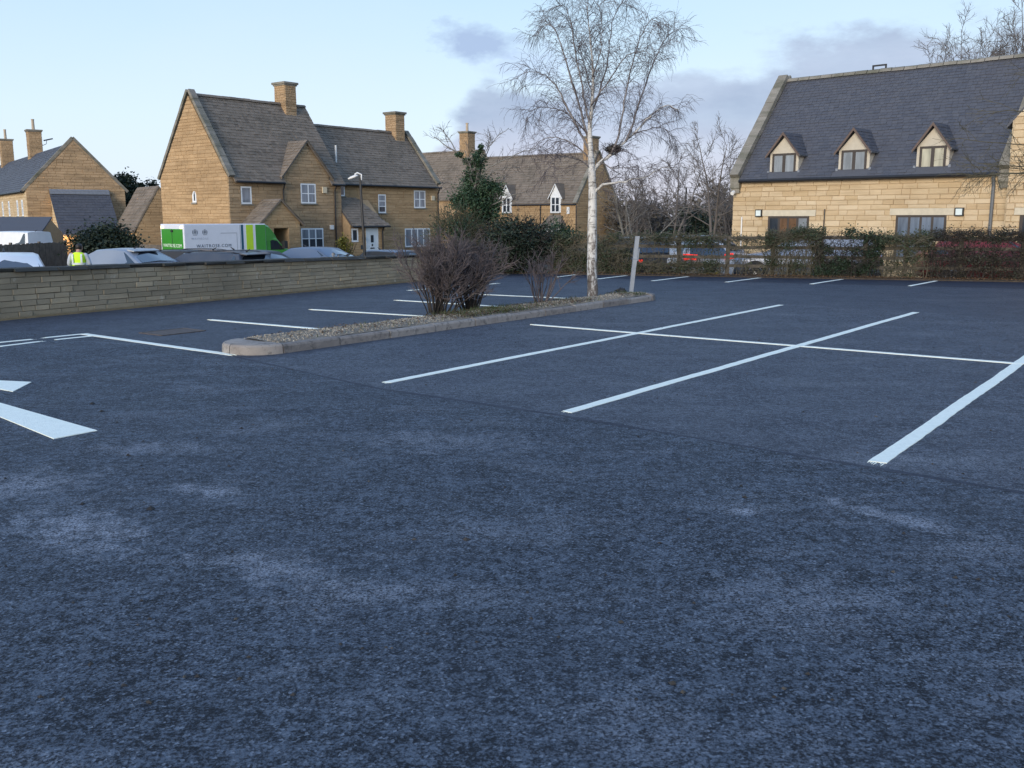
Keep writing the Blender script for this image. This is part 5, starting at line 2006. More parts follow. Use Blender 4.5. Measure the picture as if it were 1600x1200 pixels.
# ------------------------------------------------------------------ silver birch on the island
def build_birch():
    base = G(925, 473)
    Y = base.y
    t = thing('birch_tree', 'leafless silver birch with white peeling trunk and fine drooping twigs on the island', 'tree', base)
    r = random.Random(17)
    B = Vector((base.x, base.y, 0))

    def W(u, v, dy=0.0):
        return P(u, v, Y + dy) - B

    def smooth(pts, k=4):
        out = []
        for i in range(len(pts) - 1):
            p0, p1, p2, p3 = pts[max(0, i - 1)], pts[i], pts[i + 1], pts[min(len(pts) - 1, i + 2)]
            for j in range(k):
                s_ = j / k
                out.append(.5 * ((2 * p1) + (p2 - p0) * s_ + (2 * p0 - 5 * p1 + 4 * p2 - p3) * s_ ** 2 + (3 * p1 - p0 - 3 * p2 + p3) * s_ ** 3))
        out.append(pts[-1])
        return out
    trunk = [(925, 475, 0, .135), (925.5, 462, 0, .112), (925.5, 440, 0, .10), (925, 390, 0, .094), (925.5, 340, .01, .086), (926, 302, .02, .080), (925, 275, .03, .072), (924, 255, .03, .062), (922, 225, .02, .048), (922, 195, .02, .040), (925, 160, .04, .032), (927, 120, .07, .024), (924, 80, .1, .017), (920, 40, .14, .011), (917, 6, .16, .005)]
    pts = smooth([W(u, v, dy) for u, v, dy, _ in trunk])
    rad = []
    for i in range(len(trunk) - 1):
        for j in range(4):
            rad.append(trunk[i][3] + (trunk[i + 1][3] - trunk[i][3]) * j / 4)
    rad.append(trunk[-1][3])
    for i in range(len(pts)):
        z = pts[i].z
        pts[i] = pts[i] + Vector((mnoise.noise(Vector((z * 2.2, 1, 0))), mnoise.noise(Vector((z * 2.2, 7, 0))), 0)) * .012
    m = MB()
    m.tube(pts, rad, 14)
    m.build('trunk', bark_birch, t, smooth=True)
    limb_px = [
        ([(926, 304), (936, 294), (952, 286), (985, 281), (1012, 275), (1035, 262), (1056, 262)], .034, -.35),
        ([(925, 268), (938, 254), (957, 239), (980, 218), (1000, 198), (1020, 178), (1042, 164), (1060, 172)], .042, .3),
        ([(978, 220), (990, 190), (1002, 150), (1018, 105), (1036, 66), (1056, 48), (1068, 56)], .026, .7),
        ([(955, 241), (968, 205), (975, 160), (985, 110), (1000, 60), (1018, 30), (1030, 40)], .024, -.6),
        ([(938, 253), (955, 262), (975, 262), (1000, 262), (1016, 282)], .014, -.7),
        ([(923, 240), (905, 205), (888, 172), (872, 140), (852, 118), (828, 112), (806, 122)], .028, -.4),
        ([(922, 228), (908, 175), (893, 125), (880, 80), (866, 45), (850, 40), (838, 58)], .026, .5),
        ([(923, 250), (900, 228), (870, 215), (845, 220), (830, 240)], .018, .6),
        ([(923, 262), (905, 250), (880, 244), (860, 255), (850, 275)], .014, -.8),
        ([(922, 200), (912, 150), (902, 95), (893, 45), (884, 12), (872, 8)], .022, -.8),
        ([(923, 180), (938, 140), (950, 90), (955, 45), (968, 10), (982, 6)], .022, .9),
        ([(924, 165), (945, 135), (968, 100), (985, 85), (1008, 80), (1030, 95)], .017, -1.0),
        ([(922, 215), (900, 190), (870, 170), (838, 170), (818, 190)], .018, 1.1),
        ([(925, 150), (915, 110), (905, 70), (890, 40)], .013, 1.2),
        ([(990, 208), (1020, 200), (1045, 205), (1062, 232)], .014, .9),
        ([(926, 120), (938, 80), (940, 40), (935, 4)], .012, -.5),
    ]
    tw = MB()
    n_br = 0
    for px, r0, dy in limb_px:
        n = len(px)
        base_dy = 0.02
        c = smooth([W(u, v, base_dy + dy * (i / (n - 1)) ** 1.1) for i, (u, v) in enumerate(px)], 4)
        c = [p + Vector((r.gauss(0, .008), r.gauss(0, .012), r.gauss(0, .008))) if i else p for i, p in enumerate(c)]
        lm = MB()
        lm.tube(c, [r0 * (1 - .86 * (i / (len(c) - 1)) ** .75) for i in range(len(c))], 7)
        lm.build('limb', bark_birch if r0 > .03 else limb_grey, t, smooth=True)
        L = sum((c[i + 1] - c[i]).length for i in range(len(c) - 1))
        nb = int(L * 17)
        for i in range(nb):
            u = .10 + .90 * (i + r.random()) / nb
            p, d = along(c, min(.985, u))
            sd = side_dir(d, r, R(r.uniform(30, 65)))
            sd.z += .42
            L1 = r.uniform(.28, .66) * (1.12 - .5 * u)
            b1 = sweep(p, sd, L1, 6, .10, -.045, r)
            q = max(.0042, r0 * .2 * (1.1 - u))
            tw.tube(b1, taper(q, .0022, 7), 4, cap=False)
            for j in range(8):
                v = .18 + .82 * (j + r.random()) / 7
                p2, d2 = along(b1, min(.98, v))
                d3 = side_dir(d2, r, R(r.uniform(25, 60)))
                d3.z -= .18
                l2 = sweep(p2, d3, r.uniform(.13, .34), 5, .10, -.19, r)
                tw.tube(l2, taper(.0026, .0016, 6), 3, cap=False)
                if r.random() < .55:
                    p3, d4 = along(l2, r.uniform(.3, .8))
                    l3 = sweep(p3, side_dir(d4, r, .6), r.uniform(.08, .22), 3, .1, -.22, r)
                    tw.tube(l3, taper(.0024, .0014, 4), 3, cap=False)
    # upper leader twigs
    for i in range(46):
        u = .58 + .42 * i / 46
        p, d = along(pts, min(.99, u))
        sd = side_dir(d, r, R(r.uniform(25, 55)))
        b1 = sweep(p, sd, r.uniform(.25, .55), 6, .09, .0, r)
        tw.tube(b1, taper(.006, .0022, 7), 4, cap=False)
        for j in range(7):
            p2, d2 = along(b1, min(.98, .2 + .8 * (j + r.random()) / 7))
            d3 = side_dir(d2, r, R(r.uniform(25, 60)))
            tw.tube(sweep(p2, d3, r.uniform(.16, .4), 5, .1, -.2, r), taper(.003, .0016, 6), 3, cap=False)
    tw.build('twigs', twig_birch, t, kind='stuff')
    # old nest
    c = P(959, 233, Y + .12)
    nz = thing('bird_nest', 'dark untidy twig nest in the fork of the birch', 'nest', c)
    m = MB()
    for i in range(230):
        a = r.uniform(0, 6.28)
        rr = abs(r.gauss(0, .075))
        p = Vector((math.cos(a) * rr * 1.25, math.sin(a) * rr, r.gauss(0, .04) - .01))
        d = Vector((-math.sin(a), math.cos(a), r.gauss(.25, .35))) if r.random() < .7 else Vector((r.gauss(0, 1), r.gauss(0, 1), r.gauss(.2, .5)))
        m.tube(sweep(p, d, r.uniform(.08, .2), 3, .2, 0, r), taper(.006, .003, 4), 3, cap=False)
    m.build('nest_twigs', twig_dark, nz, kind='stuff')
    m = MB()
    rings = []
    for k, (q, z) in enumerate(((.03, -.075), (.085, -.05), (.115, 0), (.11, .04), (.07, .03), (.02, .01))):
        rings.append([(math.cos(j / 12 * 6.283) * q * (1.2 + .2 * mnoise.noise(Vector((j, k, 2)))), math.sin(j / 12 * 6.283) * q, z + .02 * mnoise.noise(Vector((j * .7, k, 0)))) for j in range(12)])
    m.loft(rings)
    m.build('nest_cup', twig_dark, nz)


build_birch()


# ------------------------------------------------------------------ shrubs on the island
def twiggy_shrub(label, base, w, h, stems, seed, dens, thin=.0042, low=.2, name='shrub', flare=1.0, group=None):
    r = random.Random(seed)
    t = thing(name, label, 'shrub', base, 0, group)
    st, tw = MB(), MB()
    for i in range(stems):
        a = r.uniform(0, 6.283)
        rr = r.random() ** .6
        ox, oy = math.cos(a) * w * .19 * rr, math.sin(a) * w * .12 * rr
        d = Vector((math.cos(a) * .62 * rr * flare, math.sin(a) * .55 * rr * flare, 1))
        L = h * r.uniform(.72, .98) * (1.0 + .12 * rr)
        s0 = sweep((ox, oy, -.05), d, L, 9, .095, -.002, r)
        q = r.uniform(.009, .018)
        st.tube(s0, taper(q, .004, 10), 5)
        nb = int(10 * dens)
        for j in range(nb):
            u = low + (1 - low) * (j + r.random()) / nb
            p, d1 = along(s0, min(.98, u))
            sd = side_dir(d1, r, R(r.uniform(20, 52)))
            L1 = h * r.uniform(.16, .34) * (1.15 - .4 * u)
            b1 = sweep(p, sd, L1, 5, .13, .07, r)
            tw.tube(b1, taper(.006, thin * .7, 6), 4, cap=False)
            for k in range(int(6 * dens)):
                v = .2 + .8 * (k + r.random()) / (6 * dens)
                p2, d2 = along(b1, min(.98, v))
                l2 = sweep(p2, side_dir(d2, r, R(r.uniform(18, 55))), h * r.uniform(.07, .16), 3, .15, .06, r)
                tw.tube(l2, taper(thin * .85, thin * .45, 4), 3, cap=False)
    st.build('stems', twig_dark if dens > 1 else twig_purple, t, kind='stuff')
    tw.build('twigs', twig_purple, t, kind='stuff')
    return t


b0 = G(690, 499)
b1 = G(738, 492)
twiggy_shrub('large leafless purple-brown shrub nearest the rounded island nose, left of the pair of clumps', (b0.x - .10, b0.y + .25, .12), 1.40, 1.26, 34, 101, 1.2, group=None)
twiggy_shrub('leafless purple-brown shrub grown together with the large one, on its right', (b1.x - .06, b1.y + .12, .12), .95, 1.20, 28, 102, 1.2, flare=.8)
b2 = G(845, 485)
twiggy_shrub('small sparse leafless shrub between the big shrub and the birch', (b2.x, b2.y + .1, .12), .62, .92, 17, 103, .62, .0038, low=.5, flare=.75)


# ------------------------------------------------------------------ post and rail fence with hedge
HD = (HEDGE_B - HEDGE_A).normalized()
HN = Vector((HD.y, -HD.x, 0))                        # towards the camera


def hedge_s(u):
    k = (u - 800) / F_PX
    o, d = HEDGE_A, HD
    # ignore the small tilt: x / depth = k with depth measured along the view axis
    dep = lambda p: p.y * CT + (CAM_H - .5) * ST
    lo, hi = -2.0, 24.0
    for _ in range(50):
        mid = (lo + hi) / 2
        p = o + d * mid
        if p.x / dep(p) < k:
            lo = mid
        else:
            hi = mid
    return lo


def build_fence():
    t = thing('post_and_rail_fence', 'weathered timber post and rail fence along the far edge of the car park', 'fence', HEDGE_A, math.atan2(HD.y, HD.x))
    r = random.Random(5)
    ss = [hedge_s(u) for u in (770, 815, 868, 930, 993, 1062, 1136, 1207, 1283, 1352, 1414, 1500, 1596)] + [19.5, 21.6]
    ss = sorted(set(ss))
    for i, s_ in enumerate(ss):
        m = MB()
        hh = 1.15 + r.uniform(-.04, .05)
        m.ext([(s_ - .06, -.05, -.5), (s_ + .06, -.05, -.5), (s_ + .06, .05, -.5), (s_ - .06, .05, -.5)], (r.uniform(-.03, .03), r.uniform(-.02, .02), hh + .5))
        m.build('post', fence_wood, t)
    for i in range(len(ss) - 1):
        for z in (.30, .55, .82, 1.08):
            if z > 1.05 and i < 5:
                continue
            m = MB()
            dz0, dz1 = r.uniform(-.02, .02), r.uniform(-.02, .02)
            a, b = ss[i] + .006, ss[i + 1] - .006
            m.loft([[(x, -.088, z + q - .045), (x, -.052, z + q - .045), (x, -.052, z + q + .045), (x, -.088, z + q + .045)] for x, q in ((a, dz0), ((a + b) / 2, (dz0 + dz1) / 2 + r.uniform(-.008, .008)), (b, dz1))])
            m.build('rail', fence_wood, t)


build_fence()


def hedge(label, u0, u1, h, seed, stems, twigs, leaves, mat_leaf, mat_twig=twig_stem, depth=.45, zones=((.0, .35, 1), (.35, .75, 1), (.75, 1.0, 1)), lsize=.026, cat='hedge', group=None):
    """thorny field hedge: upright stems, tangled twigs and small leaves; zones weight the leaves by height"""
    s0, s1 = hedge_s(u0), hedge_s(u1)
    L = s1 - s0
    o = HEDGE_A + HD * s0
    t = thing('hedge', label, cat, o, math.atan2(HD.y, HD.x), group)
    r = random.Random(seed)
    st, tw, lf = MB(), MB(), MB()

    def zone():
        tot = sum(z[2] for z in zones)
        q = r.uniform(0, tot)
        for z in zones:
            q -= z[2]
            if q <= 0:
                return r.uniform(z[0], z[1])
        return r.random()

    def prof(x):
        return h * (1 + .10 * mnoise.noise(Vector((x * 1.3 + seed, 0, 0))) + .05 * mnoise.noise(Vector((x * 5 + seed, 3, 0))))
    for i in range(stems):
        x = r.uniform(.05, L - .05)
        st.tube(sweep((x, r.gauss(-.10, depth * .2), -.15), (r.gauss(0, .25), r.gauss(0, .12), 1), prof(x) * r.uniform(.75, 1.05), 6, .12, 0, r), taper(r.uniform(.010, .022), .005, 7), 5)
    for i in range(twigs):
        x = r.uniform(0, L)
        z = zone() * prof(x)
        d = Vector((r.gauss(0, 1), r.gauss(0, .5), r.gauss(.25, .6)))
        l = r.uniform(.12, .40)
        p0 = Vector((x, r.gauss(-.13, depth * .34), z))
        pts = sweep(p0, d, l, 4, .2, .0, r)
        if pts[-1].z > prof(x) + .08 or pts[-1].x < -.08 or pts[-1].x > L + .08:
            continue
        tw.tube(pts, taper(.006, .0028, 5), 3, cap=False)
        if r.random() < .7:
            p, dd = along(pts, r.uniform(.3, .8))
            tw.tube(sweep(p, side_dir(dd, r, .8), l * .5, 3, .2, 0, r), taper(.004, .002, 4), 3, cap=False)
    cl = [(r.uniform(0, L), r.gauss(-.13, depth * .33), zone()) for _ in range(max(8, int(L * 16)))]
    for i in range(leaves):
        x, y, z = r.choice(cl)
        x = min(L + .05, max(-.05, x + r.gauss(0, .13)))
        p = Vector((x, y + r.gauss(0, .10), max(.03, z * prof(x) + r.gauss(0, .085))))
        leaf(lf, p, lsize * r.uniform(.6, 1.35), r)
    st.build('stems', mat_twig, t, kind='stuff')
    tw.build('twigs', mat_twig, t, kind='stuff')
    if leaves:
        lf.build('leaves', mat_leaf, t, kind='stuff')
    return t


hedge('leafy mid-green stretch of hedge behind the birch trunk', 866, 982, 1.13, 1, 50, 2000, 9500, leaf_hedge, twig_stem, zones=((0, .5, 1.3), (.5, 1, 1)))
hedge('short gap in the hedge beside the leaning post, leafy only at top and bottom', 980, 1006, 1.12, 8, 6, 260, 900, leaf_hedge, twig_stem, zones=((0, .34, 1.2), (.34, .70, .15), (.78, 1, 1.3)))
hedge('patchy clipped hedge with gaps where the white estate car shows through', 1004, 1133, 1.14, 2, 26, 1500, 5200, leaf_hedge, twig_stem, zones=((0, .34, 1.2), (.34, .74, .09), (.80, 1, 1.5)))
hedge('nearly bare strands of hedge draped over the open fence rails', 1138, 1202, 1.10, 3, 9, 330, 520, leaf_hedge, twig_stem, zones=((0, .3, .5), (.3, .75, .7), (.82, 1, 1.6)))
hedge('thin hedge of upright stems with leafy top in front of the silver car', 1198, 1284, 1.30, 4, 52, 1300, 5800, leaf_hedge, twig_stem, zones=((0, .3, .35), (.3, .75, .55), (.75, 1, 1.8)))
hedge('dense dark evergreen clump in the hedge below the dark framed window', 1272, 1376, 1.24, 5, 40, 900, 9800, leaf_hedge_dark, twig_dark, zones=((0, .5, 1.2), (.5, 1, 1)), lsize=.032)
hedge('open gappy stretch of hedge with rails showing, right of the dark clump', 1374, 1452, 1.18, 6, 26, 900, 3200, leaf_hedge, twig_stem, zones=((0, .3, .4), (.3, .7, .4), (.76, 1, 1.5)))
hedge('russet twiggy hedge in front of the red car', 1446, 1660, 1.30, 7, 70, 2400, 7800, leaf_russet, twig_dark, zones=((0, .3, .6), (.3, .65, 1.3), (.78, 1, 1.5)))
ltm = MB()
rl = random.Random(77)
for i in range(4200):
    s_ = rl.uniform(0, 19)
    c = HEDGE_A + HD * s_ + HN * rl.uniform(.1, .78)
    leaf(ltm, Vector((c.x, c.y, .045 + rl.uniform(0, .03))), rl.uniform(.015, .035), rl, 2.0)
o = ltm.build('leaf_litter', leaf_litter, None, kind='stuff')
o['label'] = 'brown fallen leaves along the foot of the hedge'
o['category'] = 'leaf litter'


def evergreen(name, label, base, rad, cz, n, size, seed, mat, trunk_h=1.0, clumps=26, twigs=0, tmat=twig_dark, cat='shrub', group=None, hollow=.35, clump_r=.38):
    r = random.Random(seed)
    t = thing(name, label, cat, base, 0, group)
    lf = MB()
    leaf_cloud(lf, (0, 0, cz), rad, n, size, r, clumps, clump_r, hollow)
    st = MB()
    for i in range(7):
        a = r.uniform(0, 6.28)
        st.tube(sweep((math.cos(a) * rad[0] * .1, math.sin(a) * rad[1] * .1, -.2), (math.cos(a) * .35, math.sin(a) * .35, 1), cz + rad[2] * .7, 6, .1, 0, r), taper(.05 * trunk_h, .012, 7), 5)
    st.build('stems', tmat, t, kind='stuff')
    if twigs:
        tw = MB()
        for i in range(twigs):
            v = Vector((r.gauss(0, 1), r.gauss(0, 1), r.gauss(0, 1))).normalized() * r.uniform(.5, .98)
            p = Vector((v.x * rad[0], v.y * rad[1], cz + v.z * rad[2]))
            tw.tube(sweep(p, Vector((v.x, v.y, v.z + .4 + r.gauss(0, .4))), r.uniform(.25, .6), 4, .15, 0, r), taper(.009, .003, 5), 3, cap=False)
        tw.build('twigs', tmat, t, kind='stuff')
    lf.build('leaves', mat, t, kind='stuff')
    return t


p = P(806, 420, 28.7)
evergreen('shrub', 'broad dark evergreen shrub at the corner, right of the purple island shrub', (p.x, p.y, -.1), (1.22, .85, .92), .82, 16000, .042, 201, leaf_dark, 1, 40, 700, twig_dark)
p = P(868, 420, 31.0)
evergreen('shrub', 'small bright green leafy bush behind the dark corner shrub', (p.x, p.y, -.4), (.62, .6, .62), 1.35, 2600, .045, 202, leaf_ivy, .8, 14, 60)
p = P(712, 420, 31)
evergreen('shrub', 'light olive twiggy bush between the lower house and the ivy tree', (p.x, p.y, -.6), (.9, .8, 1.1), 1.45, 3200, .034, 203, leaf_ivy, .7, 26, 900, twig_olive)


# ivy covered tree in front of the far cottages
def build_ivy_tree():
    base = P(742, 420, 33)
    t = thing('ivy_clad_tree', 'tree smothered in dark ivy with bare grey branches sticking out of the top', 'tree', (base.x, base.y, -.6))
    B = Vector((base.x, base.y, -.6))
    r = random.Random(301)
    Y = base.y
    W = lambda u, v, dy=0: P(u, v, Y + dy) - B
    m = MB()
    tp = [W(744, 425), W(746, 370), W(742, 330), W(746, 290), (W(748, 262)), W(744, 240)]
    m.tube(tp, [.17, .15, .13, .10, .07, .05], 8)
    m.build('trunk', twig_grey, t, smooth=True)
    lim = [([(747, 280), (735, 262), (715, 240), (690, 222), (678, 214)], .035, .3), ([(716, 242), (700, 215), (692, 203)], .02, .1), ([(748, 275), (752, 255), (764, 232), (765, 210)], .026, .4), ([(746, 268), (757, 240), (775, 215), (795, 200)], .018, -.3),
           ([(748, 285), (762, 262), (786, 250), (820, 236), (838, 232)], .03, -.4), ([(748, 292), (738, 270), (730, 250), (728, 236)], .022, -.3), ([(745, 345), (770, 320), (800, 305), (824, 300)], .03, -.6), ([(746, 300), (770, 268), (790, 262), (812, 262)], .022, .3), ([(742, 310), (722, 292), (705, 285), (690, 286)], .02, .5), ([(742, 325), (738, 300), (746, 270)], .03, -.5), ([(750, 340), (790, 318), (808, 312)], .016, -.7), ([(745, 330), (765, 300), (784, 285), (792, 270)], .02, .5)]
    tw = MB()
    for px, r0, dy in lim:
        n = len(px)
        pts = [W(u, v, dy * i / (n - 1)) for i, (u, v) in enumerate(px)]
        fine = []
        for i in range(n - 1):
            for q in range(3):
                fine.append(pts[i].lerp(pts[i + 1], q / 3) + Vector((r.gauss(0, .015), r.gauss(0, .02), r.gauss(0, .015))))
        fine.append(pts[-1])
        lb = MB()
        lb.tube(fine, taper(r0, .008, len(fine)), 6)
        lb.build('limb', twig_pale, t, smooth=True)
        for i in range(11):
            p, d = along(fine, min(.97, .3 + .7 * r.random()))
            l1 = sweep(p, side_dir(d, r, R(r.uniform(30, 70))), r.uniform(.2, .6), 4, .14, .03, r)
            tw.tube(l1, taper(.009, .004, 5), 3, cap=False)
            for k in range(3):
                p2, d2 = along(l1, r.uniform(.3, .95))
                tw.tube(sweep(p2, side_dir(d2, r, .7), r.uniform(.1, .3), 3, .15, 0, r), taper(.006, .003, 4), 3, cap=False)
    tw.build('twigs', twig_grey, t, kind='stuff')
    lf = MB()
    for (u, v, rx, rz_, n) in ((745, 355, .95, .62, 4200), (742, 318, .80, .55, 3600), (748, 290, .55, .5, 2200), (738, 268, .22, .3, 500), (748, 250, .3, .35, 700), (768, 298, .45, .26, 800), (770, 322, .3, .25, 420), (742, 385, .85, .5, 1500), (765, 330, .45, .4, 900), (718, 241, .16, .09, 150), (728, 252, .14, .12, 160), (752, 232, .12, .16, 160), (715, 318, .3, .25, 500)):
        c = W(u, v)
        leaf_cloud(lf, c, (rx * 1.12, rx, rz_ * 1.1), int(n * 1.35), .040, r, 16, .42, .15)
    lf.build('ivy', leaf_ivy, t, kind='stuff')


build_ivy_tree()

# ------------------------------------------------------------------ trees behind and bushes by the houses
p = P(992, 372, 47)
bare_tree('bare_tree', 'small pale multi-stemmed bare tree beyond the hedge, right of the cottage gable', (p.x, p.y, -.45), 4.4, 1.6, 401, twig_pale, .09, 5, dens=.9, twigmat=twig_grey, lv3=5, fan=.55, tw=.006)
p = P(1112, 372, 50)
bare_tree('bare_tree', 'tall bare tree with fine grey crown against the sky left of the slate roof', (p.x, p.y, -.45), 7.6, 3.1, 402, twig_grey, .16, 2, dens=1.1, lv3=7, fan=.2, tw=.008)
p = P(1052, 372, 60)
bare_tree('bare_tree', 'slender bare tree rising above the dark wood beyond the hedge', (p.x, p.y, -.45), 6.4, 2.6, 403, twig_grey, .13, 2, dens=1.0, lv3=6, fan=.25, tw=.009)
for (u, Y, H, sp, sd, lb) in ((1440, 52, 11.6, 3.2, 404, 'bare tree behind the slate roof, leftmost of the three crowns above its ridge'), (1496, 55, 13.4, 3.6, 407, 'bare tree behind the slate roof, middle of the three crowns above its ridge'), (1560, 53, 14.0, 4.0, 405, 'bare tree behind the slate roof, the crown at the right edge of the picture')):
    p = P(u, 372, Y)
    bare_tree('bare_tree', lb, (p.x, p.y, -.45), H, sp, sd, twig_grey, .15, 4, first=.35, dens=1.3, lv3=7, tw=.0085, fan=.2)


def far_wood():
    r = random.Random(501)
    lf, tw = MB(), MB()
    for (u, Y, H, rx, n, kind) in ((962, 88, 4.8, 2.6, 900, 0), (985, 80, 5.1, 3.0, 1000, 0), (1010, 84, 5.6, 3.0, 1000, 0), (1035, 92, 4.3, 3.2, 900, 0), (1062, 95, 3.5, 3.2, 800, 0), (1090, 90, 4.3, 3.0, 900, 0), (1118, 82, 5.6, 2.8, 900, 0), (1138, 76, 5.9, 2.6, 900, 0), (1150, 70, 4.5, 2.4, 700, 0), (1170, 72, 4.2, 2.4, 600, 0)):
        b = P(u, 372, Y)
        b.z = -.5
        for i in range(9):
            a = r.uniform(0, 6.28)
            s0 = sweep(b + Vector((math.cos(a) * rx * .5 * r.random(), math.sin(a) * rx * .5 * r.random(), 0)), (r.gauss(0, .25), r.gauss(0, .2), 1), H * r.uniform(.7, 1.15), 6, .1, 0, r)
            tw.tube(s0, taper(.07, .012, 7), 4)
            for j in range(16):
                p, d = along(s0, .2 + .8 * r.random())
                l1 = sweep(p, side_dir(d, r, R(r.uniform(30, 65))), r.uniform(.6, 1.6), 4, .15, .04, r)
                tw.tube(l1, taper(.02, .008, 5), 3, cap=False)
                for k in range(7):
                    p2, d2 = along(l1, .2 + .8 * r.random())
                    tw.tube(sweep(p2, side_dir(d2, r, .8), r.uniform(.25, .7), 3, .15, .03, r), taper(.011, .006, 4), 3, cap=False)
        leaf_cloud(lf, b + Vector((0, 1.2, H * .42)), (rx * 1.1, 1.2, H * .45), n, .17, r, 26, .42, .1)
    o = tw.build('woodland_branches', twig_grey, None, kind='stuff')
    o['label'], o['category'] = 'grey leafless branches of the far wood beyond the hedge', 'woodland'
    o = lf.build('woodland_undergrowth', leaf_mat('dull_wood_leaf', [(.075, .07, .058), (.095, .088, .072), (.12, .108, .092), (.085, .077, .066)]), None, kind='stuff')
    o['label'], o['category'] = 'dull brown-green undergrowth of the far wood between cottage and slate roofed building', 'woodland'


far_wood()
p = P(1086, 372, 62)
evergreen('shrub', 'dark conical evergreen beside the thin black lamp column beyond the hedge', (p.x, p.y, -.45), (1.3, 1.2, 1.55), 1.4, 2600, .10, 502, leaf_dark, 1.4, 26)
p = P(1045, 372, 64)
evergreen('shrub', 'low dark evergreen bush beyond the hedge, left of the lamp column', (p.x, p.y, -.45), (.8, .8, .8), .8, 1200, .09, 503, leaf_dark, 1, 16)
p = P(196, 335, 96)
evergreen('evergreen_tree', 'dark evergreen tree behind the left house', (p.x, p.y, -1.05), (2.5, 2.3, 2.9), 4.3, 15000, .16, 504, leaf_dark, 3, 60, cat='tree', hollow=.1)
p = P(246, 335, 98)
evergreen('evergreen_tree', 'dark evergreen just showing at the left edge of the tall stone gable', (p.x, p.y, -1.05), (1.3, 1.2, 2.6), 4.2, 2800, .16, 505, leaf_dark, 3, 22, cat='tree')
p = P(165, 400, 44)
evergreen('shrub', 'large rounded dark evergreen bush in front of the slate lean-to', (p.x, p.y, -1.05), (1.6, 1.3, 1.1), 1.25, 17000, .075, 506, leaf_dark, 1.2, 60, hollow=.05)
p = P(538, 390, 51.0)
evergreen('shrub', 'yellow-green variegated shrub by the pale front door', (p.x, p.y, -1.02), (.42, .4, .85), 1.05, 1500, .055, 507, leaf_gold, .8, 18)
p = P(556, 396, 49.5)
evergreen('shrub', 'low dark green clipped bush beside the front door path', (p.x, p.y, -1.02), (.45, .4, .42), .42, 900, .05, 508, leaf_dark, .6, 12)
p = P(484, 395, 50)
evergreen('shrub', 'low green planting under the ground floor window of the tall house', (p.x, p.y, -1.02), (.8, .35, .3), .62, 1000, .045, 509, leaf_ivy, .5, 14)


# overhanging tree at the right edge, its trunk outside the frame
def build_right_tree():
    base = Vector((12.25, 19.6, 0))
    t = thing('bare_tree', 'mossy bare branches reaching into the picture from a tree at the right edge', 'tree', base)
    r = random.Random(601)
    m = MB()
    tp = sweep((0, 0, -.1), (0, 0, 1), 5.2, 9, .04, .02, r)
    m.tube(tp, taper(.15, .04, 10), 9)
    m.build('trunk', twig_olive, t, smooth=True)
    lb, tw = MB(), MB()
    for i in range(15):
        p, d = along(tp, .40 + .58 * (i + r.random()) / 15)
        a = r.uniform(R(140), R(225))
        dd = Vector((math.cos(a), math.sin(a), r.uniform(-.05, .55)))
        L = r.uniform(1.9, 3.3)
        l1 = sweep(p, dd, L, 8, .11, -.02, r)
        lb.tube(l1, taper(.022, .005, 9), 5)
        for j in range(15):
            p2, d2 = along(l1, .2 + .8 * r.random())
            l2 = sweep(p2, side_dir(d2, r, R(r.uniform(25, 60))), r.uniform(.3, .9), 5, .14, -.03, r)
            tw.tube(l2, taper(.006, .003, 6), 3, cap=False)
            for k in range(6):
                p3, d3 = along(l2, .2 + .8 * r.random())
                tw.tube(sweep(p3, side_dir(d3, r, .7), r.uniform(.1, .3), 3, .15, -.04, r), taper(.0035, .002, 4), 3, cap=False)
    lb.build('limbs', twig_olive, t, kind='stuff')
    tw.build('twigs', twig_olive, t, kind='stuff')


build_right_tree()
# ------------------------------------------------------------------ cars
CARS = {
    # lower body stations (x, top, bottom, half width), greenhouse base and top, roof height
    'hatch': dict(body=[(-2.08, .66, .38, .72), (-2.02, .93, .30, .82), (-1.6, .97, .22, .88), (0, .93, .20, .89), (1.0, .92, .20, .88), (1.55, .84, .22, .86), (1.92, .70, .28, .78), (2.08, .52, .36, .66)], gb=(-1.98, 1.12, .83), gt=(-1.52, .28, .61), H=1.46, axles=(-1.25, 1.28), r=.31),
    'suv': dict(body=[(-2.2, .72, .42, .76), (-2.14, 1.02, .34, .86), (-1.7, 1.08, .28, .92), (0, 1.05, .27, .93), (1.0, 1.04, .27, .92), (1.6, .98, .28, .90), (2.05, .84, .34, .82), (2.22, .6, .42, .70)], gb=(-2.1, 1.12, .86), gt=(-1.72, .30, .66), H=1.62, axles=(-1.32, 1.36), r=.35),
    'estate': dict(body=[(-2.35, .66, .38, .74), (-2.28, .95, .30, .84), (-1.8, .99, .22, .90), (0, .95, .20, .91), (1.1, .94, .20, .90), (1.75, .86, .22, .87), (2.2, .70, .28, .78), (2.36, .52, .36, .66)], gb=(-2.24, 1.2, .84), gt=(-1.95, .35, .62), H=1.47, axles=(-1.38, 1.42), r=.32),
    'saloon': dict(body=[(-2.3, .70, .38, .74), (-2.24, .96, .30, .82), (-1.7, 1.0, .22, .88), (0, .95, .20, .90), (1.1, .93, .20, .89), (1.75, .84, .22, .86), (2.15, .68, .28, .78), (2.3, .52, .36, .66)], gb=(-1.75, 1.2, .83), gt=(-.95, .30, .61), H=1.43, axles=(-1.35, 1.38), r=.31),
    'panel_van': dict(body=[(-2.4, .9, .4, .86), (-2.36, 1.15, .34, .92), (-1.8, 1.18, .30, .95), (0, 1.15, .28, .95), (1.3, 1.12, .28, .95), (1.8, 1.05, .30, .92), (2.2, .9, .36, .85), (2.35, .62, .42, .74)], gb=(-2.36, 1.6, .90), gt=(-2.28, .85, .80), H=1.95, axles=(-1.45, 1.5), r=.33),
}
WHEELS = {}


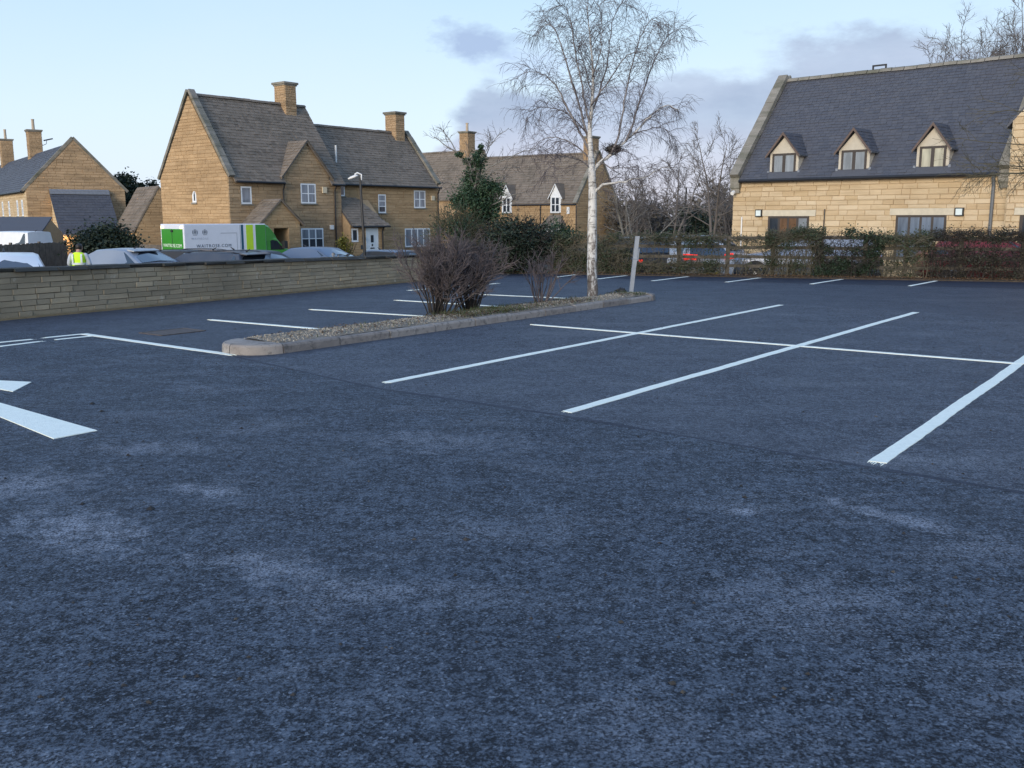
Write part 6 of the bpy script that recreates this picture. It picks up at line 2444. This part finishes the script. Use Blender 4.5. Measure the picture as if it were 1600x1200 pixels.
def wheel_meshes(r0):
    if r0 in WHEELS:
        return WHEELS[r0]
    n = 24
    tyre = MB()
    rings = []
    for y, q in ((-.09, r0 * .70), (-.095, r0 * .92), (-.07, r0), (.07, r0), (.095, r0 * .92), (.09, r0 * .70)):
        rings.append([(math.cos(6.2832 * i / n) * q, y, math.sin(6.2832 * i / n) * q) for i in range(n)])
    tyre.loft(rings, cap=False)
    rim = MB()
    rim.loft([[(math.cos(6.2832 * i / n) * q, y, math.sin(6.2832 * i / n) * q) for i in range(n)] for y, q in ((-.085, r0 * .72), (-.092, r0 * .66), (-.06, r0 * .62))], cap=False)
    for k in range(5):
        a = 6.2832 * k / 5
        d = Vector((math.cos(a), 0, math.sin(a)))
        w = Vector((-math.sin(a), 0, math.cos(a)))
        rim.obox(d * r0 * .38 + Vector((0, -.075, 0)), d * r0 * .28, w * .03, (0, .012, 0))
    rim.tube([(0, -.095, 0), (0, -.05, 0)], r0 * .16, 12)
    back = MB()
    back.tube([(0, -.05, 0), (0, .05, 0)], r0 * .69, n)
    WHEELS[r0] = (tyre.mesh('tyre', rubber, smooth=True), rim.mesh('rim', rim_m), back.mesh('wheel', black_plastic))
    return WHEELS[r0]


def auto_smooth(o, ang=38):
    me = o.data
    me.polygons.foreach_set('use_smooth', [True] * len(me.polygons))
    me.set_sharp_from_angle(angle=R(ang))


def car(label, paint, kind, loc, rz, name='parked_car', group='cars parked beyond the wall', lit=False, spoiler=False, rails=False, trim=True, tail=0.0):
    K = CARS[kind]
    t = thing(name, label, 'van' if kind == 'panel_van' else 'car', loc, rz, group)
    H = K['H']
    b = MB()
    rings = []
    for (x, zt, zb, hw) in K['body']:
        zt_s, half = zt, [(hw * .90, zb), (hw * .985, zb + (zt - zb) * .28), (hw, zb + (zt - zb) * .55), (hw * .985, zt - .09), (hw * .93, zt - .015), (hw * .6, zt + .012)]
        rings.append([(x, -y, z) for y, z in half] + [(x, 0, zt + .022)] + [(x, y, z) for y, z in half[::-1]])
    b.loft(rings)
    body = b.build('body', paint, t)
    auto_smooth(body, 50)
    # greenhouse shell with crowned roof
    xr0, xf0, w0 = K['gb']
    xr1, xf1, w1 = K['gt']
    zb = [q for q in K['body']][3][1] - .02
    N = 6
    roof = [[None] * 5 for _ in range(N + 1)]
    for i in range(N + 1):
        s_ = i / N
        x = xr1 + (xf1 - xr1) * s_
        crown = math.sin(math.pi * (.12 + .80 * s_)) * .055 - .055
        for j, q in enumerate((-1, -.86, 0, .86, 1)):
            z = H + crown - (.05 if abs(q) == 1 else .014 if q else 0)
            roof[i][j] = (x + (-.03 if i == 0 else .05 if i == N else 0) * (1 - abs(q)), q * w1 * (1 + .04 * math.sin(math.pi * s_)), z)
    base_z = lambda x: zb + (.03 if x < 0 else 0.0)
    g = MB()
    for i in range(N):
        for j in range(4):
            g.add([roof[i][j], roof[i + 1][j], roof[i + 1][j + 1], roof[i][j + 1]], [(0, 1, 2, 3)])
    B = [(xr0, -w0, base_z(xr0)), (xr0, w0, base_z(xr0)), (xf0, w0 * .97, base_z(xf0)), (xf0, -w0 * .97, base_z(xf0))]
    T = [roof[0][0], roof[0][4], roof[N][4], roof[N][0]]
    # sides, front and rear skins follow the roof edge
    for sd, j in ((-1, 0), (1, 4)):
        for i in range(N):
            s0, s1 = i / N, (i + 1) / N
            xa, xb = xr0 + (xf0 - xr0) * s0, xr0 + (xf0 - xr0) * s1
            q = [(xa, sd * w0, base_z(xa)), (xb, sd * w0, base_z(xb)), roof[i + 1][j], roof[i][j]]
            g.add(q if sd < 0 else q[::-1], [(0, 1, 2, 3)], 1)
    for i, x, s_ in ((0, xr0, -1), (N, xf0, 1)):
        for j in range(4):
            qa, qb = (-1, -.86, 0, .86, 1)[j], (-1, -.86, 0, .86, 1)[j + 1]
            bow = lambda q: .05 * s_ * (1 - abs(q))
            q4 = [(x + bow(qa), qa * w0 * (.97 if s_ > 0 else 1), base_z(x)), (x + bow(qb), qb * w0 * (.97 if s_ > 0 else 1), base_z(x)), roof[i][j + 1], roof[i][j]]
            g.add(q4 if s_ > 0 else q4[::-1], [(0, 1, 2, 3)], 1)
    bmx = bmesh.new()
    me = g.mesh('roof', [paint, black_plastic if trim else paint])
    bmx.from_mesh(me)
    bmesh.ops.remove_doubles(bmx, verts=bmx.verts, dist=.0005)
    bmesh.ops.recalc_face_normals(bmx, faces=bmx.faces)
    bmx.to_mesh(me)
    bmx.free()
    ro = part('roof', me, t)
    auto_smooth(ro, 32)

    def pane(nm, quad, inset, cols=4, off=.008, bow=0.0, lift=(0.0, 0.0)):
        """glass laid just proud of the skin; quad = bottom-left, bottom-right, top-right, top-left"""
        q = [Vector(p) for p in quad]
        nn = (q[1] - q[0]).cross(q[3] - q[0]).normalized()
        l, rr, bt, tp = inset
        m = MB()
        vs = []
        for i in range(cols + 1):
            u = l + (1 - l - rr) * i / cols
            for v in (bt, 1 - tp):
                p = (q[0] * (1 - u) + q[1] * u) * (1 - v) + (q[3] * (1 - u) + q[2] * u) * v
                vs.append(p + nn * (off + bow * (1 - abs(2 * u - 1))))
        fs = [(2 * i, 2 * i + 2, 2 * i + 3, 2 * i + 1) for i in range(cols)]
        k = len(vs)
        vs2 = vs + [p - nn * .006 for p in vs]
        fs2 = fs + [(k + 2 * i + 1, k + 2 * i + 3, k + 2 * i + 2, k + 2 * i) for i in range(cols)]
        m.add(vs2, fs2)
        o = m.build(nm, car_glass, t)
        auto_smooth(o, 30)
        return o
    pane('windscreen', [B[3], B[2], T[2], T[3]], (.05, .05, .06, .035), 6, .012, .05)
    if kind != 'panel_van':
        pane('rear_window', [B[1], B[0], T[0], T[1]], (.08, .08, .14, .06), 6, .012, .05)
    for sd in (-1, 1):
        bl, br, tr, tl = ((B[0], B[3], T[3], T[0]) if sd < 0 else (B[2], B[1], T[1], T[2]))
        for lo, hi in ((.05, .52), (.455, .06)):
            a, c = (lo, hi)
            pane('side_window', [bl, br, tr, tl], (a, c, .10, .08), 3, .009)
    # lamps, bumpers, plates, mirrors
    b0, bN = K['body'][0], K['body'][-1]
    xr, xf = b0[0], bN[0]
    for sd in (-1, 1):
        m = MB()
        z0 = K['body'][1][1] - .22 + tail
        m.loft([[(xr + .02, sd * .50, z0), (xr - .03 + .04, sd * .50, z0 + .15), (xr + .12, sd * K['body'][1][3] * .98, z0 + .17), (xr + .10, sd * (K['body'][1][3] + .005), z0 + .0)], [(xr + .10, sd * .50, z0), (xr + .10, sd * .50, z0 + .15), (xr + .24, sd * (K['body'][1][3] + .012), z0 + .17), (xr + .22, sd * (K['body'][1][3] + .012), z0)]])
        m.build('tail_light', tail_glow if lit else lamp_red, t)
        m = MB()
        z0 = K['body'][-2][1] - .16
        m.loft([[(xf - .14, sd * .46, z0 + .02), (xf - .16, sd * .46, z0 + .13), (xf - .34, sd * .80, z0 + .20), (xf - .30, sd * .80, z0 + .06)], [(xf - .02, sd * .44, z0), (xf - .08, sd * .44, z0 + .11), (xf - .24, sd * .82, z0 + .17), (xf - .16, sd * .80, z0 + .03)]])
        m.build('headlight', lamp_clear, t)
        m = MB()
        xm = xf0 - .42
        m.loft([[(xm - .07, sd * (w0 + .04), zb + .02), (xm - .07, sd * (w0 + .20), zb + .03), (xm - .07, sd * (w0 + .20), zb + .15), (xm - .07, sd * (w0 + .05), zb + .15)], [(xm + .06, sd * (w0 + .02), zb + .03), (xm + .06, sd * (w0 + .17), zb + .05), (xm + .06, sd * (w0 + .17), zb + .12), (xm + .06, sd * (w0 + .03), zb + .12)]])
        m.build('wing_mirror', paint, t)
    for x, mt, s_ in ((xr, plate_yellow, -1), (xf, plate_white, 1)):
        m = MB()
        m.box(min(x + s_ * .004, x + s_ * .022), max(x + s_ * .004, x + s_ * .022), -.26, .26, .46, .57)
        m.build('number_plate', mt, t)
    if spoiler:
        m = MB()
        x, _, z = roof[0][2]
        m.loft([[(x + .04, -w1 * .9, z - .035), (x + .04, w1 * .9, z - .035), (x + .04, w1 * .9, z + .012), (x + .04, -w1 * .9, z + .012)], [(x - .20, -w1 * .84, z - .06), (x - .20, w1 * .84, z - .06), (x - .20, w1 * .84, z - .035), (x - .20, -w1 * .84, z - .035)]])
        m.build('spoiler', paint, t)
    if rails:
        for sd in (-1, 1):
            m = MB()
            pts = [Vector(roof[i][3 if sd > 0 else 1]) + Vector((0, sd * -.0, .022 if 0 < i < N else .0)) for i in range(N + 1)]
            m.tube(pts, .014, 6)
            m.build('roof_rail', black_metal, t)
    m = MB()
    m.tube([(xr1 + .28, 0, H - .01), (xr1 + .12, 0, H + .075)], [.028, .006], 6)
    m.build('aerial', black_plastic, t)
    ty, ri, hub = wheel_meshes(K['r'])
    for ax in K['axles']:
        for sd in (-1, 1):
            mt = Matrix.Translation((ax, sd * (K['body'][3][3] - .085), K['r'])) @ (Matrix.Identity(4) if sd < 0 else Matrix.Rotation(math.pi, 4, 'Z'))
            w = part('wheel', hub, t, mt)
            part('tyre', ty, w)
            part('rim', ri, w)
            m = MB()
            rr = K['r'] * 1.17
            y = sd * (K['body'][3][3] - .012)
            m.tube([(ax, y - sd * .02, K['r'] + .02), (ax, y + sd * .016, K['r'] + .02)], rr, 20)
            m.build('wheel_arch', black_plastic, t)
    return t


def roof_at(u, v, Y, H):
    q = P(u, v, Y)
    return (q.x, q.y, q.z - H)


def on_ground(u, Y, gz=None):
    q = P(u, 372, Y)
    return (q.x, q.y, ground_z(q.x, q.y) if gz is None else gz)


A_W = math.atan2(-.60, .80)                           # nose towards the wall
car('white hatchback close behind the wall at the left edge, its big bluish window towards us', paint_white, 'hatch', roof_at(6, 396, 19.2, 1.46), R(-62), trim=False)
car('low silver car with spoiler, just right of the person in the yellow vest', paint_silver, 'saloon', roof_at(184, 387, 29.5, 1.43), R(156), spoiler=True, trim=False)
car('dark estate car half hidden behind the other cars near the green van rear', paint_dark, 'estate', roof_at(272, 389, 33.5, 1.47), R(158), rails=True)
car('dark grey car with black roof rails and tailgate spoiler in front of the van lettering', paint_navy, 'estate', roof_at(322, 391.5, 30.0, 1.47), R(152), spoiler=True, rails=True, trim=False)
car('grey car with broad pale windscreen parked below the green van cab', paint_grey, 'hatch', roof_at(408, 390.5, 31.5, 1.46), R(-30))
car('blue-grey saloon with rounded roof in front of the tall house', paint_blue, 'saloon', roof_at(503, 385.5, 33.5, 1.43), R(-26), trim=False)
car('low blue-grey car partly hidden by the purple shrub', paint_blue, 'hatch', roof_at(628, 390.5, 37, 1.46), R(-40))
car('white panel van behind the board fence at the far left', paint_white, 'panel_van', on_ground(14, 55, -1.05), R(160), name='parked_van', group='vans on the lane', trim=False)
gr = 'cars parked beyond the hedge'
car('dark estate with lit tail lamps behind the leaning post', paint_navy, 'suv', on_ground(1003, 31.0, -.55), R(96), group=gr, lit=True)
car('white car with large lit red tail lamps seen through the hedge gap', paint_white, 'estate', on_ground(1048, 30.4, -.50), R(112), group=gr, lit=True, tail=.20, trim=False)
car('pale silver car with rounded bonnet behind the hedge, left of the open fence', paint_silver, 'hatch', on_ground(1106, 33.5, -.42), R(-70), group=gr, trim=False)
car('silver car seen side-on through the thin hedge below the first dormer', paint_silver, 'estate', on_ground(1256, 30.2, -.38), R(164), group=gr, trim=False)
car('red car behind the russet hedge at the right edge', paint_red, 'hatch', on_ground(1556, 27.9, -.36), R(-14), group=gr, trim=False)


# ------------------------------------------------------------------ delivery van with printed sides
def text_mesh(txt, size, mat, spacing=1.0, depth=.003, name='lettering', sx=1.0):
    cu = bpy.data.curves.new('lettering', 'FONT')
    cu.body = txt
    cu.size = size
    cu.space_character = spacing
    cu.extrude = depth
    cu.align_x = 'CENTER'
    cu.align_y = 'CENTER'
    tmp = bpy.data.objects.new('lettering', cu)
    me = bpy.data.meshes.new_from_object(tmp)
    bpy.data.objects.remove(tmp)
    me.materials.clear()
    me.materials.append(mat)
    return me


def crest(x, z, s_):
    """small heraldic mark: shield, crown and two supporters, as flat raised print"""
    polys = []
    sh = [(-.28, .25), (.28, .25), (.28, -.1), (.16, -.36), (0, -.5), (-.16, -.36), (-.28, -.1)]
    polys.append(sh)
    polys.append([(-.22, .32), (-.30, .62), (-.12, .48), (0, .72), (.12, .48), (.30, .62), (.22, .32)])
    for q in (-1, 1):
        polys.append([(q * .36, -.45), (q * .62, -.45), (q * .70, .05), (q * .55, .42), (q * .40, .40), (q * .44, .0)][::q])
    polys.append([(-.6, -.58), (.6, -.58), (.5, -.72), (-.5, -.72)])
    m = MB()
    for p in polys:
        m.ext([(x + a * s_, 0, z + c * s_) for a, c in p], (0, -.004, 0))
    return m


def build_van():
    ang = math.atan2(.755, .656)
    rear = P(253, 400, 44.5)
    d, n = Vector((math.cos(ang), math.sin(ang), 0)), Vector((-math.sin(ang), math.cos(ang), 0))
    # side that faces us is on the right hand (-n); local: x forwards, y left
    gz = -1.06
    o = Vector((rear.x, rear.y, gz))
    # rear left corner seen at u=253 belongs to +y side; shift so that the origin is the rear centre at ground
    Wd, L, zt = 2.05, 5.35, 1.36 - gz
    o = o - n * (Wd / 2)
    t = thing('delivery_van', 'white and green grocery delivery van with large printed lettering on its side', 'van', o, ang)
    zb = .45
    hw = Wd / 2
    # box body
    b = MB()
    b.box(0, 4.35, -hw, hw, zb, zt)
    body = b.build('box_body', van_white, t)
    mod = body.modifiers.new('edge', 'BEVEL')
    mod.width, mod.segments = .04, 2

    def side(nm, x0, x1, z0, z1, mat, off):
        m = MB()
        m.box(x0, x1, -hw - off, -hw - off + .004, z0, z1)
        return m.build(nm, mat, t)
    S0 = .004
    side('teal_stripe', 2.96, 3.08, zb + .05, zt - .045, van_teal, S0)
    side('lime_stripe', 3.24, 3.62, zb + .05, zt - .045, van_lime, S0)
    side('green_panel', 3.76, 4.32, zb + .05, zt - .045, van_green, S0)
    side('seam', 2.90, 2.92, zb + .05, zt - .05, lead_grey, S0)
    side('door_edge', 2.72, 2.735, zb + .3, zt - .42, lead_grey, S0)
    side('door_edge', 1.86, 2.715, zt - .43, zt - .41, lead_grey, S0)
    # rear: green panel inside a white frame, marker lamps
    m = MB()
    m.box(-.006, 0, -hw + .10, hw - .10, zb + .12, zt - .22)
    m.build('rear_panel', van_green, t)
    m = MB()
    m.box(-.012, -.006, -.015, .015, zb + .12, zt - .22)
    m.box(-.05, -.006, -.12, .04, zt - .36, zt - .27)
    m.build('rear_latch', black_plastic, t)
    for y in (-hw + .10, hw - .28):
        m = MB()
        m.box(-.03, 0, y, y + .18, zt - .20, zt - .10)
        m.build('marker_lamp', marker_glow, t)
    RS = Matrix.Rotation(math.pi / 2, 4, 'X')
    me = text_mesh('WAITROSE.COM', .205, print_grey, 1.25)
    part('lettering', me, t, Matrix.Translation((1.50, -hw - .004, zt - 1.0)) @ RS)
    me = text_mesh('WAITROSE', .13, plain('faint_print', (.42, .45, .50), .5), 1.5)
    part('lettering', me, t, Matrix.Translation((.78, -hw - .004, zt - .66)) @ RS)
    for x, s_ in ((.55, .20), (1.05, .19)):
        m = crest(x, zt - .36, s_)
        m.build('crest', lead_grey, t, Matrix.Translation((0, -hw - .001, 0)))
    me = text_mesh('WAITROSE.COM', .215, print_pale, 1.0)
    RB = Matrix.Rotation(-math.pi / 2, 4, 'Z') @ RS
    part('lettering', me, t, Matrix.Translation((-.009, 0, zt - .98)) @ RB)
    # cab
    ch = zb + .05
    prof = [(4.36, ch), (6.05, ch), (6.10, .92), (6.02, 1.10), (5.50, 1.22), (4.98, 1.74), (4.36, 1.78)]
    b = MB()
    w2 = hw - .06
    b.ext([(x, -w2, z) for x, z in prof], (0, 2 * w2, 0))
    cab = b.build('cab', van_green, t)
    mod = cab.modifiers.new('edge', 'BEVEL')
    mod.width, mod.segments = .07, 3
    # wind deflector sloping from the box down to the cab roof
    b = MB()
    rings = []
    for x, w_, zl, zh in ((4.352, hw - .005, 1.60, zt - .015), (4.56, hw - .03, 1.60, zt - .10), (4.80, hw - .07, 1.60, zt - .30), (5.0, hw - .13, 1.62, zt - .52), (5.13, hw - .22, 1.56, 1.68)):
        rings.append([(x, -w_, zl), (x, -w_, zh - .10), (x, -w_ + .10, zh), (x, w_ - .10, zh), (x, w_, zh - .10), (x, w_, zl)])
    b.loft(rings)
    b.build('wind_deflector', van_green, t)
    for s_ in (-1, 1):
        m = MB()
        q = [(4.62, 1.16), (5.40, 1.16), (5.0, 1.60), (4.62, 1.66)]
        m.ext([(x, s_ * (w2 + .004), z) for x, z in q], (0, s_ * .006, 0))
        m.build('side_window', car_glass, t)
        m = MB()
        m.box(5.28, 5.46, min(s_ * w2, s_ * (w2 + .24)), max(s_ * w2, s_ * (w2 + .24)), 1.22, 1.58)
        m.build('wing_mirror', black_plastic, t)
        m = MB()
        m.box(5.98, 6.12, min(s_ * .55, s_ * .85), max(s_ * .55, s_ * .85), .82, 1.02)
        m.build('headlight', lamp_clear, t)
        m = MB()
        m.box(-.03, 0, min(s_ * (hw - .16), s_ * (hw - .02)), max(s_ * (hw - .16), s_ * (hw - .02)), .48, .9)
        m.build('tail_light', lamp_red, t)
    m = MB()
    m.add([(5.50, -w2 + .12, 1.235), (5.50, w2 - .12, 1.235), (5.05, w2 - .16, 1.69), (5.05, -w2 + .16, 1.69)], [(0, 1, 2, 3)])
    m.build('windscreen', car_glass, t)
    m = MB()
    m.box(0.1, 4.3, -hw + .1, hw - .1, .3, zb - .002)
    m.build('chassis', black_plastic, t)
    ty, ri, hub = wheel_meshes(.34)
    for ax in (1.15, 5.25):
        for sd in (-1, 1):
            w = part('wheel', hub, t, Matrix.Translation((ax, sd * (hw - .10), .34)) @ (Matrix.Identity(4) if sd < 0 else Matrix.Rotation(math.pi, 4, 'Z')))
            part('tyre', ty, w)
            part('rim', ri, w)


build_van()


# ------------------------------------------------------------------ person in the yellow vest
def skin_object(name, verts, edges, radii, mat, parent, root=0, sub=2):
    me = bpy.data.meshes.new(name)
    me.from_pydata(verts, edges, [])
    me.materials.append(mat)
    o = bpy.data.objects.new(name, me)
    COL.objects.link(o)
    o.parent = parent
    md = o.modifiers.new('skin', 'SKIN')
    md.use_smooth_shade = True
    lay = me.skin_vertices[0].data if me.skin_vertices else None
    for i, rr in enumerate(radii):
        lay[i].radius = rr if isinstance(rr, tuple) else (rr, rr)
        lay[i].use_root = (i == root)
    sb = o.modifiers.new('subdivision', 'SUBSURF')
    sb.levels = sb.render_levels = sub
    return o


def build_person():
    q = P(121, 380, 27)
    t = thing('person', 'person seen from behind in a bright yellow high visibility vest, standing between the parked cars', 'person', (q.x, q.y, -.80), R(6))
    V, E, RD = [], [], []

    def j(p, rr, par=None):
        V.append(p)
        RD.append(rr)
        if par is not None:
            E.append((par, len(V) - 1))
        return len(V) - 1
    pel = j((0, 0, .96), (.15, .11))
    sp = j((0, .01, 1.14), (.135, .10), pel)
    ch = j((0, .015, 1.34), (.155, .115), sp)
    nk = j((0, .02, 1.50), .058, ch)
    hb = j((0, .085, 1.565), (.072, .085), nk)
    hd = j((0, .115, 1.63), (.080, .097), hb)
    j((0, .115, 1.70), (.062, .075), hd)
    arms = {}
    for s_ in (-1, 1):
        sh = j((s_ * .185, .01, 1.425), .068, ch)
        el = j((s_ * .285, .03, 1.15), .047, sh)
        wr = j((s_ * .20, .27, 1.06), .032, el)
        pm = j((s_ * .175, .335, 1.055), (.030, .020), wr)
        for k, (dx, l) in enumerate(((-.030, .066), (-.010, .076), (.010, .072), (.030, .056))):
            a = j((s_ * .17 + dx, .375, 1.052), .0105, pm)
            c = j((s_ * .165 + dx, .375 + l * .55, 1.040), .0098, a)
            j((s_ * .16 + dx, .375 + l, 1.018), .0088, c)
        th = j((s_ * .175 - s_ * .035, .325, 1.058), .0125, pm)
        j((s_ * .175 - s_ * .058, .36, 1.05), .0105, th)
        hp = j((s_ * .095, 0, .90), .088, pel)
        kn = j((s_ * .115, .03, .50), .058, hp)
        an = j((s_ * .125, -.01, .09), .040, kn)
        j((s_ * .135, .15, .04), (.042, .03), an)
    nose = j((0, .222, 1.605), .013, hd)
    for s_ in (-1, 1):
        j((s_ * .092, .105, 1.615), (.014, .02), hd)
    skin_object('body', V, E, RD, skin_m, t)
    for s_ in (-1, 1):
        m = MB()
        m.tube([(s_ * .032, .198, 1.645), (s_ * .032, .210, 1.645)], [.012, .007], 8)
        m.build('eye', black_plastic, t)
    m = MB()
    m.tube([(-.024, .204, 1.567), (0, .212, 1.564), (.024, .204, 1.567)], .006, 6)
    m.build('mouth', plain('lip', (.35, .13, .11), .5), t)
    # sleeves and trousers as clothing over the body
    for s_ in (-1, 1):
        skin_object('sleeve', [(s_ * .13, .012, 1.41), (s_ * .20, .012, 1.415), (s_ * .29, .03, 1.15), (s_ * .235, .19, 1.085)], [(0, 1), (1, 2), (2, 3)], [.07, .078, .058, .045], shirt_m, t, 0)
    skin_object('trousers', [(0, 0, .97), (-.095, 0, .88), (-.117, .03, .5), (-.126, -.005, .12), (.095, 0, .88), (.117, .03, .5), (.126, -.005, .12)], [(0, 1), (1, 2), (2, 3), (0, 4), (4, 5), (5, 6)], [(.165, .125), .10, .072, .062, .10, .072, .062], trouser_m, t, 0)
    for s_ in (-1, 1):
        skin_object('boot', [(s_ * .126, -.03, .07), (s_ * .13, .06, .055), (s_ * .137, .17, .04)], [(0, 1), (1, 2)], [.058, .05, .043], black_plastic, t, 0)
    # hair
    m = MB()
    rings = []
    for k in range(7):
        a = math.pi / 2 * k / 6
        rings.append([(math.cos(q / 16 * 6.2832) * .089 * math.cos(a) , .100 + math.sin(q / 16 * 6.2832) * .102 * math.cos(a), 1.648 + .078 * math.sin(a) - (.085 if math.sin(q / 16 * 6.2832) < -.3 and k == 0 else 0) + (.035 if math.sin(q / 16 * 6.2832) > .5 and k < 3 else 0)) for q in range(16)])
    m.loft(rings)
    m.build('hair', hair_m, t, smooth=True)
    # vest
    prof = [(.86, .185, .135), (.95, .195, .145), (1.05, .185, .137), (1.15, .180, .133), (1.25, .185, .138), (1.35, .197, .145), (1.42, .195, .130), (1.465, .13, .10), (1.485, .09, .085)]

    def ring(z, a, b_, k=24):
        out = []
        for q in range(k):
            th = q / k * 6.2832
            c, s_ = math.cos(th), math.sin(th)
            e = .78
            fold = .006 * mnoise.noise(Vector((c * 3, s_ * 3, z * 6)))
            out.append((math.copysign(abs(c) ** e, c) * (a + fold), .012 + math.copysign(abs(s_) ** e, s_) * (b_ + fold), z))
        return out
    m = MB()
    m.loft([ring(*p) for p in prof], cap=False)
    o = m.build('vest', vest_yellow, t, smooth=True)
    for z0, z1 in ((.97, 1.025), (1.14, 1.195)):
        m = MB()
        a = lambda z: next(((p[1] + (q[1] - p[1]) * (z - p[0]) / (q[0] - p[0]), p[2] + (q[2] - p[2]) * (z - p[0]) / (q[0] - p[0])) for p, q in zip(prof, prof[1:]) if p[0] <= z <= q[0]))
        m.loft([ring(z, a(z)[0] + .006, a(z)[1] + .006) for z in (z0, z1)], cap=False)
        m.build('reflective_strip', vest_strip, o, smooth=True)
    for s_ in (-1, 1):
        m = MB()
        m.loft([[(s_ * .095, -.150 + dy, z), (s_ * .145, -.146 + dy, z), (s_ * .145, -.138 + dy, z), (s_ * .095, -.142 + dy, z)] for z, dy in ((1.2, -.0), (1.3, -.006), (1.38, -.003), (1.44, .028))])
        m.build('reflective_strip', vest_strip, o)


build_person()

# ------------------------------------------------------------------ posts, lamps, fences and small things
a, b_ = G(985, 465), P(996, 369, 20.1)
t = thing('signpost', 'leaning pale grey square post at the far end of the island', 'post', (a.x, a.y, 0))
lean = Vector((b_.x - a.x, b_.y - a.y, b_.z))
m = MB()
w = .042
m.ext([(-w, -w, 0), (w, -w, 0), (w, w, 0), (-w, w, 0)], lean)
m.build('post', steel_grey, t)
m = MB()
k = lean * .62
m.ext([(k.x - w - .004, k.y - w - .004, k.z), (k.x + w + .004, k.y - w - .004, k.z), (k.x + w + .004, k.y + w + .004, k.z), (k.x - w - .004, k.y + w + .004, k.z)], lean.normalized() * .018)
m.build('band', lead_grey, t)
m = MB()
m.ext([(k.x + w, k.y - .02, k.z - .03), (k.x + w + .03, k.y - .02, k.z - .03), (k.x + w + .03, k.y + .02, k.z - .03), (k.x + w, k.y + .02, k.z - .03)], lean.normalized() * .26)
m.build('bracket', steel_grey, t)

c = G(970, 464)
t = thing('black_rag', 'small crumpled black thing lying on the gravel left of the leaning post', 'litter', (c.x, c.y, .11))
m = MB()
rings = []
rr = random.Random(8)
for kz, (q, z) in enumerate(((.10, 0), (.115, .025), (.085, .06), (.035, .075))):
    rings.append([(math.cos(i / 11 * 6.283) * q * rr.uniform(.75, 1.3), math.sin(i / 11 * 6.283) * q * .7 * rr.uniform(.75, 1.3), z + rr.uniform(-.008, .02)) for i in range(11)])
m.loft(rings)
m.build('cloth', black_plastic, t)


def lamp_post(label, foot, top, arm, seed, rad=.055, head=True):
    t = thing('street_lamp', label, 'street lamp', foot)
    lean = Vector(top) - Vector(foot)
    m = MB()
    m.tube([Vector((0, 0, 0)), lean * .28], [rad * 1.35, rad * 1.3], 10)
    m.tube([lean * .28, lean * .285, lean], [rad * 1.3, rad, rad * .8], 10)
    m.build('column', black_metal, t)
    if head:
        m = MB()
        m.tube([lean + Vector((.05, 0, -.10)), lean + Vector((.06, 0, .10)), lean + Vector((-.10, 0, .17)), lean + Vector((-.2, 0, .10))], .03, 8)
        m.build('bracket', white_plastic, t)
        m = MB()
        e = lean + Vector((-.14, 0, .05))
        ax = Vector((-.94, 0, -.34)).normalized()
        up = Vector((-.34, 0, .94)).normalized()
        prof = [(-.06, .035, .05), (.05, .06, .085), (.22, .055, .095), (.33, .03, .055)]
        rings = []
        for s_, hgt, wd in prof:
            rings.append([e + ax * s_ + up * (hgt * math.sin(i / 10 * 6.283)) + Vector((0, wd * math.cos(i / 10 * 6.283), 0)) for i in range(10)])
        m.loft(rings)
        m.build('lamp_head', white_plastic, t, smooth=True)
    return t


ft, tp = P(572, 412, 37), P(562.5, 277, 37)
lamp_post('black street lamp with white swan-neck head in front of the lower house', (ft.x, ft.y, -1.04), (tp.x, tp.y, tp.z), True, 1)
ft, tp = P(1068, 372, 54), P(1072.5, 293, 54)
lamp_post('thin plain black lamp column beyond the hedge, against the far wood', (ft.x, ft.y, -.45), (tp.x, tp.y, tp.z), False, 2, .06, False)


def board_fence(label, pa, pb, h, gz, seed, bw=.15):
    pa, pb = Vector(pa), Vector(pb)
    d = pb - pa
    L = d.length
    t = thing('board_fence', label, 'fence', (pa.x, pa.y, gz), math.atan2(d.y, d.x))
    r = random.Random(seed)
    m = MB()
    x = 0
    while x < L - .02:
        m.box(x + .006, min(L, x + bw) - .006, -.03 - r.uniform(0, .012), -.005, .03, h + r.uniform(-.03, .03))
        x += bw
    m.build('boards', board_wood, t, kind='stuff')
    n = max(2, int(L / 1.9))
    for i in range(n + 1):
        m = MB()
        x = L * i / n
        m.box(x - .05, x + .05, .0, .10, 0, h + .07)
        m.build('post', board_wood, t)
    for z in (.35, h - .3):
        m = MB()
        m.box(0, L, -.004, .04, z, z + .08)
        m.build('rail', board_wood, t)


p0, p1 = P(-30, 390, 40), P(104, 390, 46)
board_fence('grey weathered close-board fence behind the white hatchback at the left', (p0.x, p0.y, 0), (p1.x, p1.y, 0), 1.55, -1.05, 1)
p0, p1 = P(176, 390, 52), P(256, 390, 49)
board_fence('grey garden board fence between the dark bush and the green van', (p0.x, p0.y, 0), (p1.x, p1.y, 0), 1.30, -1.05, 2)
